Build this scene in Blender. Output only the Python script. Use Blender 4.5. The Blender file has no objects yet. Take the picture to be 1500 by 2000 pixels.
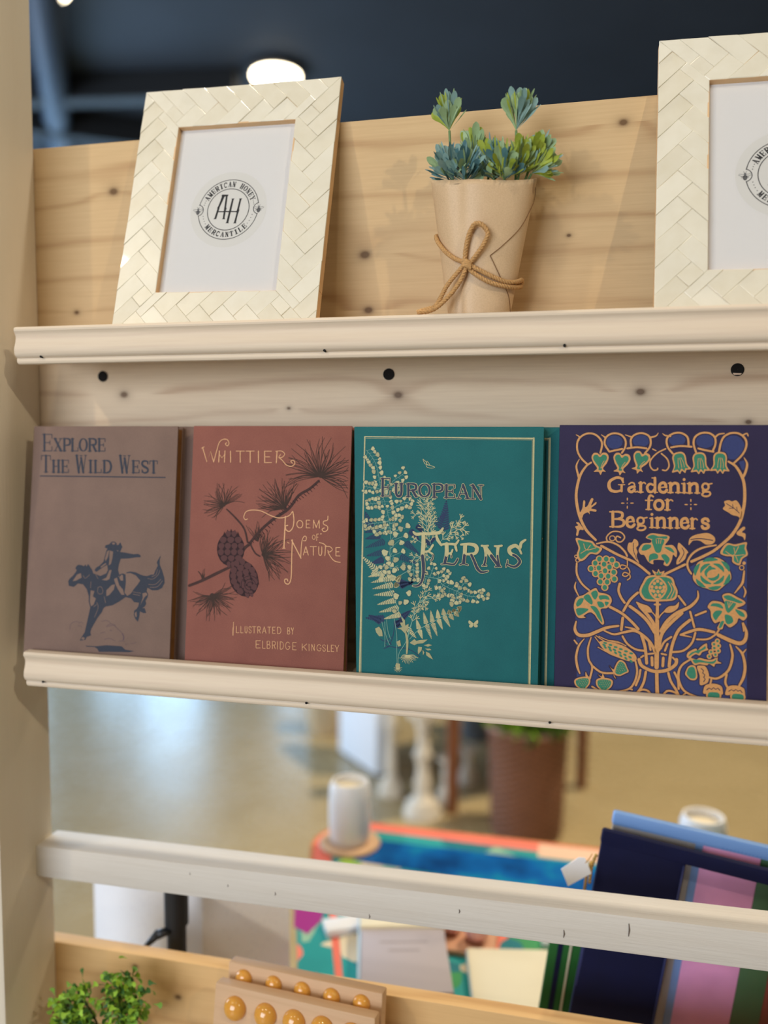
import bpy, bmesh, math, random
from mathutils import Vector, Matrix, Euler
rng = random.Random(11)
scene = bpy.context.scene
PI = math.pi

# ---------------------------------------------------------------- camera
def camera_axes(yaw, pitch, roll):
    cy, sy, cp, sp = math.cos(yaw), math.sin(yaw), math.cos(pitch), math.sin(pitch)
    fwd = Vector((sy * cp, cy * cp, sp)); right = Vector((cy, -sy, 0)); up = right.cross(fwd)
    return (math.cos(roll) * right + math.sin(roll) * up, -math.sin(roll) * right + math.cos(roll) * up, fwd)
r_, u_, f_ = camera_axes(math.radians(-13.0914), math.radians(-4.5715), math.radians(0.3383))
cd = bpy.data.cameras.new('camera'); cam = bpy.data.objects.new('camera', cd); scene.collection.objects.link(cam)
m = Matrix((r_, u_, -f_)).transposed().to_4x4(); m.translation = (0, 0, 1.45); cam.matrix_world = m
cd.sensor_fit = 'VERTICAL'; cd.sensor_height = 36; cd.lens = 28.8; cd.clip_start = .02
cd.dof.use_dof = True; cd.dof.focus_distance = .785; cd.dof.aperture_fstop = 1.8; cd.dof.aperture_blades = 0
scene.camera = cam

# ---------------------------------------------------------------- exposure, world, lights
scene.view_settings.view_transform = 'Standard'; scene.view_settings.look = 'None'
scene.view_settings.gamma = 1; scene.view_settings.use_curve_mapping = False
scene.view_settings.exposure = 0.0
world = bpy.data.worlds.new('World'); scene.world = world; world.use_nodes = True
world.node_tree.nodes['Background'].inputs[0].default_value = (.42, .55, .8, 1)
world.node_tree.nodes['Background'].inputs[1].default_value = .35

def lamp(name, kind, loc, target, power, color, **kw):
    ld = bpy.data.lights.new(name, kind); ld.energy = power; ld.color = color
    for k, v in kw.items(): setattr(ld, k, v)
    o = bpy.data.objects.new(name, ld); scene.collection.objects.link(o); o.location = loc
    o.rotation_euler = (Vector(target) - Vector(loc)).to_track_quat('-Z', 'Y').to_euler()
    return o
WARM = (1.0, .84, .60); SOFT = (1.0, .90, .74)
lamp('spot_light', 'SPOT', (1.75, -.95, 3.05), (-.15, .8, 1.4), 80, WARM, spot_size=1.0, spot_blend=.6, shadow_soft_size=.035)
lamp('spot_light', 'SPOT', (-1.75, -.75, 3.05), (-.2, .8, 1.45), 44, WARM, spot_size=1.0, spot_blend=.6, shadow_soft_size=.035)
lamp('spot_light', 'SPOT', (-.2, -.5, 3.2), (-.2, .85, 1.2), 20, SOFT, spot_size=1.1, spot_blend=.7, shadow_soft_size=.06)
lamp('spot_light', 'SPOT', (1.3, 3.6, 4.2), (.9, 3.2, 0), 800, WARM, spot_size=1.5, spot_blend=.8, shadow_soft_size=.12)
lamp('spot_light', 'SPOT', (-.2, 1.3, 4.2), (-.2, 1.5, .5), 200, SOFT, spot_size=.9, spot_blend=.8, shadow_soft_size=.1)
# daylight from the shop windows behind and to the left of the camera
lamp('window_daylight', 'AREA', (-2.0, -3.9, 1.9), (-.2, .8, 1.3), 200, (.85, .915, 1.0), shape='RECTANGLE', size=3.4, size_y=2.6)
lamp('window_daylight', 'AREA', (-6.6, 3.0, 1.9), (0, 3, .6), 330, (.62, .78, 1.0), shape='RECTANGLE', size=4.5, size_y=2.6)
# ---------------------------------------------------------------- materials
def lin(r, g, b):
    f = lambda c: (c / 255 / 12.92) if c <= 10 else ((c / 255 + .055) / 1.055) ** 2.4
    return (f(r), f(g), f(b), 1)
class NT:
    def __init__(s, name):
        s.m = bpy.data.materials.new(name); s.m.use_nodes = True; s.t = s.m.node_tree; s.b = s.t.nodes['Principled BSDF']
    def n(s, typ, **kw):
        o = s.t.nodes.new(typ)
        for k, v in kw.items():
            if k.startswith('i'): s.put(o.inputs[int(k[1:])], v)
            else: setattr(o, k, v)
        return o
    def put(s, sock, v):
        if isinstance(v, bpy.types.NodeSocket): s.t.links.new(v, sock)
        elif isinstance(v, bpy.types.Node): s.t.links.new(v.outputs[0], sock)
        else: sock.default_value = v
    def math(s, op, a, b=0.0, c=0.0): return s.n('ShaderNodeMath', operation=op, i0=a, i1=b, i2=c).outputs[0]
    def mix(s, f, a, b):
        o = s.n('ShaderNodeMix', data_type='RGBA'); s.put(o.inputs[0], f); s.put(o.inputs[6], a); s.put(o.inputs[7], b); return o.outputs[2]
    def coord(s, kind='Object', scale=(1, 1, 1)):
        t = s.n('ShaderNodeTexCoord'); mp = s.n('ShaderNodeMapping'); s.put(mp.inputs[0], t.outputs[kind]); mp.inputs[3].default_value = scale; return mp.outputs[0]
    def noise(s, vec, scale, detail=4, rough=.55):
        o = s.n('ShaderNodeTexNoise'); s.put(o.inputs['Vector'], vec); o.inputs['Scale'].default_value = scale; o.inputs['Detail'].default_value = detail; o.inputs['Roughness'].default_value = rough; return o.outputs[0]
    def bump(s, h, strength, dist=.001):
        o = s.n('ShaderNodeBump'); o.inputs['Strength'].default_value = strength; o.inputs['Distance'].default_value = dist; s.put(o.inputs['Height'], h); s.t.links.new(o.outputs[0], s.b.inputs['Normal'])
    def col(s, v): s.put(s.b.inputs['Base Color'], v)
def plain(name, c, rough=.5, var=0, vscale=40, bump=0, bscale=300, metal=0, coat=0, spec=.5, emit=0, sheen=0):
    n = NT(name); n.b.inputs['Roughness'].default_value = rough; n.b.inputs['Metallic'].default_value = metal; n.b.inputs['Coat Weight'].default_value = coat
    n.b.inputs['Specular IOR Level'].default_value = spec; n.b.inputs['Sheen Weight'].default_value = sheen
    if var:
        f = n.noise(n.coord(), vscale); d = tuple(max(0, x * (1 - var)) for x in c[:3]) + (1,); l = tuple(min(1, x * (1 + var)) for x in c[:3]) + (1,)
        n.col(n.mix(n.math('MULTIPLY_ADD', f, 2.2, -.6), d, l))
    else: n.col(c)
    if bump: n.bump(n.noise(n.coord(), bscale, 2), bump)
    if emit: n.b.inputs['Emission Color'].default_value = c; n.b.inputs['Emission Strength'].default_value = emit
    n.m.diffuse_color = c
    return n.m
def wood(name, light, dark, freq=34, knots=(), rough=.62, ring=.46, fine=.22, axis='x', warp=.03, bump=.25, blotch=None):
    n = NT(name); tc = n.n('ShaderNodeTexCoord'); sx = n.n('ShaderNodeSeparateXYZ'); n.put(sx.inputs[0], tc.outputs['Object'])
    X, Y, Z = (sx.outputs[0], sx.outputs[1], sx.outputs[2]) if axis == 'x' else (sx.outputs[2], sx.outputs[1], sx.outputs[0])
    st = n.n('ShaderNodeCombineXYZ'); n.put(st.inputs[0], n.math('MULTIPLY', X, .22)); n.put(st.inputs[1], Y); n.put(st.inputs[2], Z)
    w = n.noise(st.outputs[0], 9, 3)
    zz = n.math('ADD', Z, n.math('MULTIPLY_ADD', w, warp * 2, n.math('MULTIPLY', Y, .6)))
    kd = 0.0
    for kx, kz, r, a in knots:
        dx = n.math('MULTIPLY', n.math('SUBTRACT', X, kx), .42); dz = n.math('SUBTRACT', Z, kz)
        d2 = n.math('ADD', n.math('MULTIPLY', dx, dx), n.math('MULTIPLY', dz, dz))
        g = n.math('EXPONENT', n.math('DIVIDE', d2, -(r * 3.0) ** 2)); zz = n.math('ADD', zz, n.math('MULTIPLY', n.math('MULTIPLY', g, a), n.math('SIGN', dz)))
        dx2 = n.math('MULTIPLY', dx, 1.7); dd = n.math('ADD', n.math('MULTIPLY', dx2, dx2), n.math('MULTIPLY', dz, dz))
        kd = n.math('ADD', kd, n.math('EXPONENT', n.math('DIVIDE', dd, -(r * .62) ** 2)))
        kd = n.math('ADD', kd, n.math('MULTIPLY', n.math('EXPONENT', n.math('DIVIDE', dd, -(r * 1.5) ** 2)), .35))
    rg = n.math('SINE', n.math('MULTIPLY', zz, freq * 2 * PI))
    rg = n.math('POWER', n.math('MULTIPLY_ADD', rg, .5, .5), 9.0)
    rg = n.math('MULTIPLY', rg, n.math('MULTIPLY_ADD', n.noise(st.outputs[0], 14, 2), 2.4, -.5))
    s2 = n.n('ShaderNodeCombineXYZ'); n.put(s2.inputs[0], n.math('MULTIPLY', X, .03)); n.put(s2.inputs[1], Y); n.put(s2.inputs[2], Z)
    fn = n.noise(s2.outputs[0], 420, 3, .6)
    f = n.math('ADD', n.math('MULTIPLY', rg, ring), n.math('MULTIPLY_ADD', fn, fine * 2, -fine * .7))
    c = n.mix(n.math('MINIMUM', n.math('MAXIMUM', f, 0.0), 1.0), light, dark)
    if blotch: c = n.mix(n.math('MULTIPLY', n.noise(st.outputs[0], 22, 3), .8), c, blotch)
    if knots: c = n.mix(n.math('MINIMUM', kd, .92), c, tuple(x * .35 for x in dark[:3]) + (1,))
    n.col(c); n.b.inputs['Roughness'].default_value = rough; n.b.inputs['Specular IOR Level'].default_value = .35
    n.bump(fn, bump, .0006); n.m.diffuse_color = light
    return n.m
def cloth(name, c, dark, rough=.75, scale=3000, amt=.62):
    n = NT(name); tc = n.n('ShaderNodeTexCoord'); sx = n.n('ShaderNodeSeparateXYZ'); n.put(sx.inputs[0], tc.outputs['Object'])
    wv = n.math('MULTIPLY', n.math('SINE', n.math('MULTIPLY', sx.outputs[0], 9000)), n.math('SINE', n.math('MULTIPLY', sx.outputs[2], 9000)))
    a = n.noise(n.coord('Object', (1, 1, 4)), scale * .25, 2, .7); b = n.noise(n.coord('Object', (4, 1, 1)), scale * .25, 2, .7); big = n.noise(n.coord(), 26, 4)
    f = n.math('ADD', n.math('MULTIPLY_ADD', n.math('ADD', a, b), amt * 1.6, -amt * 1.2 + .2), n.math('MULTIPLY_ADD', big, .7, -.25))
    n.col(n.mix(n.math('MINIMUM', n.math('MAXIMUM', f, 0.0), 1.0), c, dark)); n.b.inputs['Roughness'].default_value = rough; n.b.inputs['Specular IOR Level'].default_value = .3
    n.bump(n.math('ADD', wv, n.math('ADD', a, b)), .25, .0004); n.m.diffuse_color = c
    return n.m
def glass(name, tint=(1, 1, 1, 1), gloss=.05, rough=.02):
    n = NT(name); t = n.t; out = t.nodes['Material Output']; tr = n.n('ShaderNodeBsdfTransparent'); tr.inputs[0].default_value = tint
    gl = n.n('ShaderNodeBsdfGlossy'); gl.inputs['Roughness'].default_value = rough; ge = n.n('ShaderNodeNewGeometry')
    dt = n.n('ShaderNodeVectorMath', operation='DOT_PRODUCT'); n.put(dt.inputs[0], ge.outputs['Normal']); n.put(dt.inputs[1], ge.outputs['Incoming'])
    c = n.math('SUBTRACT', 1.0, n.math('ABSOLUTE', dt.outputs['Value'])); fr = n.math('MULTIPLY_ADD', n.math('POWER', c, 5.0), 1 - gloss, gloss)
    mx = n.n('ShaderNodeMixShader'); n.put(mx.inputs[0], fr); t.links.new(tr.outputs[0], mx.inputs[1]); t.links.new(gl.outputs[0], mx.inputs[2]); t.links.new(mx.outputs[0], out.inputs['Surface'])
    return n.m
# ---------------------------------------------------------------- object helpers
COL = scene.collection
def mesh(name, verts, faces, mats, parent=None, idx=None, smooth=False):
    me = bpy.data.meshes.new(name); me.from_pydata([tuple(v) for v in verts], [], faces)
    for mt in (mats if isinstance(mats, (list, tuple)) else [mats]): me.materials.append(mt)
    if idx: me.polygons.foreach_set('material_index', idx)
    if smooth: me.polygons.foreach_set('use_smooth', [True] * len(faces))
    me.update(); o = bpy.data.objects.new(name, me); COL.objects.link(o)
    if parent is not None: o.parent = parent
    return o
class MB:
    """collects shapes into one mesh"""
    def __init__(s): s.v = []; s.f = []; s.i = []
    def add(s, v, f, mi=0):
        o = len(s.v); s.v += [Vector(p) for p in v]; s.f += [[k + o for k in q] for q in f]; s.i += [mi] * len(f)
    def bm(s, b, mi=0):
        b.verts.index_update(); s.add([v.co.copy() for v in b.verts], [[v.index for v in f.verts] for f in b.faces], mi); b.free()
    def box(s, a, b, bev=0, mi=0, M=None, seg=2):
        bm = bmesh.new(); bmesh.ops.create_cube(bm, size=1)
        c = (Vector(a) + Vector(b)) / 2; d = Vector(b) - Vector(a)
        for v in bm.verts: v.co = Vector((v.co.x * d.x, v.co.y * d.y, v.co.z * d.z)) + c
        if bev: bmesh.ops.bevel(bm, geom=list(bm.edges), offset=bev, segments=seg, profile=.5, affect='EDGES')
        if M is not None: bm.transform(M)
        s.bm(bm, mi)
    def hexa(s, p, bev=0, mi=0):
        """8 corners: bottom loop then top loop"""
        bm = bmesh.new(); vs = [bm.verts.new(q) for q in p]
        for q in ((3, 2, 1, 0), (4, 5, 6, 7), (0, 1, 5, 4), (1, 2, 6, 5), (2, 3, 7, 6), (3, 0, 4, 7)): bm.faces.new([vs[k] for k in q])
        bmesh.ops.recalc_face_normals(bm, faces=list(bm.faces))
        if bev: bmesh.ops.bevel(bm, geom=list(bm.edges), offset=bev, segments=2, profile=.5, affect='EDGES')
        s.bm(bm, mi)
    def prism_x(s, prof, x0, x1, mi=0):
        """profile of (y,z) swept along x"""
        n = len(prof); v = [(x0, y, z) for y, z in prof] + [(x1, y, z) for y, z in prof]
        f = [[k, (k + 1) % n, n + (k + 1) % n, n + k] for k in range(n)] + [list(range(n))[::-1], [n + k for k in range(n)]]
        s.add(v, f, mi)
    def prism(s, poly, n0, n1, mi=0):
        """polygon (x,z) extruded along y"""
        n = len(poly); v = [(x, n0, z) for x, z in poly] + [(x, n1, z) for x, z in poly]
        s.add(v, [[k, (k + 1) % n, n + (k + 1) % n, n + k] for k in range(n)] + [list(range(n)), [2 * n - 1 - k for k in range(n)]], mi)
    def tube(s, pts, r, seg=8, mi=0, cap=True):
        pts = [Vector(p) for p in pts]; n = len(pts); rs = r if isinstance(r, (list, tuple)) else [r] * n
        up = None; v = []
        for k in range(n):
            t = (pts[min(k + 1, n - 1)] - pts[max(k - 1, 0)]).normalized()
            if up is None: up = t.orthogonal().normalized()
            up = (up - t * up.dot(t)); up = up.normalized() if up.length > 1e-6 else t.orthogonal().normalized()
            w = t.cross(up)
            v += [pts[k] + (up * math.cos(2 * PI * j / seg) + w * math.sin(2 * PI * j / seg)) * rs[k] for j in range(seg)]
        f = [[k * seg + j, k * seg + (j + 1) % seg, (k + 1) * seg + (j + 1) % seg, (k + 1) * seg + j] for k in range(n - 1) for j in range(seg)]
        if cap: f += [list(range(seg))[::-1], [(n - 1) * seg + j for j in range(seg)]]
        s.add(v, f, mi)
    def lathe(s, prof, c=(0, 0, 0), seg=32, mi=0, sx=1, sy=1):
        n = len(prof); v = []
        for r, z in prof: v += [(c[0] + max(r, 1e-5) * sx * math.cos(2 * PI * j / seg), c[1] + max(r, 1e-5) * sy * math.sin(2 * PI * j / seg), c[2] + z) for j in range(seg)]
        f = [[k * seg + j, k * seg + (j + 1) % seg, (k + 1) * seg + (j + 1) % seg, (k + 1) * seg + j] for k in range(n - 1) for j in range(seg)]
        s.add(v, f, mi)
    def build(s, name, mats, parent=None, smooth=False, off=None, auto=None):
        v = s.v if off is None else [p - Vector(off) for p in s.v]
        o = mesh(name, v, s.f, mats, parent, s.i, smooth)
        if auto:
            o.data.polygons.foreach_set('use_smooth', [True] * len(s.f)); o.data.set_sharp_from_angle(angle=math.radians(auto))
        return o
def tag(o, label, cat, group=None):
    o['label'] = label; o['category'] = cat
    if group: o['group'] = group
    return o
def empty(name, loc, label=None, cat=None, group=None, rot=(0, 0, 0)):
    o = bpy.data.objects.new(name, None); COL.objects.link(o); o.location = loc; o.rotation_euler = rot; o.empty_display_size = .05
    if label: tag(o, label, cat, group)
    return o
def struct(o, label, cat):
    o['kind'] = 'structure'; o['label'] = label; o['category'] = cat; return o
def copy_tree(o, parent=None):
    c = o.copy(); COL.objects.link(c)
    if parent is not None: c.parent = parent
    for ch in list(o.children): copy_tree(ch, c)
    return c
def smooth_path(pts, n=8):
    P = [Vector(p) for p in pts]; out = []
    for i in range(len(P) - 1):
        p0, p1, p2, p3 = P[max(i - 1, 0)], P[i], P[i + 1], P[min(i + 2, len(P) - 1)]
        for k in range(n):
            t = k / n; out.append(.5 * ((2 * p1) + (p2 - p0) * t + (2 * p0 - 5 * p1 + 4 * p2 - p3) * t * t + (3 * p1 - p0 - 3 * p2 + p3) * t ** 3))
    return out + [P[-1]]

# ---------------------------------------------------------------- printed cover art (tenths of a millimetre on the cover)
# each line: colour, kind (0 smooth line, 1 line, 2 polygon, 3 smooth polygon, 4 ellipse, 5 fan leaf, 6 fern frond), width, then x y steps
def art_mesh(name, text, order, mats, parent, y0, unit=1e-4, step=2.5e-5, seq=0, edge=None):
    mb = MB(); sub = [0.0]
    def put(poly, lay):
        y = y0 - order[lay][0] * step - sub[0]
        if sum(poly[k][0] * poly[(k + 1) % len(poly)][1] - poly[(k + 1) % len(poly)][0] * poly[k][1] for k in range(len(poly))) < 0: poly = poly[::-1]
        mb.add([(p[0] * unit, y, p[1] * unit) for p in poly], [list(range(len(poly)))], order[lay][1])
    def ribbon(pts, ws, lay):
        y = y0 - order[lay][0] * step - sub[0]; L = []; Rr = []; n = len(pts)
        if n < 2: return
        for k in range(n):
            a, b = pts[max(k - 1, 0)], pts[min(k + 1, n - 1)]; d = Vector((b[0] - a[0], b[1] - a[1]))
            d = d.normalized() if d.length > 1e-6 else Vector((1, 0)); q = Vector((-d.y, d.x)) * (ws[k] / 2); p = Vector((pts[k][0], pts[k][1]))
            L.append(p + q); Rr.append(p - q)
        v = [(p.x * unit, y, p.y * unit) for p in L] + [(p.x * unit, y, p.y * unit) for p in Rr]
        mb.add(v, [[n + k, n + k + 1, k + 1, k] for k in range(n - 1)], order[lay][1])
        for e in (0, n - 1):
            sub[0] += 1.1e-6
            if ws[e] > 5: put([(pts[e][0] + ws[e] / 2 * math.cos(t * PI / 4), pts[e][1] + ws[e] / 2 * math.sin(t * PI / 4)) for t in range(8)], lay)
    def ell(x, y, a, b, ang, n, lay):
        c, s = math.cos(ang), math.sin(ang); put([(x + a * math.cos(t) * c - b * math.sin(t) * s, y + a * math.cos(t) * s + b * math.sin(t) * c) for t in [2 * PI * k / n for k in range(n)]], lay)
    for i_, ln in enumerate(text.split('\n')):
        sub[0] = i_ * seq if seq else (i_ % 7) * 3.2e-6
        lay, kind, ws, *nums = ln.split(); kind = int(kind); w = [float(q) for q in ws.split(',')]; nums = [int(q) for q in nums]
        if kind == 4: ell(nums[0], nums[1], nums[2], nums[3], math.radians(nums[4]), int(w[0]), lay); continue
        if kind == 5:
            x, y, r, an = nums; an = math.radians(an)
            def fan(q_, l_):
                rr = r * q_; put([(x - .8 * rr * math.cos(an), y - .8 * rr * math.sin(an))] + [(x + rr * (-.05 + .8 * q) * math.cos(an) - rr * .85 * p * math.sin(an), y + rr * (-.05 + .8 * q) * math.sin(an) + rr * .85 * p * math.cos(an)) for p, q in ((-.92, -.05), (-.98, .45), (-.62, .86), (-.22, .82), (0, 1.06), (.22, .82), (.62, .86), (.98, .45), (.92, -.05))], l_)
            if edge: fan(1.0, edge); sub[0] += seq * .5
            fan(.80, lay); continue
        if kind == 6:
            bx, by, tx, ty, pl, pw = nums; n = int(w[0]); an = math.atan2(ty - by, tx - bx); ribbon([(bx, by), (tx, ty)], [4, 3], lay)
            for k in range(n):
                u = (k + .3) / n; l = pl * (1 - u) ** .7; x, y = bx + (tx - bx) * u, by + (ty - by) * u
                for sd in (1.05, -1.05): ell(x + l * .5 * math.cos(an + sd), y + l * .5 * math.sin(an + sd), l * .55, pw * .5, an + sd, 6, lay)
            continue
        pts = []; x = y = 0
        for k in range(0, len(nums), 2): x += nums[k]; y += nums[k + 1]; pts.append((x, y))
        if kind in (0, 3) and len(pts) > 2:
            q = pts + ([pts[0]] if kind == 3 else []); n = 5
            if kind == 3:
                ext = [pts[-1]] + pts + [pts[0], pts[1]]; sm = smooth_path([(a, b, 0) for a, b in ext], n)[n:-n - 0]; sm = sm[:len(pts) * n]
            else: sm = smooth_path([(a, b, 0) for a, b in q], n)
            if kind == 0 and len(w) > 1: w = [w[min(int(k / n * (len(w) - 1) / (len(pts) - 1)), len(w) - 1)] * (1 - (k / n * (len(w) - 1) / (len(pts) - 1)) % 1) + w[min(int(k / n * (len(w) - 1) / (len(pts) - 1)) + 1, len(w) - 1)] * ((k / n * (len(w) - 1) / (len(pts) - 1)) % 1) for k in range(len(sm))]
            pts = [(p.x, p.y) for p in sm]
        if kind >= 2: put(pts, lay)
        else:
            if len(w) == 1: w = w * len(pts)
            elif len(w) != len(pts): w = [w[min(round(k * (len(w) - 1) / max(1, len(pts) - 1)), len(w) - 1)] for k in range(len(pts))]
            ribbon(pts, w, lay)
    # n-gons may be concave: let bmesh triangulate them safely
    o = mb.build(name, mats, parent)
    b = bmesh.new(); b.from_mesh(o.data); bmesh.ops.triangulate(b, faces=[f for f in b.faces if len(f.verts) > 4], ngon_method='EAR_CLIP'); b.to_mesh(o.data); b.free()
    return o
ART = {}
ART['explore_title'] = """ink 1 25 152 2409 9 -180
ink 1 9 152 2409 93 0
ink 1 9 161 2229 92 0
ink 1 9 157 2319 67 0
ink 1 9 128 2409 24 0
ink 1 9 136 2229 25 0
ink 1 9 245 2409 2 -43
ink 1 9 253 2229 -2 47
ink 1 9 223 2341 2 -44
ink 1 25 284 2363 81 -133
ink 1 9 356 2363 -64 -133
ink 1 9 269 2363 38 0
ink 1 9 336 2363 37 0
ink 1 9 275 2230 38 0
ink 1 9 342 2230 37 0
ink 1 25 399 2363 6 -133
ink 0 9,17,23,25,23,17,9 399 2363 37 0 27 -10 7 -25 -5 -26 -26 -10 -37 0
ink 1 9 380 2363 19 0
ink 1 9 386 2230 39 1
ink 1 25 498 2362 6 -132
ink 1 9 504 2230 67 0
ink 1 9 481 2362 37 0
ink 1 9 487 2230 17 0
ink 1 9 571 2230 -2 37
ink 0 9,15,20,24,25,24,20,15,9,15,20,24,25,24,20,15,9 629 2363 17 -5 15 -14 10 -22 4 -25 -2 -25 -8 -22 -14 -14 -16 -5 -17 5 -15 14 -10 21 -5 26 3 25 8 21 14 15 16 5
ink 1 25 707 2363 6 -133
ink 0 9,17,23,25,23,17,9 707 2363 38 0 29 -10 8 -23 -6 -25 -28 -8 -38 0
ink 1 25 748 2297 36 -66
ink 1 9 686 2363 21 0
ink 1 9 692 2230 42 0
ink 1 9 775 2231 24 0
ink 1 25 820 2363 6 -132
ink 1 9 820 2363 70 1
ink 1 9 826 2231 69 0
ink 1 9 823 2297 51 0
ink 1 9 801 2363 19 0
ink 1 9 807 2231 19 0
ink 1 9 890 2364 1 -32
ink 1 9 895 2231 -1 35
ink 1 9 873 2313 2 -31
ink 1 25 182 2178 8 -180
ink 1 9 127 2177 110 1
ink 1 9 166 1998 48 1
ink 1 9 127 2177 2 -45
ink 1 9 237 2178 2 -45
ink 1 25 278 2127 6 -130
ink 1 25 339 2128 6 -130
ink 1 9 281 2062 61 1
ink 1 9 258 2127 39 0
ink 1 9 264 1997 39 0
ink 1 9 320 2128 38 0
ink 1 9 326 1997 38 1
ink 1 25 390 2128 6 -131
ink 1 9 390 2128 71 1
ink 1 9 396 1997 71 1
ink 1 9 393 2063 52 0
ink 1 9 371 2128 19 0
ink 1 9 377 1997 19 0
ink 1 9 461 2129 1 -31
ink 1 9 467 1998 -2 34
ink 1 9 444 2079 1 -31
ink 1 25 556 2183 35 -185
ink 1 9 591 1998 20 158
ink 1 25 611 2156 34 -157
ink 1 9 645 1999 21 185
ink 1 9 543 2183 33 0
ink 1 9 597 2180 26 0
ink 1 9 650 2184 27 0
ink 1 25 726 2130 6 -130
ink 1 9 704 2130 44 0
ink 1 9 710 2000 44 0
ink 1 25 785 2130 6 -130
ink 1 9 791 2000 69 1
ink 1 9 767 2129 39 1
ink 1 9 772 1999 19 1
ink 1 9 860 2001 -1 36
ink 1 25 891 2129 6 -128
ink 0 9,17,23,25,23,17,9 891 2129 33 1 33 -15 17 -49 -13 -49 -32 -16 -32 0
ink 1 9 869 2129 22 0
ink 1 9 875 2001 22 0
ink 1 25 1077 2185 33 -182
ink 1 9 1110 2003 20 155
ink 1 25 1130 2158 32 -155
ink 1 9 1162 2003 21 183
ink 1 9 1064 2185 32 0
ink 1 9 1116 2182 26 0
ink 1 9 1168 2186 26 0
ink 1 25 1233 2131 6 -127
ink 1 9 1233 2131 68 1
ink 1 9 1239 2004 68 1
ink 1 9 1236 2068 50 0
ink 1 9 1215 2131 18 0
ink 1 9 1221 2004 18 0
ink 1 9 1301 2132 2 -30
ink 1 9 1307 2005 -2 33
ink 1 9 1285 2084 2 -31
ink 0 9,14,18,21,23,25,25,23,21,18,14,9 1402 2100 -8 24 -25 7 -26 -9 -6 -25 17 -22 26 -12 24 -17 -1 -28 -25 -13 -26 6 -12 25
ink 1 9 1404 2129 1 -31
ink 1 9 1338 2039 1 -32
ink 1 25 1468 2131 6 -126
ink 1 9 1425 2131 87 1
ink 1 9 1455 2005 38 0
ink 1 9 1425 2131 1 -32
ink 1 9 1512 2132 1 -32
ink 1 12 121 1955 1488 5"""
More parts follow.
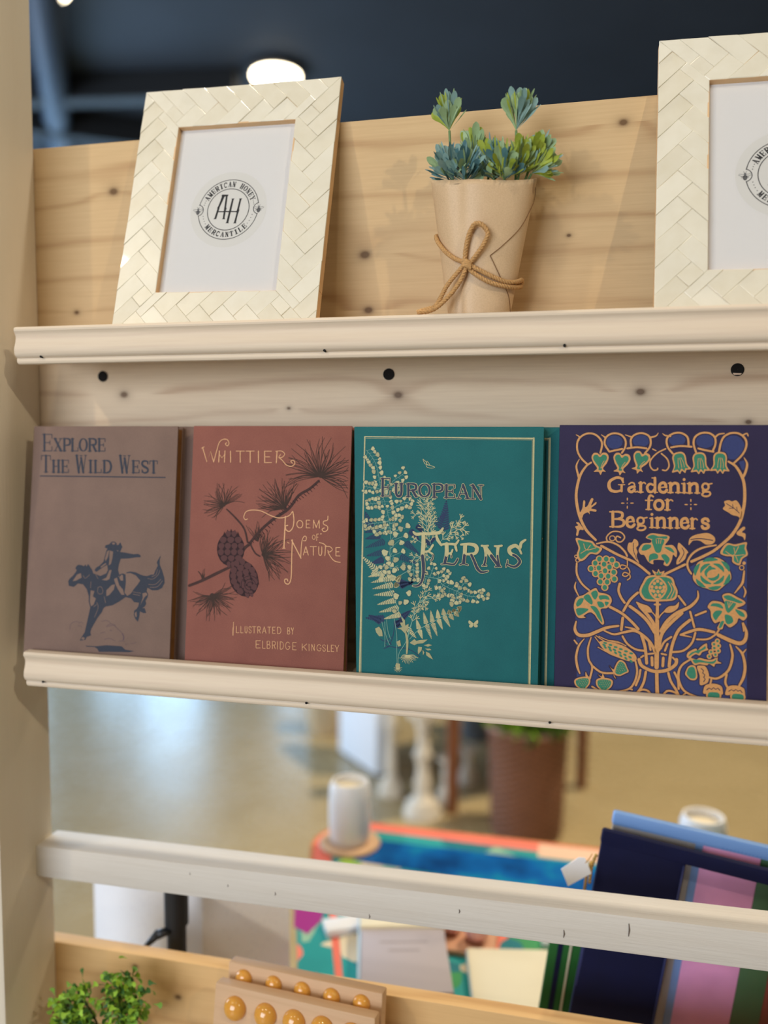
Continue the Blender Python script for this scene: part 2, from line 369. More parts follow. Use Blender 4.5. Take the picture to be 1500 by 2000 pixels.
ART['explore_illustration'] = """ink 2 0 514 828 17 29 35 29 34 42 13 24 -19 16 12 24 22 17 41 -2 28 -11 17 21 14 -24 17 29 28 -31 24 -31 15 -36 41 -10 45 -14 35 17 35 14 36 -11 54 -21 61 2 8 28 35 10 27 -11 16 24 43 10 62 -6 53 -21 35 -10 44 -3 51 18 26 1 19 48 24 48 -14 31 16 32 32 50 -15 -49 2 -55 28 -54 29 -77 7 -54 -28 -56 -51 -26 -60 -3 -57 25 -7 -36 18 -30 -3 -32 -24 -40 10 -31 -16 -28 -30 -21 30 5 20 -50 -30 -5 -44 17 -3 -47 -15 -64 -31 30 -19 38 2 48 26 17 20 32 7 36 -56 1 -37 38 -66 12 -73 -51 -77 -43 -79 -16 -26 -21 -16 -41 -50 -66 -34 -57 -33 -58 -11 -40 10 -32 -49 -18 -16 -33 -67 -12 21 41 34 50 22 105 18 89 15 72 -21 63 -2 56 -26 71 -47 53 -63 6 -48 -39 -60 10 -5 24
ink 2 0 936 1204 10 25 44 13 21 25 35 5 27 -15 6 -24 17 5 21 28 14 -27 12 -20 -14 -32 -12 -23 71 -7 88 -12 52 6 31 -15 1 -20 -48 -2 -87 -15 -96 -7 -19 -64 -7 -56 20 -55 -64 -58 -71 13 -29 46 25 49 -11 55 -44 -25 -52 -34 -26 -21 -27 15 17 28 43 26 43 42 11 48 19 72 13 21
cover 2 0 997 1175 40 -11 -5 -68 -15 -64 -26 -17 6 64 -3 56
cover 2 0 966 1166 27 12 -15 -76 -25 -44 -10 27 12 40
cover 2 0 894 999 60 43 9 -12 -60 -42
cover 2 0 917 861 53 26 32 81 26 1 -22 -96 -35 -18
cover 2 0 1192 940 57 6 62 -21 55 -53 -33 -49 -42 -49 -24 -40 -43 -30 -36 34 7 48 6 63
cover 2 0 1059 875 34 17 30 -78 46 -45 20 -55 -35 -1 -47 61 -29 54
cover 2 0 1120 893 25 33 18 -7 6 -55 -30 -2
cover 2 0 789 744 45 -6 -16 -57 37 -22 -24 -65 -31 -21 -15 51
cover 2 0 975 752 60 58 39 10 -11 -56 -50 -58 -35 -17
cover 2 0 619 904 45 18 11 -47 -62 -35 -45 -10 34 50
cover 2 0 1397 740 43 10 14 -23 -29 -25 -33 -57 -16 -32 27 80
cover 2 0 695 220 21 25 28 -11 -13 -20
cover 2 0 1315 523 21 25 6 -55 -13 -8
cover 2 0 1016 1255 26 9 18 -16 -26 -12
cover 2 0 1077 1181 22 -3 -4 -12
cover 0 5 1451 899 61 -5 58 49 16 48
cover 0 5 1462 837 78 3 66 58
cover 0 5 1481 806 86 12 57 65
cover 0 5 1494 917 50 25 15 56
cover 0 5 868 771 35 18 28 -31 -3 -40 -31 -9 -27 22 7 40
cover 0 5 865 620 21 -55 -40 -106
cover 0 5 832 570 34 26
cover 0 5 952 687 20 -70
cover 0 5 772 911 -52 -42 -28 30
cover 0 5 789 839 -2 -71
cover 0 5 824 945 49 -78
cover 0 5 1284 750 96 -11
cover 0 5 1285 727 87 -12
ink 0 6 1233 914 10 -39 17 24
ink 0 6 1279 868 20 29 22 5
ink2 0 4 560 308 2 48 26 34 54 14 27 -14 31 10 15 -20
ink2 0 4 648 361 41 -2 14 -19
ink2 0 4 932 420 57 15 36 -14 10 -19 -35 -22 -8 -16
ink2 0 4 1001 368 35 14 44 3 41 -30 31 -22 37 -37 11 -47
ink2 0 4 924 297 53 14
ink2 0 4 971 232 62 15 71 -23
ink2 0 4 1148 223 35 9 27 -10
ink2 0 4 1029 334 35 -6
ink2 0 4 1219 195 27 3
ink2 0 4 1280 205 65 15
ink2 0 4 1035 402 44 -6 19 -18
ink2 0 12 1184 304 15 -31 -3 -32
ink 2 0 752 153 125 2 123 18 177 0 45 -33 105 -9 -61 -15 -175 -7 -176 -10 -19 29 -37 18 -89 -3"""
ART['whittier_author'] = """gold 1 11 121 2275 54 -149 37 111 38 -110
gold 0 9 250 2127 26 104 28 96 40 34 47 -2 22 -38 -19 -26 -21 19 13 13
gold 1 8 110 2268 27 16
gold 1 11 310 2242 -4 -115
gold 1 11 371 2242 -1 -114
gold 1 7 309 2206 31 -35 31 36
gold 1 11 432 2241 5 -114
gold 1 11 539 2242 4 -115
gold 1 8 494 2242 90 0
gold 1 11 648 2243 4 -116
gold 1 8 602 2242 91 1
gold 1 11 737 2243 5 -116
gold 1 11 805 2243 4 -116
gold 1 8 805 2243 75 0
gold 1 8 809 2127 75 1
gold 1 8 807 2185 55 0
gold 1 11 938 2242 -3 -116
gold 0 8 924 2242 60 4 37 -28 -22 -34 -39 -4 18 31
gold 0 9 960 2180 40 -31 41 -43 53 -15 38 28 -14 34 -29 -9 17 -19"""
ART['whittier_title'] = """gold 0 9 644 1549 -24 -7 -17 28 25 54 72 18 94 -10 107 -45 93 -19 91 24 38 44
gold 1 13 1051 1585 -5 -319
gold 0 11 1128 1636 14 -80 -7 -74 -34 -45 -37 12 -8 37 22 9
gold 1 7 1031 1264 29 1
gold 0 9 1205 1548 12 -3 11 -7 7 -12 3 -14 -2 -15 -6 -12 -10 -8 -12 -3 -12 2 -11 8 -7 12 -3 14 2 14 6 12 10 9 12 3
gold 1 9 1272 1553 3 -77
gold 1 8 1272 1553 39 1
gold 1 8 1275 1476 39 1
gold 1 8 1274 1514 28 1
gold 1 8 1349 1555 -1 -80
gold 1 9 1349 1555 31 -71
gold 1 8 1380 1484 27 73
gold 1 9 1407 1557 6 -80
gold 0 9 1498 1600 -5 -41 -38 -13 1 -28 39 -20 1 -37 -34 -17 -21 22 23 15
gold 0 6 1356 1407 6 -2 5 -4 3 -7 2 -9 -1 -8 -3 -8 -5 -5 -6 -1 -5 1 -5 5 -4 7 -1 8 1 9 3 7 4 5 6 2
gold 1 7 1387 1417 2 -63
gold 1 6 1387 1417 21 1
gold 1 6 1388 1386 16 0
gold 4 10 1431 1421 8 7 2
gold 0 11 1133 1352 -1 -179 1 -198 -24 -66 -37 8 -6 33 26 5 6 -18
gold 1 11 1125 1348 105 -177
gold 0 9 1227 1174 5 150 19 62 26 1 -2 -37 -25 -3
gold 1 7 1081 1325 20 -8
gold 1 8 1277 1289 -24 -85
gold 1 9 1277 1289 29 -83
gold 1 8 1261 1233 36 1
gold 1 9 1355 1291 3 -85
gold 1 8 1322 1290 66 2
gold 0 9 1412 1291 2 -56 6 -23 11 -6 10 7 5 23 -2 56
gold 0 9 1418 1333 38 -8 33 -23
gold 1 9 1483 1296 -4 -91
gold 0 8 1476 1295 51 2 27 -30 -31 -25 -16 18
gold 0 9 1510 1241 40 -59 39 -29 51 -8
gold 1 9 1591 1289 3 -82
gold 1 8 1591 1289 42 2
gold 1 8 1594 1207 41 1
gold 1 8 1592 1248 31 1"""
ART['whittier_credit'] = """gold 1 7 531 494 0 -134
gold 1 9 528 437 0 -77
gold 1 7 564 454 2 -65
gold 1 6 566 389 26 2
gold 1 7 612 455 2 -64
gold 1 6 614 391 26 1
gold 0 7 658 457 1 -42 4 -17 8 -5 7 6 3 17 -2 42
gold 0 6 724 444 -3 12 -9 3 -10 -5 -2 -13 6 -11 10 -6 9 -8 0 -14 -9 -7 -10 2 -5 13
gold 1 7 755 461 3 -65
gold 1 6 736 460 39 2
gold 1 7 794 462 3 -65
gold 0 6 794 462 15 1 12 -5 3 -11 -2 -12 -12 -5 -14 0
gold 1 7 810 430 15 -31
gold 1 6 865 465 -18 -66
gold 1 7 865 465 21 -64
gold 1 6 854 421 25 2
gold 1 7 918 466 2 -64
gold 1 6 901 465 34 2
gold 1 7 954 467 2 -64
gold 1 6 954 467 28 2
gold 1 6 956 403 28 2
gold 1 6 955 435 20 1
gold 1 7 1006 469 3 -64
gold 0 6 1006 469 15 1 15 -7 8 -24 -6 -24 -14 -9 -15 -1
gold 1 7 1113 470 2 -63
gold 0 6 1113 470 12 1 8 -5 2 -10 -2 -10 -9 -6 -10 0
gold 0 6 1114 440 13 0 10 -5 2 -10 -2 -12 -8 -6 -14 0
gold 1 7 1152 472 14 -35
gold 1 6 1177 473 -11 -36
gold 1 7 1166 437 1 -28
gold 1 7 781 321 3 -74
gold 1 6 781 321 47 3
gold 1 6 784 247 46 3
gold 1 6 782 284 34 2
gold 1 7 853 322 3 -74
gold 1 6 856 248 28 2
gold 1 7 900 323 3 -74
gold 0 6 900 323 16 1 11 -6 2 -11 -3 -12 -11 -7 -13 -1
gold 0 6 902 287 17 1 13 -6 3 -12 -3 -13 -11 -7 -18 -1
gold 1 7 956 324 3 -74
gold 0 6 956 324 16 0 13 -5 4 -12 -3 -14 -12 -5 -17 -1
gold 1 7 974 288 16 -36
gold 1 7 1011 324 2 -74
gold 1 7 1040 325 2 -74
gold 0 6 1040 325 14 0 14 -8 8 -27 -6 -29 -14 -9 -14 -1
gold 0 6 1138 314 -8 10 -11 2 -10 -4 -7 -12 -4 -15 1 -16 5 -15 9 -9 11 -2 9 5 8 11 3 16
gold 1 6 1126 284 19 1
gold 1 7 1173 326 2 -73
gold 1 6 1173 326 37 2
gold 1 6 1175 253 37 2
gold 1 6 1174 289 27 2
gold 1 7 1273 317 2 -63
gold 1 6 1319 320 -45 -41
gold 1 7 1288 291 33 -34
gold 1 7 1344 319 2 -64
gold 1 6 1372 319 3 -63
gold 1 7 1372 319 30 -61
gold 1 6 1400 321 2 -63
gold 0 6 1466 311 -8 8 -10 2 -9 -4 -7 -9 -4 -13 1 -15 5 -12 8 -8 10 -2 9 5 7 10 3 13
gold 1 6 1454 285 18 1
gold 0 6 1513 307 -3 12 -10 3 -11 -5 -2 -12 7 -11 11 -5 9 -9 0 -14 -10 -7 -11 3 -5 12
gold 1 7 1535 323 2 -63
gold 1 6 1537 260 24 1
gold 1 7 1575 324 2 -63
gold 1 6 1575 324 25 1
gold 1 6 1577 261 25 1
gold 1 6 1576 292 18 1
gold 1 7 1613 324 21 -33
gold 1 6 1653 327 -19 -36
gold 1 7 1634 291 1 -28"""
ART['whittier_illustration'] = """needle 0 6,6,4 1402 1993 173 -110 119 -44
needle 0 6,6,4 1402 1993 181 -97 111 -10
needle 0 6,6,4 1402 1993 160 -80 132 -1
needle 0 6,6,4 1402 1993 206 -82 86 -132
needle 0 6,6,4 1402 1993 150 -50 123 -36
needle 0 6,6,4 1402 1993 130 -35 96 -59
needle 0 6,6,4 1402 1993 219 -46 73 13
needle 0 6,6,4 1402 1993 210 -32 82 -90
needle 0 6,6,4 1402 1993 146 -11 106 -70
needle 0 6,6,4 1402 1993 154 0 123 -39
needle 0 6,6,4 1402 1993 218 14 74 -29
needle 0 6,6,4 1402 1993 184 23 108 47
needle 0 6,6,4 1402 1993 222 36 70 65
needle 0 6,6,4 1402 1993 213 54 79 6
needle 0 6,6,4 1402 1993 142 42 127 -10
needle 0 6,6,4 1402 1993 152 54 118 58
needle 0 6,6,4 1402 1993 182 77 110 37
needle 0 6,6,4 1402 1993 187 97 105 75
needle 0 6,6,4 1402 1993 152 92 104 100
needle 0 6,6,4 1402 1993 186 126 106 18
needle 0 6,6,4 1402 1993 163 134 129 33
needle 0 6,6,4 1402 1993 120 113 89 100
needle 0 6,6,4 1402 1993 94 95 104 49
needle 0 6,6,4 1402 1993 93 115 46 114
needle 0 6,6,4 1402 1993 126 179 128 126
needle 0 6,6,4 1402 1993 96 150 38 144
needle 0 6,6,4 1402 1993 98 174 29 165
needle 0 6,6,4 1402 1993 53 121 -10 115
needle 0 6,6,4 1402 1993 59 149 33 128
needle 0 6,6,4 1402 1993 44 154 -28 138
needle 0 6,6,4 1402 1993 35 154 56 118
needle 0 6,6,4 1402 1993 23 134 63 97
needle 0 6,6,4 1402 1993 19 222 86 168
needle 0 6,6,4 1402 1993 10 222 1 182
needle 0 6,6,4 1402 1993 -6 151 -18 124
needle 0 6,6,4 1402 1993 -21 171 -4 141
needle 0 6,6,4 1402 1993 -34 214 68 176
needle 0 6,6,4 1402 1993 -50 204 31 175
needle 0 6,6,4 1402 1993 -69 210 -83 165
needle 0 6,6,4 1402 1993 -53 130 -35 110
needle 0 6,6,4 1402 1993 -88 193 -33 172
needle 0 6,6,4 1402 1993 -110 200 -154 127
needle 0 6,6,4 1402 1993 -98 146 -78 122
needle 0 6,6,4 1402 1993 -107 143 -59 135
needle 0 6,6,4 1402 1993 -94 113 -64 102
needle 0 6,6,4 1402 1993 -160 162 -151 115
needle 0 6,6,4 1402 1993 -122 113 -53 131
needle 0 6,6,4 1402 1993 -162 134 -176 56
needle 0 6,6,4 1402 1993 -172 124 -170 60
needle 0 6,6,4 1402 1993 -171 105 -163 47
needle 0 6,6,4 1402 1993 -180 98 -126 114
needle 0 6,6,4 1402 1993 -192 89 -172 41
needle 0 6,6,4 1402 1993 -213 85 -187 42
needle 0 6,6,4 1402 1993 -130 41 -108 29
needle 0 6,6,4 1402 1993 -196 52 -159 49
needle 0 6,6,4 1402 1993 -197 35 -167 -22
needle 0 6,6,4 1402 1993 -198 26 -166 -19
needle 0 6,6,4 1402 1993 -170 9 -137 -43
needle 0 6,6,4 1402 1993 -204 -2 -155 -85
needle 0 6,6,4 1402 1993 -186 -14 -153 -16
needle 0 6,6,4 1402 1993 -217 -23 -158 -101
needle 0 6,6,4 1402 1993 -200 -37 -154 -68
needle 0 6,6,4 1043 1665 57 103 18 95
needle 0 6,6,4 1043 1665 69 142 67 110
needle 0 6,6,4 1043 1665 63 154 32 132
needle 0 6,6,4 1043 1665 34 99 58 69
needle 0 6,6,4 1043 1665 42 150 74 109
needle 0 6,6,4 1043 1665 31 151 90 103
needle 0 6,6,4 1043 1665 18 120 65 84
needle 0 6,6,4 1043 1665 13 128 49 97
needle 0 6,6,4 1043 1665 4 105 7 86
needle 0 6,6,4 1043 1665 -4 153 -17 124
needle 0 6,6,4 1043 1665 -15 176 72 139
needle 0 6,6,4 1043 1665 -19 124 -5 103
needle 0 6,6,4 1043 1665 -34 168 -9 140
needle 0 6,6,4 1043 1665 -40 148 27 130
needle 0 6,6,4 1043 1665 -44 124 -45 98
needle 0 6,6,4 1043 1665 -69 157 -45 134
needle 0 6,6,4 1043 1665 -71 140 -41 123
needle 0 6,6,4 1043 1665 -74 135 -70 106
needle 0 6,6,4 1043 1665 -104 154 -101 117
needle 0 6,6,4 1043 1665 -106 145 -13 156
needle 0 6,6,4 1043 1665 -96 119 -92 88
needle 0 6,6,4 1043 1665 -107 117 -128 57
needle 0 6,6,4 1043 1665 -103 99 -57 103
needle 0 6,6,4 1043 1665 -143 123 -104 116
needle 0 6,6,4 1043 1665 -149 109 -133 77
needle 0 6,6,4 1043 1665 -158 107 -130 89
needle 0 6,6,4 1043 1665 -116 69 -120 5
needle 0 6,6,4 1043 1665 -117 61 -96 52
needle 0 6,6,4 1043 1665 -146 68 -117 62
needle 0 6,6,4 1043 1665 -163 64 -151 5
needle 0 6,6,4 1043 1665 -146 49 -108 69
needle 0 6,6,4 1043 1665 -171 42 -129 71
needle 0 6,6,4 1043 1665 -119 25 -103 -31
needle 0 6,6,4 1043 1665 -159 24 -131 23
needle 0 6,6,4 1043 1665 -160 13 -133 -23
needle 0 6,6,4 1043 1665 -174 8 -141 36
needle 0 6,6,4 1043 1665 -137 -3 -113 21
needle 0 6,6,4 1043 1665 -148 -12 -123 9
needle 0 6,6,4 1043 1665 -157 -22 -133 45
needle 0 6,6,4 1043 1665 -145 -26 -102 -73
needle 0 6,6,4 383 1682 115 45 109 -13
needle 0 6,6,4 383 1682 104 52 80 50
needle 0 6,6,4 383 1682 106 68 88 54
needle 0 6,6,4 383 1682 87 71 78 51
needle 0 6,6,4 383 1682 72 73 72 46
needle 0 6,6,4 383 1682 59 74 22 77
needle 0 6,6,4 383 1682 60 95 69 65
needle 0 6,6,4 383 1682 58 122 89 78
needle 0 6,6,4 383 1682 41 110 33 90
needle 0 6,6,4 383 1682 24 94 12 80
needle 0 6,6,4 383 1682 9 93 32 72
needle 0 6,6,4 383 1682 -2 128 -22 105
needle 0 6,6,4 383 1682 -10 125 -65 93
needle 0 6,6,4 383 1682 -32 121 28 105
needle 0 6,6,4 383 1682 -36 95 -43 74
needle 0 6,6,4 383 1682 -59 113 -6 107
needle 0 6,6,4 383 1682 -72 118 -16 114
needle 0 6,6,4 383 1682 -71 89 -28 91
needle 0 6,6,4 383 1682 -68 68 -28 76
needle 0 6,6,4 383 1682 -76 63 -31 77
needle 0 6,6,4 383 1682 -112 73 -115 23
needle 0 6,6,4 383 1682 -104 57 -74 63
needle 0 6,6,4 383 1682 -114 45 -107 -7
needle 0 6,6,4 383 1682 -96 28 -83 7
needle 0 6,6,4 383 1682 -128 26 -105 21
needle 0 6,6,4 383 1682 -126 7 -105 -7
needle 0 6,6,4 383 1682 -126 -1 -103 26
needle 0 6,6,4 383 1682 -123 -17 -104 25
needle 0 6,6,4 383 1682 -114 -24 -86 -41
needle 0 6,6,4 383 1682 -128 -40 -98 -49
needle 0 6,6,4 383 1682 -120 -51 -115 2
needle 0 6,6,4 383 1682 -110 -61 -105 -24
needle 0 6,6,4 383 1682 -94 -73 -89 -44
needle 0 6,6,4 383 1682 -69 -66 -41 -65
needle 0 6,6,4 383 1682 -69 -74 -20 -83
needle 0 6,6,4 383 1682 -58 -85 -78 -48
needle 0 6,6,4 823 1186 50 -144 85 -101
needle 0 6,6,4 823 1186 55 -140 24 -120
needle 0 6,6,4 823 1186 55 -116 58 -89
needle 0 6,6,4 823 1186 66 -115 11 -112
needle 0 6,6,4 823 1186 88 -126 106 -77
needle 0 6,6,4 823 1186 104 -134 87 -107
needle 0 6,6,4 823 1186 100 -110 105 -68
needle 0 6,6,4 823 1186 81 -79 26 -92
needle 0 6,6,4 823 1186 82 -71 91 -29
needle 0 6,6,4 823 1186 133 -98 53 -131
needle 0 6,6,4 823 1186 148 -95 130 -63
needle 0 6,6,4 823 1186 125 -70 70 -97
needle 0 6,6,4 823 1186 108 -53 80 -54
needle 0 6,6,4 823 1186 164 -66 107 -101
needle 0 6,6,4 823 1186 123 -41 84 -68
needle 0 6,6,4 823 1186 123 -32 99 -29
needle 0 6,6,4 823 1186 178 -37 139 -50
needle 0 6,6,4 823 1186 163 -18 133 10
needle 0 6,6,4 823 1186 184 -11 138 -69
needle 0 6,6,4 823 1186 132 1 107 20
needle 0 6,6,4 823 1186 122 9 99 -24
needle 0 6,6,4 823 1186 127 14 103 -35
needle 0 6,6,4 823 1186 183 34 152 7
needle 0 6,6,4 823 1186 142 36 120 2
needle 0 6,6,4 823 1186 157 53 140 -4
needle 0 6,6,4 823 1186 151 58 91 101
needle 0 6,6,4 823 1186 128 62 70 98
needle 0 6,6,4 823 1186 100 53 65 65
needle 0 6,6,4 823 1186 94 60 73 52
needle 0 6,6,4 823 1186 117 90 107 58
needle 0 6,6,4 823 1186 87 71 41 85
needle 0 6,6,4 823 1186 129 124 150 47
needle 0 6,6,4 823 1186 75 81 68 59
needle 0 6,6,4 823 1186 79 97 73 72
needle 0 6,6,4 823 1186 62 90 87 44
needle 0 6,6,4 823 1186 58 103 46 84
needle 0 6,6,4 823 1186 65 129 102 77
needle 0 6,6,4 823 1186 44 103 32 86
needle 0 6,6,4 823 1186 45 142 -13 125
needle 0 6,6,4 823 1186 28 101 18 83
needle 0 6,6,4 823 1186 27 144 39 114
needle 0 6,6,4 823 1186 17 157 -49 128
needle 0 6,6,4 823 1186 7 137 -38 110
needle 0 6,6,4 823 1186 -2 112 19 90
needle 0 6,6,4 823 1186 -13 161 -60 124
needle 0 6,6,4 823 1186 -18 112 30 93
needle 0 6,6,4 823 1186 -25 107 -13 88
needle 0 6,6,4 823 1186 -38 116 20 104
needle 0 6,6,4 286 751 -100 3 -80 27
needle 0 6,6,4 286 751 -121 -3 -96 38
needle 0 6,6,4 286 751 -117 -12 -92 -34
needle 0 6,6,4 286 751 -152 -27 -121 -42
needle 0 6,6,4 286 751 -129 -34 -109 -21
needle 0 6,6,4 286 751 -131 -45 -83 -84
needle 0 6,6,4 286 751 -130 -54 -118 -19
needle 0 6,6,4 286 751 -107 -54 -105 -11
needle 0 6,6,4 286 751 -93 -52 -88 -24
needle 0 6,6,4 286 751 -93 -65 -100 -16
needle 0 6,6,4 286 751 -100 -82 -115 -24
needle 0 6,6,4 286 751 -77 -68 -72 -47
needle 0 6,6,4 286 751 -102 -113 -71 -102
needle 0 6,6,4 286 751 -76 -92 -74 -67
needle 0 6,6,4 286 751 -53 -77 -38 -66
needle 0 6,6,4 286 751 -66 -119 -99 -72
needle 0 6,6,4 286 751 -44 -92 -16 -82
needle 0 6,6,4 286 751 -53 -137 -3 -123
needle 0 6,6,4 286 751 -33 -105 17 -92
needle 0 6,6,4 286 751 -24 -114 -26 -92
needle 0 6,6,4 286 751 -16 -144 -9 -119
needle 0 6,6,4 286 751 -3 -125 -50 -98
needle 0 6,6,4 286 751 6 -114 -45 -92
needle 0 6,6,4 286 751 13 -91 18 -73
needle 0 6,6,4 286 751 28 -139 8 -116
needle 0 6,6,4 286 751 28 -102 -8 -90
needle 0 6,6,4 286 751 40 -104 57 -75
needle 0 6,6,4 286 751 47 -101 12 -92
needle 0 6,6,4 286 751 73 -120 99 -73
needle 0 6,6,4 286 751 66 -95 18 -94
needle 0 6,6,4 286 751 78 -93 17 -102
needle 0 6,6,4 286 751 67 -72 68 -46
needle 0 6,6,4 286 751 79 -69 83 -35
needle 0 6,6,4 286 751 106 -84 113 -33
needle 0 6,6,4 286 751 120 -79 87 -76
needle 0 6,6,4 286 751 108 -64 94 -44
needle 0 6,6,4 286 751 107 -52 77 -59
needle 0 6,6,4 286 751 106 -43 81 -46
needle 0 6,6,4 286 751 134 -41 104 -44
needle 0 6,6,4 286 751 145 -30 124 28
needle 0 6,6,4 286 751 138 -20 112 -12
needle 0 6,6,4 286 751 120 -9 98 3
needle 0 6,6,4 286 751 130 -1 104 -24
needle 0 6,6,4 286 751 103 4 83 -9
needle 0 6,6,4 286 751 144 19 112 40
needle 0 6,6,4 286 751 153 29 129 -6
needle 0 6,6,4 286 751 98 27 72 43
needle 0 6,6,4 286 751 148 53 96 89
needle 0 6,6,4 286 751 137 60 96 75
needle 0 6,6,4 286 751 97 50 78 43
needle 0 6,6,4 286 751 94 59 44 82
needle 0 6,6,4 286 751 97 70 107 13
needle 0 6,6,4 174 898 14 40 6 34
needle 0 6,6,4 174 898 13 71 3 60
needle 0 6,6,4 174 898 4 39 -4 32
needle 0 6,6,4 174 898 -3 64 6 53
needle 0 6,6,4 174 898 -8 42 1 37
needle 0 6,6,4 174 898 -16 58 -36 41
needle 0 6,6,4 174 898 -23 57 -34 40
needle 0 6,6,4 765 1322 17 63 10 52
needle 0 6,6,4 765 1322 12 109 -15 91
needle 0 6,6,4 765 1322 2 85 -1 69
needle 0 6,6,4 765 1322 -9 77 8 65
needle 0 6,6,4 765 1322 -25 112 14 96
needle 0 6,6,4 765 1322 -19 65 -20 53
needle 0 6,6,4 765 1322 -31 65 -5 61
needle 0 6,6,4 765 1322 -52 84 -57 60
needle 0 6,6,4 765 1322 -41 52 -33 43
needle 0 6,6,4 765 1322 -83 83 -53 81
needle 4 10 1408 2005 28 27 1
needle 4 10 1037 1671 24 22 1
needle 4 10 378 1688 22 20 1
needle 4 10 830 1193 24 22 2
needle 4 10 286 751 30 28 3
bark 0 28,31,33,26 25 843 135 56 148 74 166 82
bark 0 28,28,31,28,28,24 673 1300 115 135 128 115 167 116 99 132 114 70 94 82
bark 0 14,18,19,21 411 1644 119 -104 84 -98 38 -130
bark 0 31 474 1055 97 97 50 96 65 52
bark 0 16 687 1288 49 -80 55 -33
cone_dark 1 6 662 1314 27 -21
cone_dark 1 6 691 1332 28 -21
cone_dark 1 6 721 1351 27 -22
cone_dark 1 6 750 1372 27 -22
cone_dark 1 6 779 1395 28 -21
cone_dark 1 6 808 1422 27 -22
cone_dark 1 6 837 1452 27 -22
cone_dark 1 6 866 1484 27 -21
cone_dark 1 6 894 1519 28 -22
cone_dark 1 6 923 1554 27 -22
cone_dark 1 6 952 1588 27 -21
cone_dark 1 6 980 1621 27 -21
cone_dark 1 6 1009 1652 27 -21
cone_dark 1 6 1037 1680 27 -22
cone_dark 1 6 1066 1705 27 -22
cone_dark 1 6 1095 1726 27 -21
cone_dark 1 6 1124 1745 26 -21
cone_dark 1 6 1152 1763 27 -22
cone_dark 1 6 1181 1780 27 -22
cone_dark 1 6 1210 1797 27 -21
cone_dark 1 6 1239 1817 26 -22
cone_dark 1 6 1267 1838 27 -21
cone_dark 1 6 1296 1863 26 -22
cone_dark 1 6 1324 1891 26 -22
cone_dark 1 6 1352 1921 26 -21
cone_dark 1 6 1380 1954 26 -22
cone_dark 2 0 622 1242 -7 -61 -24 -53 -39 -41 -48 -23 -53 -2 -50 19 -42 38 -28 52 -12 61 7 60 25 54 39 41 48 23 53 1 50 -19 42 -38 28 -52
cone 3 0 409 1397 14 23 30 1 15 -22 -10 -29 -18 -10 -18 9
cone 3 0 473 1399 14 23 29 1 16 -22 -11 -29 -17 -11 -18 10
cone 3 0 346 1332 19 24 38 1 20 -22 -14 -30 -23 -10 -23 9
cone 3 0 429 1335 19 23 38 1 20 -22 -14 -29 -23 -10 -23 8
cone 3 0 512 1338 18 23 38 1 20 -22 -14 -29 -23 -11 -23 9
cone 3 0 334 1269 16 23 33 1 18 -22 -13 -29 -19 -11 -21 9
cone 3 0 406 1271 16 24 33 1 18 -22 -13 -30 -19 -10 -21 9
cone 3 0 478 1274 16 23 33 1 17 -22 -12 -29 -19 -11 -21 9
cone 3 0 549 1276 16 23 33 1 18 -22 -12 -29 -20 -10 -20 9
cone 3 0 332 1206 16 23 33 1 17 -22 -12 -29 -19 -11 -21 9
cone 3 0 403 1208 16 24 33 1 18 -22 -12 -30 -20 -10 -20 9
cone 3 0 475 1211 15 23 33 1 18 -22 -12 -29 -20 -11 -20 9
cone 3 0 546 1213 15 23 33 2 18 -22 -13 -30 -19 -10 -20 9
cone 3 0 364 1144 17 23 37 2 20 -22 -14 -30 -22 -10 -22 9
cone 3 0 443 1147 18 23 36 1 20 -21 -14 -30 -22 -10 -22 9
cone 3 0 522 1150 18 23 36 1 19 -21 -13 -30 -22 -10 -22 8
cone 3 0 433 1084 10 23 21 1 11 -23 -7 -29 -12 -10 -13 9
cone 3 0 478 1086 10 22 21 1 12 -22 -8 -29 -12 -10 -13 9
cone_dark 2 0 378 1353 16 61 27 -59
cone_dark 2 0 411 1376 16 61 27 -60
cone_dark 2 0 451 1384 16 61 27 -59
cone_dark 2 0 492 1376 16 60 27 -59
cone_dark 2 0 526 1358 17 61 26 -60
cone_dark 2 0 772 991 14 -63 -6 -62 -24 -53 -40 -37 -51 -17 -55 5 -54 26 -46 45 -32 57 -14 64 6 62 25 53 40 37 51 17 56 -5 54 -27 45 -45
cone 3 0 510 1087 6 28 29 9 23 -18 -1 -33 -13 -15 -21 4
cone 3 0 572 1108 6 27 29 10 23 -18 -1 -33 -14 -16 -20 4
cone 3 0 473 1015 9 29 36 12 26 -17 -3 -34 -18 -17 -25 3
cone 3 0 549 1041 9 28 36 12 26 -17 -3 -34 -18 -16 -25 2
cone 3 0 625 1066 10 29 35 11 26 -17 -3 -33 -18 -17 -25 3
cone 3 0 476 957 7 28 32 11 24 -18 -2 -33 -15 -16 -23 3
cone 3 0 544 980 7 28 32 10 24 -17 -2 -34 -15 -16 -23 4
cone 3 0 612 1002 7 28 32 11 24 -18 -2 -33 -15 -16 -23 3
cone 3 0 679 1025 8 28 31 10 24 -17 -1 -33 -16 -16 -22 3
cone 3 0 485 901 8 28 33 11 25 -17 -3 -34 -16 -16 -23 3
cone 3 0 556 924 8 29 33 11 24 -18 -2 -33 -16 -16 -23 3
cone 3 0 626 948 8 28 33 11 25 -17 -2 -33 -16 -17 -24 3
cone 3 0 697 972 8 28 33 11 24 -17 -2 -34 -16 -16 -23 3
cone 3 0 517 852 7 28 32 11 24 -18 -2 -33 -15 -16 -22 3
cone 3 0 584 875 7 28 31 10 24 -17 -1 -34 -15 -16 -22 4
cone 3 0 651 897 7 28 31 10 24 -17 -2 -33 -15 -16 -22 3
cone 3 0 717 920 7 27 31 11 24 -18 -2 -33 -14 -16 -23 4
cone 3 0 557 807 9 28 33 11 25 -17 -2 -33 -17 -17 -23 3
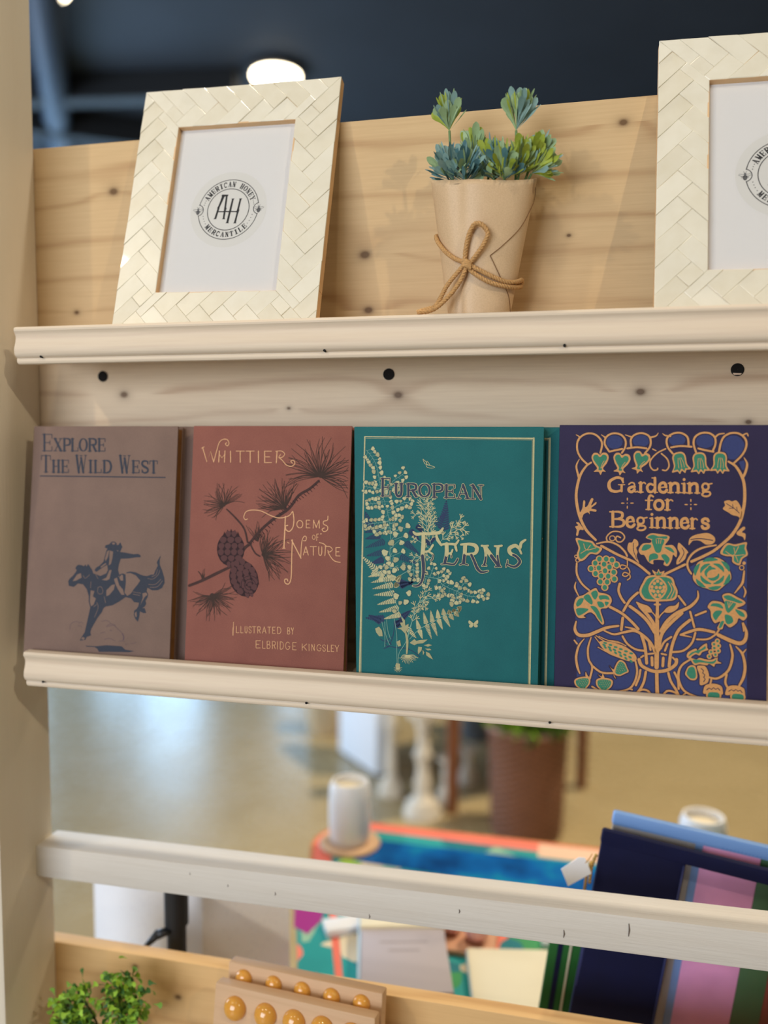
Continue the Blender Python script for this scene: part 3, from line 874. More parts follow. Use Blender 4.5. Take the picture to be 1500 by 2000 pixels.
cone 3 0 630 831 8 28 33 12 26 -17 -3 -34 -16 -16 -24 2
cone 3 0 702 855 8 29 33 11 25 -17 -2 -34 -17 -16 -23 3
cone 3 0 645 777 2 26 20 7 19 -19 3 -32 -9 -13 -16 5
cone 3 0 689 792 2 26 20 7 19 -19 3 -32 -9 -14 -16 6
cone_line 0 6 710 859 -14 -4 -15 3 -11 10 -4 13 3 14 10 10 15 5 15 -3 11 -10 4 -13
cone_line 0 6 727 835 -30 -9 -30 7 -23 19 -9 28 7 28 21 22 30 8 30 -6 23 -19 9 -28
cone_line 0 6 746 807 -48 -14 -48 10 -37 31 -14 44 11 46 34 34 48 14 48 -10 36 -31 14 -44"""
ART['ferns_illustration'] = """cream 1 15 33 65 -21 2329 1646 -12
cream 1 15 1658 2387 20 -2373
cream2 1 5 47 66 -35 2311 1633 -10 21 -2354
navy 6 11 249 1369 51 1297 43 13
navy 6 11 206 1426 48 1385 43 13
navy 6 11 252 1265 63 1218 43 13
navy 6 11 245 1193 117 1147 43 13
navy 6 11 203 1494 37 1448 43 13
navy 6 11 447 1366 596 1255 42 13
navy 6 11 401 1230 600 1148 42 13
navy 6 11 489 1484 592 1389 42 13
navy 6 11 561 1540 627 1461 41 13
navy 6 11 657 1355 754 1420 41 13
navy 6 8 101 1491 40 1653 55 18
navy 6 13 820 1485 843 1783 71 18
navy 6 8 751 1536 863 1699 45 14
navy 6 9 373 979 535 958 45 21
navy 6 9 403 943 516 975 46 21
navy 6 9 552 1033 497 956 45 21
navy 6 9 270 611 73 610 46 21
navy 6 9 242 581 105 639 46 21
navy 6 9 413 609 524 707 46 21
navy 6 9 367 551 470 621 46 21
navy 0 7 366 588 -6 -121 -35 -104 -28 -20
navy 0 7 228 413 49 -16 65 41
navy 0 7 269 322 57 22 67 -5 104 -3 77 -32 57 -42
navy 0 7 297 352 -20 27 38 11 29 -26
stem 0 4 30 2263 63 -72 45 -82 32 -127 22 -117
stem 1 3 36 2256 61 19
cream 5 43 97 2275 34 17
stem 1 3 49 2241 -26 -48
cream 5 32 23 2193 33 -109
stem 1 3 61 2227 56 17
cream 5 33 117 2244 28 17
stem 1 3 74 2212 -26 -48
cream 5 41 48 2164 27 -118
stem 1 3 87 2198 59 19
cream2 5 43 146 2217 36 17
stem 1 3 98 2182 -36 -40
cream 5 36 62 2142 33 -131
stem 1 3 106 2166 63 6
cream 5 36 169 2172 29 5
stem 1 3 115 2150 -33 -38
cream2 5 41 82 2112 34 -131
stem 1 3 124 2134 45 4
cream 5 36 169 2138 38 5
stem 1 3 133 2117 -26 -30
cream 5 33 107 2087 33 -131
stem 1 3 141 2096 37 -5
cream 5 44 178 2091 31 -9
stem 1 3 147 2071 -32 -22
cream2 5 41 115 2049 35 -146
stem 1 3 154 2046 37 -6
cream 5 41 191 2040 36 -9
stem 1 3 160 2020 -35 -24
cream 5 35 125 1996 30 -146
stem 1 3 166 1995 53 -8
cream 5 39 219 1987 35 -9
stem 1 3 172 1971 -40 -24
cream 5 38 132 1947 30 -149
stem 1 3 176 1947 38 -8
cream 5 35 214 1939 32 -12
stem 1 3 181 1924 -51 -31
cream 5 39 130 1893 28 -149
stem 1 3 185 1900 50 -10
cream 5 43 235 1890 29 -12
stem 1 3 190 1877 -38 -23
cream 5 42 152 1854 32 -149
cream 5 42 192 1865 33 -79
stem 0 4 192 1865 46 -126 41 -144 18 -135
stem 1 3 196 1853 47 -2
cream 5 35 243 1851 36 -3
stem 1 3 205 1829 -44 -37
cream2 5 33 161 1792 31 -140
stem 1 3 213 1806 76 -4
cream 5 32 289 1802 29 -3
stem 1 3 222 1782 -45 -38
cream2 5 44 177 1744 37 -140
stem 1 3 230 1759 66 -4
cream 5 34 296 1755 33 -3
stem 1 3 239 1734 -55 -40
cream2 5 44 184 1694 32 -143
stem 1 3 247 1707 64 -7
cream2 5 32 311 1700 34 -6
stem 1 3 254 1681 -33 -26
cream 5 42 221 1655 35 -143
stem 1 3 262 1654 70 -8
cream 5 32 332 1646 32 -6
stem 1 3 270 1627 -56 -42
cream 5 33 214 1585 28 -143
stem 1 3 278 1600 68 -8
cream 5 44 346 1592 31 -6
stem 1 3 282 1574 -43 -23
cream 5 33 239 1551 31 -152
stem 1 3 285 1549 53 -13
cream2 5 33 338 1536 27 -14
stem 1 3 289 1524 -42 -23
cream 5 40 247 1501 32 -151
stem 1 3 292 1498 42 -10
cream 5 34 334 1488 31 -14
stem 1 3 295 1473 -37 -20
cream 5 39 258 1453 36 -151
cream 5 38 297 1460 32 -82
stem 0 4 177 1883 -79 7 -76 13
stem 1 3 169 1884 -15 -29
cream2 5 32 154 1855 29 -118
stem 1 3 151 1885 -11 34
cream 5 33 140 1919 30 107
stem 1 3 133 1887 -22 -42
cream 5 33 111 1845 28 -118
stem 1 3 116 1889 -13 42
cream2 5 39 103 1931 36 107
stem 1 3 98 1890 -20 -32
cream 5 36 78 1858 26 -122
stem 1 3 81 1893 -9 39
cream2 5 37 72 1932 30 103
stem 1 3 64 1896 -27 -45
cream 5 35 37 1851 35 -122
stem 1 3 48 1899 -11 43
cream 5 35 37 1942 33 103
stem 1 3 31 1901 -19 -40
cream 5 42 12 1861 22 -90
cream 5 35 22 1903 12 154
stem 0 4 223 1757 -83 -20 -84 -7
stem 1 3 215 1755 -6 -45
cream 5 32 209 1710 27 -98
stem 1 3 198 1751 -24 32
cream 5 43 174 1783 25 127
stem 1 3 182 1747 -7 -46
cream 5 37 175 1701 31 -98
stem 1 3 165 1743 -26 35
cream 5 39 139 1778 35 127
stem 1 3 148 1739 -4 -34
cream2 5 44 144 1705 31 -98
stem 1 3 132 1736 -24 46
cream 5 39 108 1782 28 117
stem 1 3 115 1735 -13 -42
cream 5 41 102 1693 32 -107
stem 1 3 98 1734 -19 36
cream2 5 35 79 1770 29 117
stem 1 3 81 1732 -12 -39
cream 5 37 69 1693 34 -107
stem 1 3 64 1731 -13 27
cream2 5 34 51 1758 25 117
cream 5 32 56 1730 32 -176
stem 0 4 259 1658 95 56 82 38 64 -12
stem 1 3 270 1665 -8 46
cream 5 36 262 1711 26 100
stem 1 3 292 1678 30 -23
cream 5 42 322 1655 34 -36
stem 1 3 314 1691 -8 46
cream 5 40 306 1737 27 100
stem 1 3 336 1704 31 -24
cream 5 41 367 1680 32 -36
stem 1 3 357 1716 -3 43
cream 5 39 354 1759 34 94
stem 1 3 376 1725 32 -30
cream 5 39 408 1695 35 -42
stem 1 3 395 1733 -2 30
cream2 5 38 393 1763 25 94
stem 1 3 414 1742 37 -34
cream2 5 37 451 1708 25 -42
stem 1 3 432 1751 -2 39
cream 5 39 430 1790 30 94
stem 1 3 448 1750 7 -34
cream 5 41 455 1716 35 -78
stem 1 3 463 1747 25 39
cream 5 32 488 1786 31 57
stem 1 3 478 1744 8 -39
cream2 5 41 486 1705 31 -78
stem 1 3 493 1741 16 26
cream 5 33 509 1767 31 57
cream 5 35 500 1740 31 -11
stem 0 4 285 1568 -102 -20 -83 -12 -56 -24
stem 1 3 273 1566 -7 -37
cream 5 38 266 1529 25 -100
stem 1 3 250 1561 -31 44
cream 5 40 219 1605 31 124
stem 1 3 226 1556 -9 -53
cream2 5 34 217 1503 29 -100
stem 1 3 203 1552 -19 27
cream 5 40 184 1579 30 125
stem 1 3 180 1547 -10 -40
cream 5 34 170 1507 31 -104
stem 1 3 161 1545 -18 29
cream2 5 38 143 1574 31 121
stem 1 3 141 1542 -13 -53
cream 5 33 128 1489 29 -104
stem 1 3 122 1539 -19 33
cream2 5 44 103 1572 31 121
stem 1 3 103 1537 -9 -35
cream 5 37 94 1502 28 -104
stem 1 3 89 1532 -38 35
cream 5 40 51 1567 35 137
stem 1 3 76 1526 2 -35
cream2 5 35 78 1491 30 -87
stem 1 3 63 1520 -34 33
cream 5 40 29 1553 28 127
stem 1 3 51 1515 1 -33
cream2 5 35 52 1482 26 -87
cream2 5 34 44 1512 33 -156
stem 0 4 230 1829 80 128 63 46 58 42
stem 1 3 243 1851 -29 38
cream 5 40 214 1889 30 128
stem 1 3 270 1893 47 -8
cream 5 43 317 1885 27 -10
stem 1 3 296 1936 -31 41
cream 5 41 265 1977 28 128
stem 1 3 320 1965 34 -21
cream 5 32 354 1944 34 -31
stem 1 3 341 1980 -8 30
cream 5 42 333 2010 24 106
stem 1 3 362 1996 45 -27
cream 5 38 407 1969 30 -31
stem 1 3 383 2010 -8 30
cream2 5 39 375 2040 28 105
stem 1 3 402 2024 39 -24
cream 5 44 441 2000 31 -32
stem 1 3 422 2038 -14 51
cream 5 34 408 2089 29 105
cream 5 33 431 2045 30 35
stem 0 4 296 1505 -92 -20 -65 -25
stem 1 3 284 1503 -6 -38
cream2 5 39 278 1465 25 -99
stem 1 3 261 1498 -21 30
cream2 5 37 240 1528 28 126
stem 1 3 238 1493 -7 -45
cream2 5 44 231 1448 25 -99
stem 1 3 215 1487 -17 25
cream 5 43 198 1512 32 126
stem 1 3 196 1482 -1 -34
cream2 5 32 195 1448 33 -90
stem 1 3 180 1476 -24 24
cream2 5 38 156 1500 34 134
stem 1 3 164 1470 -1 -37
cream2 5 40 163 1433 34 -90
stem 1 3 147 1463 -23 24
cream2 5 35 124 1487 27 134
cream 5 37 139 1460 32 -159
stem 0 4 290 1541 50 20 44 64
stem 1 3 296 1544 0 37
cream2 5 34 296 1581 25 90
stem 1 3 309 1549 26 -27
cream 5 37 335 1522 32 -46
stem 1 3 321 1554 0 27
cream2 5 33 321 1581 26 90
stem 1 3 334 1558 22 -23
cream2 5 34 356 1535 31 -46
stem 1 3 346 1569 -22 30
cream2 5 43 324 1599 25 125
stem 1 3 357 1585 35 -8
cream2 5 41 392 1577 32 -12
stem 1 3 368 1601 -15 21
cream 5 39 353 1622 32 125
stem 1 3 379 1617 32 -7
cream2 5 43 411 1610 33 -12
cream 5 39 384 1625 30 56
stem 0 4 274 1902 56 1 37 -26
stem 1 3 285 1903 9 23
cream2 5 37 294 1926 26 69
stem 1 3 308 1903 12 -29
cream 5 35 320 1874 33 -66
stem 1 3 330 1903 23 15
cream 5 32 353 1918 33 32
stem 1 3 345 1893 -10 -41
cream 5 40 335 1852 26 -104
stem 1 3 360 1882 27 17
cream2 5 37 387 1899 32 32
cream2 5 38 367 1877 29 -35
stem 0 5 296 1505 8 -107 -1 -127 14 -161
cream 5 41 470 1524 43 41
stem 1 4 444 1501 -142 -36
cream2 5 42 402 1495 42 -148
stem 1 4 430 1513 -128 -75
cream 5 34 353 1440 46 -165
stem 1 4 389 1449 -85 -65
cream 5 40 454 1429 42 19
stem 1 4 423 1418 -118 -47
cream2 5 42 314 1353 51 129
stem 1 4 340 1321 -33 -22
cream 5 42 415 1361 41 -67
stem 1 4 402 1391 -95 -88
cream 5 34 253 1256 54 -153
stem 1 4 291 1275 19 -71
cream 5 38 349 1278 40 36
stem 1 4 323 1259 -14 -37
cream 5 41 432 1276 38 24
stem 1 4 404 1263 -95 -45
cream 5 44 282 1203 42 -136
stem 1 4 306 1226 5 -76
cream2 5 35 361 1193 45 -55
stem 1 4 340 1222 -28 -85
cream 5 40 441 1133 46 19
stem 1 4 406 1121 -93 -11
cream 5 37 261 1126 37 -159
stem 1 4 289 1137 24 -27
cream 5 40 215 1115 33 -148
stem 1 4 238 1129 75 -19
stem 0 5 702 1356 -41 160 -13 133 -31 152
cream 1 4,7 696 1380 43 73
cream 1 4,6 717 1416 39 18
cream 1 4,6 717 1416 -3 42
cream 1 4,7 696 1380 -58 53
cream 1 4,6 667 1407 -8 38
cream 1 4,6 667 1407 -39 6
cream 1 4,7 684 1428 46 78
cream 1 4,6 707 1467 42 20
cream 1 4,6 707 1467 -3 46
cream 1 4,7 684 1428 -69 51
cream 1 4,6 650 1454 -14 40
cream 1 4,6 650 1454 -43 2
cream 1 4,7 672 1476 27 95
cream 1 4,6 685 1523 39 32
cream 1 4,6 685 1523 -15 47
cream 1 4,7 672 1476 -88 67
cream 1 4,6 628 1509 -18 52
cream 1 4,6 628 1509 -56 4
cream 1 4,7 661 1522 64 85
cream 1 4,6 693 1565 50 17
cream 1 4,6 693 1565 2 53
cream 1 4,7 661 1522 -76 64
cream 1 4,6 623 1554 -13 48
cream 1 4,6 623 1554 -49 6
cream 1 4,7 657 1562 37 86
cream 1 4,6 675 1605 40 25
cream 1 4,6 675 1605 -9 46
cream 1 4,7 657 1562 -57 62
cream 1 4,6 628 1593 -5 42
cream 1 4,6 628 1593 -41 10
cream 1 4,7 653 1603 37 73
cream 1 4,6 671 1639 37 20
cream 1 4,6 671 1639 -5 41
cream 1 4,7 653 1603 -88 74
cream 1 4,6 609 1640 -15 55
cream 1 4,6 609 1640 -57 6
cream 1 4,7 649 1643 46 74
cream 1 4,6 672 1680 40 18
cream 1 4,6 672 1680 -2 44
cream 1 4,7 649 1643 -64 88
cream 1 4,6 617 1687 -1 54
cream 1 4,6 617 1687 -51 19
cream 1 4,7 640 1687 50 88
cream 1 4,6 665 1731 46 23
cream 1 4,6 665 1731 -4 51
cream 1 4,7 640 1687 -77 68
cream 1 4,6 602 1721 -13 50
cream 1 4,6 602 1721 -51 7
cream 1 4,7 631 1733 53 100
cream 1 4,6 658 1783 50 27
cream 1 4,6 658 1783 -8 57
cream 1 4,7 631 1733 -70 48
cream 1 4,6 596 1757 -15 39
cream 1 4,6 596 1757 -43 1
cream 1 4,7 621 1778 46 83
cream 1 4,6 644 1819 42 22
cream 1 4,6 644 1819 -5 47
cream 1 4,7 621 1778 -89 78
cream 1 4,6 577 1817 -15 57
cream 1 4,6 577 1817 -59 7
stem 0 5 691 1427 22 179 -32 160
cream 1 4,7 694 1450 41 37
cream 1 4,6 715 1469 27 4
cream 1 4,6 715 1469 6 27
cream 1 4,7 694 1450 -39 64
cream 1 4,6 674 1482 2 38
cream 1 4,6 674 1482 -35 16
cream 1 4,7 699 1495 39 47
cream 1 4,6 719 1518 29 9
cream 1 4,6 719 1518 2 31
cream 1 4,7 699 1495 -20 47
cream 1 4,6 689 1518 6 26
cream 1 4,6 689 1518 -22 15
cream 1 4,7 705 1539 47 58
cream 1 4,6 728 1568 37 11
cream 1 4,6 728 1568 3 38
cream 1 4,7 705 1539 -35 64
cream 1 4,6 687 1571 4 36
cream 1 4,6 687 1571 -32 16
cream 1 4,7 710 1584 38 48
cream 1 4,6 729 1608 29 9
cream 1 4,6 729 1608 2 30
cream 1 4,7 710 1584 -23 49
cream 1 4,6 699 1608 4 27
cream 1 4,6 699 1608 -24 14
cream 1 4,7 709 1626 30 46
cream 1 4,6 724 1649 25 10
cream 1 4,6 724 1649 -1 27
cream 1 4,7 709 1626 -49 33
cream 1 4,6 685 1642 -11 27
cream 1 4,6 685 1642 -30 0
cream 1 4,7 701 1666 25 50
cream 1 4,6 714 1691 24 14
cream 1 4,6 714 1691 -4 28
cream 1 4,7 701 1666 -59 47
cream 1 4,6 672 1689 -11 36
cream 1 4,6 672 1689 -38 3
cream 1 4,7 693 1706 20 49
cream 1 4,6 703 1731 22 14
cream 1 4,6 703 1731 -6 25
cream 1 4,7 693 1706 -43 45
cream 1 4,6 671 1729 -5 30
cream 1 4,6 671 1729 -31 6
cream 1 4,7 685 1746 39 63
cream 1 4,6 705 1777 33 15
cream 1 4,6 705 1777 -2 37
cream 1 4,7 685 1746 -55 38
cream 1 4,6 658 1765 -12 31
cream 1 4,6 658 1765 -34 1
stem 0 5 660 1560 -57 79 -81 -11
cream 1 4,7 641 1587 7 52
cream 1 4,6 645 1613 18 20
cream 1 4,6 645 1613 -13 24
cream 1 4,7 641 1587 -41 9
cream 1 4,6 620 1592 -14 15
cream 1 4,6 620 1592 -19 -8
cream 1 4,7 603 1639 -46 28
cream 1 4,6 580 1653 -11 24
cream 1 4,6 580 1653 -27 -2
cream 1 4,7 603 1639 -24 -30
cream 1 4,6 591 1624 -19 -5
cream 1 4,6 591 1624 -1 -19
cream 1 4,7 549 1632 -49 34
cream 1 4,6 524 1649 -10 27
cream 1 4,6 524 1649 -29 0
cream 1 4,7 549 1632 -40 -32
cream 1 4,6 529 1616 -26 -2
cream 1 4,6 529 1616 -8 -25
stem 0 5 783 1368 96 101 70 46 88 2
cream 1 6,10 819 1406 70 7
cream 1 5,9 854 1409 31 -16
cream 1 5,9 854 1409 27 23
cream 1 6,10 819 1406 1 76
cream 1 5,9 819 1444 22 31
cream 1 5,9 819 1444 -21 31
cream 1 6,10 887 1474 74 3
cream 1 5,9 924 1476 31 -20
cream 1 5,9 924 1476 30 21
cream 1 6,10 887 1474 24 83
cream 1 5,9 899 1516 33 28
cream 1 5,9 899 1516 -14 41
cream 1 6,10 940 1509 78 -10
cream 1 5,9 979 1504 29 -26
cream 1 5,9 979 1504 35 17
cream 1 6,10 940 1509 28 77
cream 1 5,9 954 1548 33 24
cream 1 5,9 954 1548 -11 40
cream 1 6,10 1004 1517 58 -54
cream 1 5,9 1033 1490 9 -38
cream 1 5,9 1033 1490 39 -6
cream 1 6,10 1004 1517 50 50
cream 1 5,9 1029 1542 35 7
cream 1 5,9 1029 1542 7 35
stem 0 5 896 1478 42 81 70 42
cream 1 6,10 917 1518 69 36
cream 1 5,9 952 1536 39 -4
cream 1 5,9 952 1536 18 35
cream 1 6,10 917 1518 -14 59
cream 1 5,9 910 1548 11 28
cream 1 5,9 910 1548 -22 20
cream 1 6,10 974 1580 55 -13
cream 1 5,9 1001 1573 20 -21
cream 1 5,9 1001 1573 27 11
cream 1 6,10 974 1580 26 70
cream 1 5,9 987 1615 30 21
cream 1 5,9 987 1615 -9 36
stem 0 5 844 1432 89 21 80 -20
cream 1 5,9 873 1439 46 -18
cream 1 4,8 896 1430 14 -20
cream 1 4,8 896 1430 24 6
cream 1 5,9 873 1439 26 28
cream 1 4,8 886 1453 19 5
cream 1 4,8 886 1453 2 19
cream 1 5,9 933 1453 29 -39
cream 1 4,8 947 1433 2 -24
cream 1 4,8 947 1433 24 -7
cream 1 5,9 933 1453 38 10
cream 1 4,8 952 1458 18 -7
cream 1 4,8 952 1458 13 15
cream 1 5,9 986 1439 29 -28
cream 1 4,8 1001 1425 4 -19
cream 1 4,8 1001 1425 19 -3
cream 1 5,9 986 1439 35 19
cream 1 4,8 1004 1449 20 -2
cream 1 4,8 1004 1449 9 17
stem 0 5 724 1224 -91 5 -108 -13
cream 1 4,7 701 1225 -50 33
cream 1 4,6 676 1242 -11 28
cream 1 4,6 676 1242 -30 -1
cream 1 4,7 701 1225 -40 -23
cream 1 4,6 681 1214 -23 1
cream 1 4,6 681 1214 -10 -21
cream 1 4,7 656 1228 -38 29
cream 1 4,6 637 1243 -7 23
cream 1 4,6 637 1243 -24 1
cream 1 4,7 656 1228 -55 -33
cream 1 4,6 629 1212 -32 2
cream 1 4,6 629 1212 -14 -29
cream 1 4,7 606 1226 -55 23
cream 1 4,6 579 1238 -17 24
cream 1 4,6 579 1238 -30 -7
cream 1 4,7 606 1226 -45 -50
cream 1 4,6 584 1201 -33 -8
cream 1 4,6 584 1201 -4 -33
cream 1 4,7 552 1220 -51 38
cream 1 4,6 527 1239 -10 30
cream 1 4,6 527 1239 -32 1
cream 1 4,7 552 1220 -40 -47
cream 1 4,6 532 1196 -30 -8
cream 1 4,6 532 1196 -3 -30
stem 0 5 713 1295 -139 93 -45 8
cream 1 4,7 667 1326 -17 36
cream 1 4,6 658 1344 3 19
cream 1 4,6 658 1344 -17 10
cream 1 4,7 667 1326 -35 -6
cream 1 4,6 649 1323 -16 7
cream 1 4,6 649 1323 -13 -12
cream 1 4,7 574 1388 -28 27
cream 1 4,6 560 1401 -4 19
cream 1 4,6 560 1401 -20 3
cream 1 4,7 574 1388 -36 -21
cream 1 4,6 556 1378 -21 1
cream 1 4,6 556 1378 -9 -19
cream 1 4,7 544 1393 -24 33
cream 1 4,6 532 1410 0 20
cream 1 4,6 532 1410 -19 7
cream 1 4,7 544 1393 -39 -26
cream 1 4,6 524 1380 -23 0
cream 1 4,6 524 1380 -8 -21
cream 6 11 346 949 136 898 37 14
cream 6 11 325 1014 120 958 37 14
cream 6 11 265 1067 89 1013 37 14
cream 6 11 367 867 152 838 36 14
cream 6 11 379 802 189 746 36 14
cream 6 11 409 729 210 673 36 14
cream 6 11 430 666 260 610 36 14
cream 6 11 363 997 256 1067 36 14
cream 6 11 385 923 364 969 35 14
cream 6 11 373 979 419 1046 36 14
cream 6 9 169 1082 12 1222 42 13
cream 6 8 132 1024 201 1130 33 12
cream 6 8 211 972 246 1066 33 12
stem 0 6 169 1082 90 -108 90 -136 62 -155 50 -71
stem 0 6 523 430 91 98 129 76 109 70 146 76
cream 6 10 614 528 583 627 29 10
cream 6 10 614 528 649 438 29 10
cream 6 10 683 582 651 695 29 10
cream 6 10 683 582 738 443 29 10
cream 6 10 743 599 721 717 29 10
cream 6 10 743 599 793 474 29 10
cream 6 10 798 639 786 730 29 10
cream 6 10 798 639 842 540 29 10
cream 6 10 852 674 841 742 29 10
cream 6 10 852 674 915 567 29 10
cream 6 10 907 686 897 731 29 10
cream 6 10 907 686 946 637 29 10
cream 6 10 953 711 938 742 29 10
cream 6 10 953 711 995 672 29 10
cream 6 10 984 735 1016 769 30 10
cream 6 10 984 735 1008 732 29 10
cream 6 8 491 539 588 443 37 13
stem 0 5 627 1045 141 -17 55 25 54 48
stem 1 3 648 1042 22 38
cream 5 35 670 1080 25 60
stem 1 3 690 1037 8 -30
cream 5 33 698 1007 28 -76
stem 1 3 733 1032 18 32
cream2 5 33 751 1064 27 60
stem 1 3 771 1029 26 -25
cream 5 36 797 1004 33 -43
stem 1 3 787 1037 -2 44
cream 5 39 785 1081 29 92
stem 1 3 804 1044 36 -34
cream 5 42 840 1010 27 -43
stem 1 3 820 1052 -2 40
cream2 5 33 818 1092 28 92
stem 1 3 836 1065 37 -18
cream 5 40 873 1047 34 -26
stem 1 3 853 1079 -15 41
cream 5 33 838 1120 28 110
stem 1 3 869 1094 27 -13
cream 5 35 896 1081 28 -26
cream 5 37 877 1101 31 42
stem 0 5 768 1028 76 -66 122 -49 111 -41 100 0
stem 1 3 775 1021 63 33
cream 5 37 838 1054 28 27
stem 1 3 790 1009 -22 -60
cream 5 39 768 949 27 -110
stem 1 3 804 996 56 29
cream 5 35 860 1025 27 27
stem 1 3 819 984 -17 -46
cream 5 32 802 938 32 -110
stem 1 3 833 971 49 25
cream 5 38 882 996 29 27
stem 1 3 850 960 -2 -72
cream 5 42 848 888 33 -91
stem 1 3 873 950 42 43
cream 5 36 915 993 37 45
stem 1 3 896 941 -1 -72
cream 5 33 895 869 36 -91
stem 1 3 919 931 49 49
cream 5 44 968 980 31 45
stem 1 3 943 922 -2 -70
cream 5 44 941 852 31 -91
stem 1 3 966 913 29 32
cream2 5 39 995 945 35 47
stem 1 3 987 905 1 -51
cream 5 32 988 854 28 -89
stem 1 3 1008 897 42 46
cream 5 40 1050 943 30 47
stem 1 3 1029 889 1 -53
cream 5 33 1030 836 33 -89
stem 1 3 1051 882 34 38
cream 5 40 1085 920 29 48
stem 1 3 1072 874 0 -47
cream2 5 40 1072 827 32 -89
stem 1 3 1091 872 16 37
cream2 5 35 1107 909 28 67
stem 1 3 1111 872 17 -46
cream 5 43 1128 826 33 -69
stem 1 3 1130 872 15 37
cream 5 35 1145 909 29 67
stem 1 3 1149 872 20 -52
cream 5 44 1169 820 26 -69
stem 1 3 1168 872 19 46
cream 5 37 1187 918 30 67
cream 5 41 1177 872 33 0
stem 0 5 702 1030 43 130
stem 1 3 707 1043 -31 24
cream2 5 36 676 1067 23 141
stem 1 3 715 1069 29 2
cream 5 42 744 1071 23 4
stem 1 3 724 1095 -33 26
cream 5 42 691 1121 28 141
stem 1 3 732 1121 30 2
cream 5 35 762 1123 24 4
stem 1 3 741 1147 -25 20
cream 5 42 716 1167 25 141
cream 5 38 745 1160 28 72
stem 0 5 835 966 -36 -61 29 -45
stem 1 3 828 954 17 -22
cream2 5 41 845 932 25 -51
stem 1 3 813 930 -41 5
cream 5 40 772 935 31 173
stem 1 3 799 905 26 5
cream2 5 35 825 910 31 12
stem 1 3 811 887 -19 -27
cream 5 44 792 860 27 -126
stem 1 3 823 869 29 7
cream2 5 38 852 876 28 12
cream2 5 41 828 860 31 -57
stem 0 5 975 913 53 66 27 38
stem 1 3 986 926 -22 38
cream 5 36 964 964 30 120
stem 1 3 1007 953 34 -10
cream2 5 35 1041 943 29 -16
stem 1 3 1028 979 -18 28
cream2 5 34 1010 1007 26 123
stem 1 3 1039 994 50 -11
cream 5 34 1089 983 33 -13
stem 1 3 1049 1009 -19 29
cream2 5 34 1030 1038 34 123
cream2 5 33 1055 1017 33 55
stem 0 5 966 903 3 -100
stem 1 3 966 897 44 -15
cream2 5 39 1010 882 30 -19
stem 1 3 966 885 -41 -19
cream 5 34 925 866 37 -156
stem 1 3 967 872 36 -13
cream 5 33 1003 859 31 -19
stem 1 3 967 860 -30 -14
cream2 5 40 937 846 34 -156
stem 1 3 967 847 42 -14
cream2 5 38 1009 833 35 -19
stem 1 3 968 834 -38 -17
cream 5 32 930 817 39 -156
stem 1 3 968 822 31 -11
cream 5 36 999 811 30 -19
stem 1 3 969 809 -45 -20
cream2 5 40 924 789 39 -156
cream 5 34 969 803 35 -88
stem 0 5 665 1028 -17 -75
stem 1 3 663 1021 29 -20
cream2 5 33 692 1001 30 -33
stem 1 3 660 1006 -42 -8
cream 5 34 618 998 24 -170
stem 1 3 657 991 29 -19
cream2 5 34 686 972 26 -33
stem 1 3 653 976 -32 -6
cream 5 40 621 970 34 -170
stem 1 3 650 961 25 -17
cream 5 32 675 944 25 -33
cream 5 44 648 953 30 -103
stem 0 5 529 1171 24 -166
stem 1 3 530 1161 44 -10
cream 5 32 574 1151 30 -13
stem 1 3 533 1143 -31 -18
cream 5 40 502 1125 37 -150
stem 1 3 536 1124 41 -9
cream2 5 32 577 1115 31 -13
stem 1 3 538 1106 -42 -24
cream2 5 32 496 1082 30 -150
stem 1 3 541 1088 37 -9
cream 5 38 578 1079 33 -13
stem 1 3 543 1069 -26 -15
cream2 5 40 517 1054 31 -150
stem 1 3 546 1051 30 -7
cream2 5 43 576 1044 30 -13
stem 1 3 549 1032 -41 -23
cream2 5 40 508 1009 32 -150
stem 1 3 551 1014 33 -7
cream 5 38 584 1007 36 -13
cream2 5 43 553 1005 31 -82
stem 0 5 1177 877 44 56
stem 1 3 1199 905 -10 17
cream 5 44 1189 922 33 120
cream 5 40 1221 933 31 52
stem 0 5 1177 877 91 18
stem 1 3 1200 881 5 24
cream2 5 41 1205 905 29 78
stem 1 3 1245 890 19 -30
cream 5 40 1264 860 27 -58
cream2 5 40 1268 895 33 11
stem 0 5 1177 877 51 -25
stem 1 3 1203 864 9 8
cream 5 38 1212 872 30 42
cream2 5 40 1228 852 29 -26
stem 0 5 388 1137 -66 -30 -48 7
stem 1 3 374 1131 2 -31
cream 5 42 376 1100 31 -87
stem 1 3 348 1119 -22 20
cream 5 44 326 1139 36 138
stem 1 3 322 1107 -24 -39
cream 5 38 298 1068 35 -122
stem 1 3 302 1110 -9 42
cream 5 41 293 1152 38 103
stem 1 3 283 1113 -27 -43
cream 5 43 256 1070 37 -122
cream2 5 36 274 1114 38 171
cream2 5 36 436 1121 47 2
cream 5 44 500 873 43 -9
cream 5 34 378 839 48 -158
cream 5 35 474 788 44 -49
cream 5 34 351 1089 43 -55
cream2 5 35 418 776 32 -43
cream2 5 32 363 690 37 88
stem 0 6 529 541 50 206 64 77 35 94
cream 1 4,7 544 603 62 51
cream 1 4,7 575 629 40 4
cream 1 4,7 575 629 11 38
cream 1 4,7 544 603 -21 60
cream 1 4,7 533 633 9 31
cream 1 4,7 533 633 -26 18
cream 1 4,7 574 727 47 45
cream 1 4,7 598 750 32 6
cream 1 4,7 598 750 6 31
cream 1 4,7 574 727 -27 69
cream 1 4,7 561 761 9 37
cream 1 4,7 561 761 -32 21
cream 1 4,7 611 786 58 19
cream 1 4,7 640 795 29 -8
cream 1 4,7 640 795 19 24
cream 1 4,7 611 786 10 78
cream 1 4,7 616 825 26 30
cream 1 4,7 616 825 -19 34
cream 1 4,7 646 833 73 40
cream 1 4,7 683 853 40 -4
cream 1 4,7 683 853 19 36
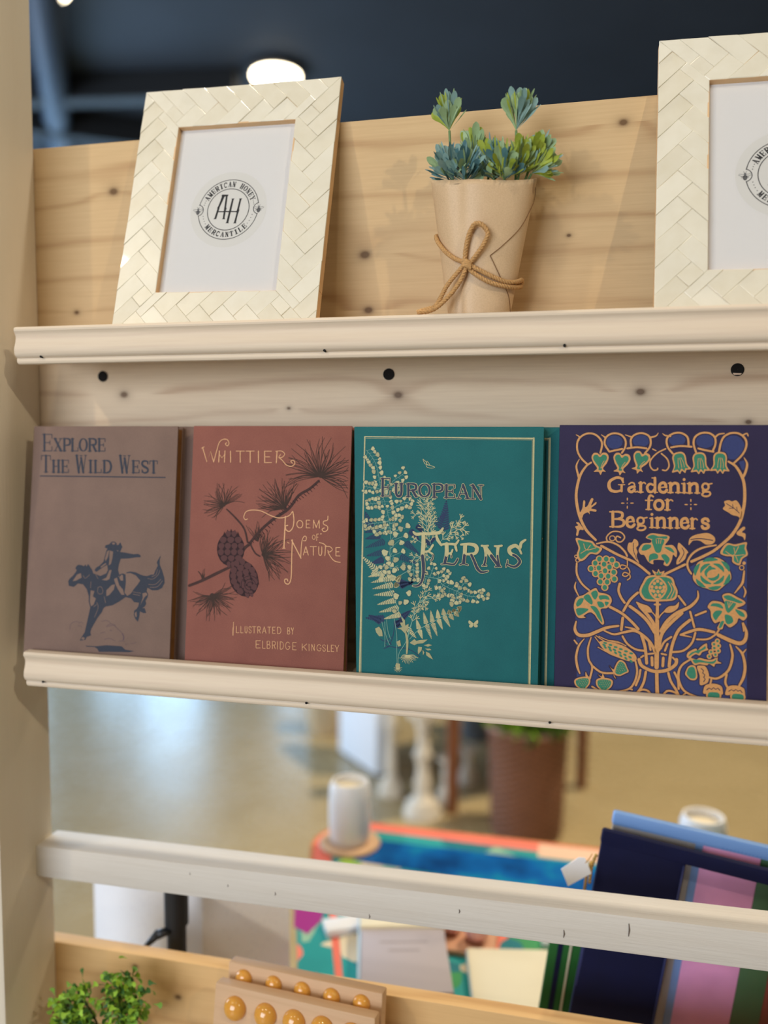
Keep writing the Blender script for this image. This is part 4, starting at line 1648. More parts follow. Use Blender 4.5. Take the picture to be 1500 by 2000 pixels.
cream 1 4,7 646 833 -12 67
cream 1 4,7 640 867 14 31
cream 1 4,7 640 867 -24 24
cream 1 4,7 667 890 55 41
cream 1 4,7 694 910 34 2
cream 1 4,7 694 910 11 32
cream 1 4,7 667 890 -18 49
cream 1 4,7 658 915 7 25
cream 1 4,7 658 915 -21 15
stem 0 6 606 795 121 42 65 13
cream 1 5,8 646 809 55 -20
cream 1 4,7 674 799 16 -24
cream 1 4,7 674 799 28 7
cream 1 5,8 646 809 30 35
cream 1 4,7 661 826 23 7
cream 1 4,7 661 826 3 23
cream 1 5,8 727 837 55 -20
cream 1 4,7 755 827 16 -24
cream 1 4,7 755 827 29 7
cream 1 5,8 727 837 34 32
cream 1 4,7 744 853 23 4
cream 1 4,7 744 853 5 22
cream 1 5,8 770 845 45 -17
cream 1 4,7 792 837 14 -20
cream 1 4,7 792 837 24 5
cream 1 5,8 770 845 31 37
cream 1 4,7 785 864 23 6
cream 1 4,7 785 864 3 23
stem 0 6 643 806 12 -64
cream 1 4,7 646 790 -21 -54
cream 1 4,7 636 763 -24 -17
cream 1 4,7 636 763 7 -28
cream 1 4,7 646 790 36 -32
cream 1 4,7 664 774 5 -23
cream 1 4,7 664 774 24 -3
cream 1 4,7 652 758 -15 -39
cream 1 4,7 645 738 -17 -12
cream 1 4,7 645 738 5 -19
cream 1 4,7 652 758 36 -36
cream 1 4,7 670 740 4 -25
cream 1 4,7 670 740 25 -5
stem 0 6 563 654 8 56
cream 1 4,7 565 668 35 43
cream 1 4,7 583 690 26 8
cream 1 4,7 583 690 2 27
cream 1 4,7 565 668 -25 39
cream 1 4,7 553 688 1 23
cream 1 4,7 553 688 -22 9
cream 1 4,7 569 696 47 36
cream 1 4,7 593 714 29 2
cream 1 4,7 593 714 9 27
cream 1 4,7 569 696 -21 43
cream 1 4,7 558 717 4 24
cream 1 4,7 558 717 -21 12
stem 0 6 519 541 -33 -141 -63 -114 -6 -103
stem 0 6 365 616 29 -156 4 -130 10 -166
stem 0 6 271 583 13 -120 41 -100
stem 0 6 289 602 13 -92 31 -91
stem 0 6 242 581 33 -128 3 -111
stem 0 6 563 654 -35 -94 -24 -131
stem 0 6 419 1046 93 50 95 -6
cream2 0 16,24,15 478 502 22 -92 -1 -120
cream2 2 0 431 638 39 -26 6 -55 33 20 -3 -46 -32 -48 -39 35 -38 7 47 16 -21 41 29 6
cream2 2 0 524 393 46 40 19 -17 37 11 75 9 -46 -39 -56 -8 -27 -16
cream2 2 0 665 379 47 16 33 -11 -42 -17
cream2 2 0 676 347 46 3 19 -12 -37 -7
cream2 2 0 610 362 37 -3 -4 -32 -31 -39 -6 37
cream2 2 0 686 320 38 -16 34 -57 -43 20 -24 17
cream2 2 0 652 337 20 -27 -13 -28
cream2 2 0 177 512 38 21 30 -35 11 -56 -38 -2 -30 36
cream2 2 0 397 191 39 -6 1 -46 -33 -12 -15 36
cream2 2 0 391 395 38 20 11 -54 -28 -11
cream 0 6,3 513 273 53 5 44 -28
cream 0 6,3 513 273 57 -6 20 -10
cream 0 6,3 513 273 57 -18 45 3
cream 0 6,3 513 273 53 -29 20 0
cream 0 6,3 513 273 46 -40 36 1
cream 0 6,3 513 273 36 -49 15 -19
cream 0 6,3 513 273 23 -55 9 -13
cream 0 6,3 513 273 9 -59 2 -27
cream 0 6,3 513 273 -5 -60 -2 -21
cream 0 6,3 513 273 -19 -58 -2 -27
cream 0 6,3 513 273 -32 -53 3 -20
cream 0 6,3 513 273 -43 -46 -12 -25
cream 0 6,3 513 273 -50 -36 -18 -10
cream 0 6,3 513 273 -55 -25 -41 -9
cream 0 6,3 513 273 -56 -13 -8 -10
cream 0 6,3 513 273 -53 -2 -18 -35
cream 1 5,3 416 142 42 10
cream 1 5,3 416 142 41 -8
cream 1 5,3 416 142 33 -25
cream 1 5,3 416 142 19 -37
cream 1 5,3 416 142 1 -42
cream 1 5,3 416 142 -17 -39
cream 1 5,3 416 142 -32 -29
cream 1 5,3 416 142 -41 -14
cream 1 5,3 416 142 -42 4
cream 3 0 1137 611 -40 30 -8 -23 18 -16
cream 3 0 1137 610 37 40 8 -27 -16 -17
cream 3 0 1136 604 -38 -8 5 -21 23 4
cream 3 0 1141 604 35 -4 -2 -18 -25 -2
cream 0 5 601 2179 33 -29 9 -26 -23 13 -19 42
cream 0 5 634 2128 46 -13 41 -16 -36 -9 -41 11 -10 27
cream 0 5 642 2160 29 -36 -28 0 -1 36"""
ART['ferns_title'] = """cream 1 33 208 1982 5 -171
cream 1 20 208 1982 74 1
cream 1 20 213 1811 74 1
cream 1 20 211 1896 54 1
cream 1 20 189 1981 19 1
cream 1 20 194 1811 19 0
cream 1 20 282 1983 1 -41
cream 1 20 287 1812 -1 45
cream 1 20 264 1918 1 -41
cream 0 33 344 1934 2 -80 10 -33 18 -9 18 10 8 33 -3 80
cream 1 20 326 1933 36 1
cream 1 20 380 1934 35 1
cream 1 33 466 1934 4 -122
cream 0 20,27,32,33,32,27,20 466 1934 40 0 31 -9 7 -21 -6 -23 -30 -8 -40 0
cream 1 33 508 1873 37 -60
cream 1 20 444 1933 22 1
cream 1 20 447 1811 46 1
cream 1 20 536 1813 25 1
cream 0 20,25,30,32,33,32,30,25,20,25,30,32,33,32,30,25,20 625 1935 20 -4 17 -13 12 -20 4 -23 -3 -24 -11 -20 -16 -13 -19 -5 -20 4 -17 13 -11 20 -5 23 3 24 11 20 16 13 19 5
cream 1 33 721 1935 4 -126
cream 0 20,27,32,33,32,27,20 721 1935 43 0 30 -9 8 -24 -7 -24 -29 -11 -43 0
cream 1 20 700 1934 21 1
cream 1 20 703 1808 45 1
cream 1 33 841 1929 3 -122
cream 1 20 841 1929 78 2
cream 1 20 844 1807 79 1
cream 1 20 843 1868 57 1
cream 1 20 820 1929 21 0
cream 1 20 823 1806 21 1
cream 1 20 919 1931 1 -30
cream 1 20 923 1808 -1 32
cream 1 20 900 1884 1 -29
cream 1 20 1001 1932 -43 -129
cream 1 33 1001 1932 48 -127
cream 1 20 973 1847 60 1
cream 1 20 944 1803 36 0
cream 1 20 1027 1804 39 1
cream 1 20 1095 1932 3 -132
cream 1 33 1095 1932 81 -131
cream 1 20 1172 1933 4 -132
cream 1 20 1073 1931 30 1
cream 1 20 1076 1799 44 1
cream 1 20 1150 1932 44 1
navyt 1 24 208 1982 5 -171
navyt 1 11 208 1982 74 1
navyt 1 11 213 1811 74 1
navyt 1 11 211 1896 54 1
navyt 1 11 189 1981 19 1
navyt 1 11 194 1811 19 0
navyt 1 11 282 1983 1 -41
navyt 1 11 287 1812 -1 45
navyt 1 11 264 1918 1 -41
navyt 0 24 344 1934 2 -80 10 -33 18 -9 18 10 8 33 -3 80
navyt 1 11 326 1933 36 1
navyt 1 11 380 1934 35 1
navyt 1 24 466 1934 4 -122
navyt 0 11,18,22,24,22,18,11 466 1934 40 0 31 -9 7 -21 -6 -23 -30 -8 -40 0
navyt 1 24 508 1873 37 -60
navyt 1 11 444 1933 22 1
navyt 1 11 447 1811 46 1
navyt 1 11 536 1813 25 1
navyt 0 11,16,20,23,24,23,20,16,11,16,20,23,24,23,20,16,11 625 1935 20 -4 17 -13 12 -20 4 -23 -3 -24 -11 -20 -16 -13 -19 -5 -20 4 -17 13 -11 20 -5 23 3 24 11 20 16 13 19 5
navyt 1 24 721 1935 4 -126
navyt 0 11,18,22,24,22,18,11 721 1935 43 0 30 -9 8 -24 -7 -24 -29 -11 -43 0
navyt 1 11 700 1934 21 1
navyt 1 11 703 1808 45 1
navyt 1 24 841 1929 3 -122
navyt 1 11 841 1929 78 2
navyt 1 11 844 1807 79 1
navyt 1 11 843 1868 57 1
navyt 1 11 820 1929 21 0
navyt 1 11 823 1806 21 1
navyt 1 11 919 1931 1 -30
navyt 1 11 923 1808 -1 32
navyt 1 11 900 1884 1 -29
navyt 1 11 1001 1932 -43 -129
navyt 1 24 1001 1932 48 -127
navyt 1 11 973 1847 60 1
navyt 1 11 944 1803 36 0
navyt 1 11 1027 1804 39 1
navyt 1 11 1095 1932 3 -132
navyt 1 24 1095 1932 81 -131
navyt 1 11 1172 1933 4 -132
navyt 1 11 1073 1931 30 1
navyt 1 11 1076 1799 44 1
navyt 1 11 1150 1932 44 1"""
ART['ferns_title_lower'] = """cream 1 34,36,37,38,40,41,42,42,41,41,40,40,39,40,40,41,41,42,42,42,41,40,39,38,38,37,36,34,33,32,31,31,30,30,29,28,28,27,26,25,24,22,22 629 1445 0 -11 1 -15 1 -18 0 -20 1 -20 0 -18 -1 -17 -1 -18 -1 -18 -2 -17 0 -17 -1 -16 1 -14 2 -14 2 -14 3 -13 2 -13 1 -13 1 -14 1 -13 1 -14 0 -14 0 -13 0 -14 -1 -14 -2 -15 -2 -14 -2 -15 -3 -13 -4 -11 -4 -10 -5 -9 -6 -8 -6 -7 -7 -6 -7 -5 -8 -3 -9 -2 -10 0 -9 0 -8 0 -6 0
cream 1 18,20,22,25,27,29,31,31,31,30,30,30,30,29,29,29,28,28,28,28,28,29,29,29,30,30,31,32,33,34,34,32,29,26,24,21,18 529 1468 3 -3 4 -4 5 -4 5 -5 7 -3 8 -3 9 0 11 1 11 2 12 2 13 1 12 2 12 0 12 0 13 1 12 0 12 0 11 1 10 1 10 1 8 2 8 1 8 2 8 1 7 1 6 0 6 0 6 1 5 2 6 3 5 5 6 7 6 9 5 8 4 7 3 5
cream 1 18,20,22,25,27,29,31,30,28,27,26,24,23 753 1459 2 -6 2 -10 2 -11 3 -12 4 -11 4 -10 6 -10 7 -10 7 -9 7 -9 6 -7 5 -5
cream 1 23,23,23,23,23,23,23,23,22,22,22,22,22 629 1276 6 1 9 1 10 1 12 2 10 3 9 4 8 8 8 10 8 12 6 11 6 10 4 7
cream 1 18,19,19,19,20,20,20,21,21,22,21,21,21,21,21,20,20,20,20 685 1283 6 -3 7 -4 9 -5 9 -5 7 -6 5 -6 2 -6 0 -7 -1 -8 -1 -8 -2 -6 -2 -6 -2 -4 -3 -4 -3 -2 -3 -2 -2 -2 -2 -2
cream 1 26,25,23,22,20,18,17 639 1087 5 -1 6 -3 8 -3 7 -2 7 -3 4 -1
cream 1 38,38,38,38,39,39,39,39,39,38,38,38,38 859 1361 0 -10 1 -14 1 -16 1 -18 0 -18 -1 -16 -1 -16 -3 -18 -3 -18 -4 -16 -3 -14 -1 -10
cream 1 18,20,21,22,24,25,26,26,26,26,25,25,25,25,25,25,25,25,25,24,22,22,20,19,18 813 1354 3 1 5 1 6 1 6 1 8 1 7 1 10 1 10 0 11 1 11 0 11 0 9 0 8 0 6 -1 6 0 5 0 6 0 5 2 5 5 6 6 5 8 5 7 3 7 3 4
cream 1 20,21,22,23,24,25,26,25,23,22,20,18,17 941 1363 0 -3 1 -4 1 -6 1 -5 1 -6 2 -6 1 -6 2 -7 3 -6 2 -7 2 -5 1 -4
cream 1 22,21,21,21,20,20,20,20,19,19,19,18,18 861 1267 5 1 7 0 8 1 8 2 7 2 6 3 4 4 4 5 2 7 2 6 1 5 2 4
cream 1 18,18,19,19,19,20,20 902 1273 1 -5 1 -6 1 -8 2 -8 1 -6 0 -5
cream 1 20,21,22,23,24,25,26,27,27,27,27,28,28,27,27,26,26,25,25 813 1166 5 0 7 2 9 1 10 2 10 1 10 1 11 -1 13 -1 13 -2 13 -2 12 1 10 2 8 6 7 10 7 10 5 11 4 9 3 6
cream 1 38,38,38,38,38,38,38,38,38,38,39,39,39 1038 1356 -1 -8 0 -12 0 -14 -1 -16 0 -16 -1 -15 -1 -15 -2 -18 -1 -18 -2 -16 -1 -14 -1 -10
cream 1 20,21,22,24,25,27,28,30,31,33,34,36,38,38,38,38,38,38,38,36,35,34,32,31,30,28,26,25,23,22,20 997 1360 8 1 12 2 14 2 15 1 14 1 13 1 12 -1 11 -1 11 -2 11 -2 9 -4 7 -4 6 -5 4 -6 4 -7 2 -7 1 -8 -1 -6 -1 -7 -1 -7 -3 -6 -5 -7 -6 -5 -8 -5 -12 -3 -15 -2 -17 -1 -17 -1 -15 0 -10 -1
cream 1 33,33,33,34,34,34,34,35,36,36,37,37,38,37,36,34,33,32,31,29,27,26,24,22,20 1096 1272 3 -7 5 -9 6 -12 6 -12 6 -12 6 -12 5 -12 5 -12 6 -13 5 -12 5 -11 6 -9 6 -9 7 -7 6 -6 7 -6 7 -4 8 -2 10 -1 12 2 12 3 12 4 9 3 7 1
cream 1 22,22,22,22,22,23,23,23,22,22,22,22,22 992 1167 4 2 5 2 6 3 7 2 7 2 6 1 7 -1 8 -2 8 -2 8 -3 6 -2 4 -2
cream 1 28,28,28,28,28,28,28,28,28,29,29,29,30 1225 1347 2 -9 2 -12 3 -15 3 -17 2 -16 0 -16 0 -16 -2 -17 -3 -18 -3 -16 -3 -14 -1 -10
cream 1 38,38,38,38,39,39,39,39,39,38,38,38,38 1225 1347 7 -9 9 -12 11 -14 12 -16 12 -17 12 -15 12 -16 14 -18 14 -18 13 -16 11 -14 8 -11
cream 1 30,29,29,29,28,28,28,28,28,29,29,29,30 1350 1352 0 -10 -1 -12 -1 -16 -1 -16 0 -16 1 -16 1 -16 3 -17 4 -17 4 -16 3 -14 2 -9
cream 1 20,20,21,22,22,22,23,22,22,22,21,20,20 1195 1356 3 0 4 -1 6 -1 6 -1 6 0 5 -1 5 1 6 1 6 1 5 2 5 1 3 0
cream 1 20,20,21,22,22,22,23,22,22,22,21,20,20 1320 1356 3 -1 5 0 5 0 6 -1 6 0 5 1 6 1 7 1 6 2 7 1 5 2 4 1
cream 1 20,20,20,21,21,21,22,21,21,21,20,20,20 1205 1165 2 2 3 2 3 2 4 3 4 1 4 1 3 0 4 -2 4 -2 4 -2 3 -2 2 -1
cream 1 22,22,22,22,22,23,23,22,22,22,21,20,20 1330 1160 4 2 4 2 6 2 5 3 6 2 5 0 5 0 5 -1 4 -2 5 -3 3 -1 3 -2
cream 1 18,20,22,23,25,26,28,28,27,27,27,27,26,28,29,30,32,33,34,35,36,36,37,37,38,37,37,36,36,35,34,34,33,33,32,32,31,32,33,34,36,37,38,37,36,34,33,32,31,30,28,26,25,23,22 1606 1425 -4 -3 -7 -4 -7 -6 -8 -5 -7 -7 -6 -6 -3 -8 -2 -10 -1 -11 -2 -10 -2 -7 -3 -5 -5 1 -6 4 -7 6 -7 6 -7 5 -8 2 -9 -1 -10 -3 -11 -5 -10 -6 -8 -6 -6 -6 -3 -6 -1 -8 0 -8 2 -8 3 -8 5 -7 7 -6 10 -5 12 -5 12 -5 10 -5 9 -6 8 -8 8 -8 7 -8 5 -8 3 -9 0 -8 -3 -9 -6 -9 -8 -10 -10 -8 -10 -7 -11 -4 -12 0 -14 3 -14 5 -14 6 -12 5 -9 3
cream 1 18,19,19,20,20,21,22,21,20,20,19,19,18 1570 1294 -2 4 -2 5 -3 7 -3 6 -3 7 -3 5 -2 5 -2 5 -2 5 -2 4 -1 3 -1 3
cream 1 20,20,20,21,21,21,22,21,20,20,19,19,18 1430 1164 1 4 2 5 2 7 2 7 2 7 2 6 1 5 0 6 1 6 0 5 0 4 0 4
fgold 1 24,26,27,28,30,31,32,32,31,31,30,30,29 629 1445 0 -11 1 -15 1 -18 0 -20 1 -20 0 -18 -1 -17 -1 -18 -1 -18 -2 -17 0 -17 -1 -16
navyt 1 29,30,30,31,31,32,32,32,31,30,29,28,28,26,25,24,23,22,21,20,20,19,19,18,18,17,16,15,14,12,11 626 1240 1 -14 2 -14 2 -14 3 -13 2 -13 1 -13 1 -14 1 -13 1 -14 0 -14 0 -13 0 -14 -1 -14 -2 -15 -2 -14 -2 -15 -3 -13 -4 -11 -4 -10 -5 -9 -6 -8 -6 -7 -7 -6 -7 -5 -8 -3 -9 -2 -10 0 -9 0 -8 0 -6 0
fgold 1 8,10,12,15,17,19,21,21,20,20,20,20,19,19,19,19,18,18,18,18,18,19,19,19,19,20,21,22,23,24,24,22,19,16,14,11,8 529 1468 3 -3 4 -4 5 -4 5 -5 7 -3 8 -3 9 0 11 1 11 2 12 2 13 1 12 2 12 0 12 0 13 1 12 0 12 0 11 1 10 1 10 1 8 2 8 1 8 2 8 1 7 1 6 0 6 0 6 1 5 2 6 3 5 5 6 7 6 9 5 8 4 7 3 5
fgold 1 8,10,12,15,17,19,21,20,18,17,16,14,13 753 1459 2 -6 2 -10 2 -11 3 -12 4 -11 4 -10 6 -10 7 -10 7 -9 7 -9 6 -7 5 -5
fgold 1 13,13,13,13,13,13,13,13,12,12,12,12,11 629 1276 6 1 9 1 10 1 12 2 10 3 9 4 8 8 8 10 8 12 6 11 6 10 4 7
fgold 1 8,8,9,9,10,10,10 685 1283 6 -3 7 -4 9 -5 9 -5 7 -6 5 -6
navyt 1 10,11,11,11,11,11,11,11,10,10,10,10,10 728 1254 2 -6 0 -7 -1 -8 -1 -8 -2 -6 -2 -6 -2 -4 -3 -4 -3 -2 -3 -2 -2 -2 -2 -2
navyt 1 16,15,13,11,10,8,6 639 1087 5 -1 6 -3 8 -3 7 -2 7 -3 4 -1
fgold 1 28,28,28,28,29,29,29,29 859 1361 0 -10 1 -14 1 -16 1 -18 0 -18 -1 -16 -1 -16
navyt 1 29,29,28,28,28,28 860 1253 -3 -18 -3 -18 -4 -16 -3 -14 -1 -10
fgold 1 8,10,11,12,14,15,16,16,16,15,15,15,15,15,15,15,15,15,15,14,12,11,10,9,8 813 1354 3 1 5 1 6 1 6 1 8 1 7 1 10 1 10 0 11 1 11 0 11 0 9 0 8 0 6 -1 6 0 5 0 6 0 5 2 5 5 6 6 5 8 5 7 3 7 3 4
fgold 1 10,11,12,13,14,15,16,15,13,11,10,8,6 941 1363 0 -3 1 -4 1 -6 1 -5 1 -6 2 -6 1 -6 2 -7 3 -6 2 -7 2 -5 1 -4
fgold 1 11,11,11,10,10,10,10,10,9,9,9,8,8 861 1267 5 1 7 0 8 1 8 2 7 2 6 3 4 4 4 5 2 7 2 6 1 5 2 4
fgold 1 8,8,9,9 902 1273 1 -5 1 -6 1 -8
navyt 1 9,9,10,10 905 1254 2 -8 1 -6 0 -5
navyt 1 10,11,12,13,14,15,16,16,17,17,17,18,18,17,17,16,16,15,15 813 1166 5 0 7 2 9 1 10 2 10 1 10 1 11 -1 13 -1 13 -2 13 -2 12 1 10 2 8 6 7 10 7 10 5 11 4 9 3 6
fgold 1 28,28,28,28,28,28,28,28 1038 1356 -1 -8 0 -12 0 -14 -1 -16 0 -16 -1 -15 -1 -15
navyt 1 28,28,28,29,29,29 1034 1260 -2 -18 -1 -18 -2 -16 -1 -14 -1 -10
fgold 1 10,11,12,14,15,16,18,19,21,23,24,26,28,28,28,28,28,28,28,26,25,24,22,21,19,18,16,15,13,11,10 997 1360 8 1 12 2 14 2 15 1 14 1 13 1 12 -1 11 -1 11 -2 11 -2 9 -4 7 -4 6 -5 4 -6 4 -7 2 -7 1 -8 -1 -6 -1 -7 -1 -7 -3 -6 -5 -7 -6 -5 -8 -5 -12 -3 -15 -2 -17 -1 -17 -1 -15 0 -10 -1
fgold 1 23,23 1096 1272 3 -7
navyt 1 23,23,24,24,24,24,25,25,26,26,27,28,26,25,24,23,22,21,19,17,15,14,12,10 1099 1265 5 -9 6 -12 6 -12 6 -12 6 -12 5 -12 5 -12 6 -13 5 -12 5 -11 6 -9 6 -9 7 -7 6 -6 7 -6 7 -4 8 -2 10 -1 12 2 12 3 12 4 9 3 7 1
navyt 1 11,12,12,12,12,13,13,13,12,12,12,12,11 992 1167 4 2 5 2 6 3 7 2 7 2 6 1 7 -1 8 -2 8 -2 8 -3 6 -2 4 -2
fgold 1 18,18,18,18,18,18,18 1225 1347 2 -9 2 -12 3 -15 3 -17 2 -16 0 -16
navyt 1 18,18,18,19,19,19,19 1237 1262 0 -16 -2 -17 -3 -18 -3 -16 -3 -14 -1 -10
fgold 1 28,28,28,28,29,29,29 1225 1347 7 -9 9 -12 11 -14 12 -16 12 -17 12 -15
navyt 1 29,29,29,28,28,28,28 1288 1264 12 -16 14 -18 14 -18 13 -16 11 -14 8 -11
fgold 1 19,19,19,19,18,18,18 1350 1352 0 -10 -1 -12 -1 -16 -1 -16 0 -16 1 -16
navyt 1 18,18,18,19,19,19,19 1348 1266 1 -16 3 -17 4 -17 4 -16 3 -14 2 -9
fgold 1 10,10,11,11,12,12,13,12,12,11,11,10,10 1195 1356 3 0 4 -1 6 -1 6 -1 6 0 5 -1 5 1 6 1 6 1 5 2 5 1 3 0
fgold 1 10,10,11,11,12,12,13,12,12,11,11,10,10 1320 1356 3 -1 5 0 5 0 6 -1 6 0 5 1 6 1 7 1 6 2 7 1 5 2 4 1
navyt 1 10,10,10,10,11,11,11,11,11,10,10,10,10 1205 1165 2 2 3 2 3 2 4 3 4 1 4 1 3 0 4 -2 4 -2 4 -2 3 -2 2 -1
navyt 1 11,12,12,12,12,13,13,12,12,11,11,10,10 1330 1160 4 2 4 2 6 2 5 3 6 2 5 0 5 0 5 -1 4 -2 5 -3 3 -1 3 -2
fgold 1 8,10,11,13,15,16,18,18,17,17,17,16,16,18,19,20,22,23,24,25,25,26,26,27,28,27,26,26,25,25,24,24,23,23 1606 1425 -4 -3 -7 -4 -7 -6 -8 -5 -7 -7 -6 -6 -3 -8 -2 -10 -1 -11 -2 -10 -2 -7 -3 -5 -5 1 -6 4 -7 6 -7 6 -7 5 -8 2 -9 -1 -10 -3 -11 -5 -10 -6 -8 -6 -6 -6 -3 -6 -1 -8 0 -8 2 -8 3 -8 5 -7 7 -6 10 -5 12 -5
navyt 1 23,22,22,21,22,23,24,25,26,28,26,25,24,23,22,21,19,18,16,15,13,11 1495 1279 12 -5 10 -5 9 -6 8 -8 8 -8 7 -8 5 -8 3 -9 0 -8 -3 -9 -6 -9 -8 -10 -10 -8 -10 -7 -11 -4 -12 0 -14 3 -14 5 -14 6 -12 5 -9 3
fgold 1 8,9,9,10,10,11,11,11,10,10,9,9,8 1570 1294 -2 4 -2 5 -3 7 -3 6 -3 7 -3 5 -2 5 -2 5 -2 5 -2 4 -1 3 -1 3
navyt 1 10,10,10,10,11,11,11,11,10,10,9,9,8 1430 1164 1 4 2 5 2 7 2 7 2 7 2 6 1 5 0 6 1 6 0 5 0 4 0 4"""
ART['garden_title'] = """copper 0 16,24,26,31,26,18 577 1981 -19 35 -42 7 -54 -31 -11 -44 19 -42 48 -11 43 13
copper 1 21 564 1899 -1 57
copper 1 10 535 1958 55 1
copper 1 12 574 2019 1 -44
copper 0 13 627 1962 18 16 22 -1 10 -18 1 -52 9 -13 18 6
copper 0 26 677 1941 -27 -3 -22 -15 5 -23 23 -5 22 20
copper 1 26 730 1981 2 -88
copper 0 13 731 1946 13 27 16 9 13 -11
copper 1 13 712 1893 41 1
copper 1 13 714 1976 16 3
copper 1 13 896 1938 56 7
copper 0 26 952 1945 -9 28 -19 9 -23 -14 -7 -30 8 -31 23 -12 19 4 15 18
copper 1 26 990 1981 2 -86
copper 0 26 991 1951 21 24 21 5 18 -8 5 -24 1 -52
copper 1 13 970 1894 44 1
copper 1 13 1037 1895 41 1
copper 1 13 971 1978 19 2
copper 1 26 1154 1982 2 -88
copper 0 26 1155 1951 21 24 21 5 17 -8 5 -24 1 -53
copper 1 13 1134 1893 43 1
copper 1 13 1201 1895 40 0
copper 1 13 1135 1978 19 2
copper 0 18,24,24,18 841 1960 -30 10 -23 -29 13 -38 29 -5 21 25
copper 1 24 854 2025 3 -132
copper 1 10 828 2025 26 0
copper 1 10 857 1893 23 1
copper 1 24 1107 1977 2 -82
copper 1 12 1086 1977 21 0
copper 1 12 1090 1895 40 1
copper 4 10 1106 2014 13 14 1
copper 0 19 1316 1953 -4 -17 -14 -11 -17 0 -13 10 -6 17 5 17 13 11 17 0 14 -10 5 -17
copper 1 13 1311 1974 32 8
copper 0 17 1272 1928 -5 -17 25 -4 30 -2 9 -19 -20 -18 -34 0 -16 14 13 17"""
ART['garden_title_middle'] = """copper 0 16,21,24 843 1854 -24 12 -14 -25 1 -31
copper 1 24 805 1822 -1 -84
copper 1 12 776 1819 62 2
copper 1 12 783 1736 45 1
copper 0 26 893 1822 16 -3 13 -12 7 -17 0 -19 -6 -18 -13 -12 -16 -5 -16 4 -13 12 -7 17 -1 19 7 18 13 12 16 4
copper 1 26 966 1828 2 -92
copper 0 13 966 1791 14 28 17 10 15 -11
copper 1 13 946 1736 44 1
copper 1 13 948 1823 18 3
copper 4 8 617 1790 6 6 1
copper 4 8 658 1791 17 6 1
copper 4 8 576 1789 17 6 1
copper 4 8 618 1752 15 6 -89
copper 4 8 617 1827 15 6 -89
copper 4 8 1168 1789 6 6 1
copper 4 8 1208 1790 16 6 1
copper 4 8 1128 1788 16 6 1
copper 4 8 1169 1752 15 6 -89
copper 4 8 1167 1826 15 6 -89"""
ART['garden_title_lower'] = """copper 1 13 618 1616 57 9
copper 0 26 675 1625 -9 28 -19 8 -23 -14 -7 -31 8 -31 24 -13 19 5 15 19
copper 1 26 882 1662 2 -89
copper 0 26 883 1631 19 25 21 6 16 -9 5 -25 1 -53
copper 1 13 863 1572 41 1
copper 1 13 926 1574 39 1
copper 1 13 864 1658 18 2
copper 1 26 994 1663 2 -90
copper 0 26 994 1631 20 25 20 6 16 -9 4 -24 1 -54
copper 1 13 976 1573 40 1
copper 1 13 1038 1575 37 1
copper 1 13 976 1659 18 2
copper 1 13 1091 1618 55 9
copper 0 26 1146 1627 -9 28 -19 8 -22 -14 -7 -31 8 -31 23 -12 18 4 15 19
copper 1 26 1182 1663 2 -89
copper 0 13 1183 1627 13 27 16 9 13 -10
copper 1 13 1164 1573 41 1
copper 1 13 1166 1658 16 3
copper 0 26 1319 1644 -11 17 -22 2 -17 -13 4 -19 21 -10 23 -11 2 -21 -20 -13 -22 3 -10 17
copper 1 26 491 1708 3 -137
copper 0 13,20,24,26,24,20,13 491 1708 47 1 33 -10 6 -22 -10 -22 -34 -12 -40 -1
copper 0 13,20,24,26,24,20,13 493 1642 53 1 37 -12 9 -22 -10 -25 -35 -12 -53 -1
copper 1 13 464 1707 27 1
copper 1 13 468 1570 26 1
copper 0 19 766 1633 -5 -18 -14 -11 -18 0 -14 10 -6 17 5 17 14 12 18 0 14 -10 6 -17
copper 1 13 760 1654 33 9
copper 0 17 719 1607 -4 -17 26 -5 30 -1 10 -19 -21 -18 -35 -1 -16 14 13 18
copper 1 24 836 1656 1 -82
copper 1 12 817 1656 19 0
copper 1 12 818 1572 38 1
copper 4 10 835 1692 13 14 1"""
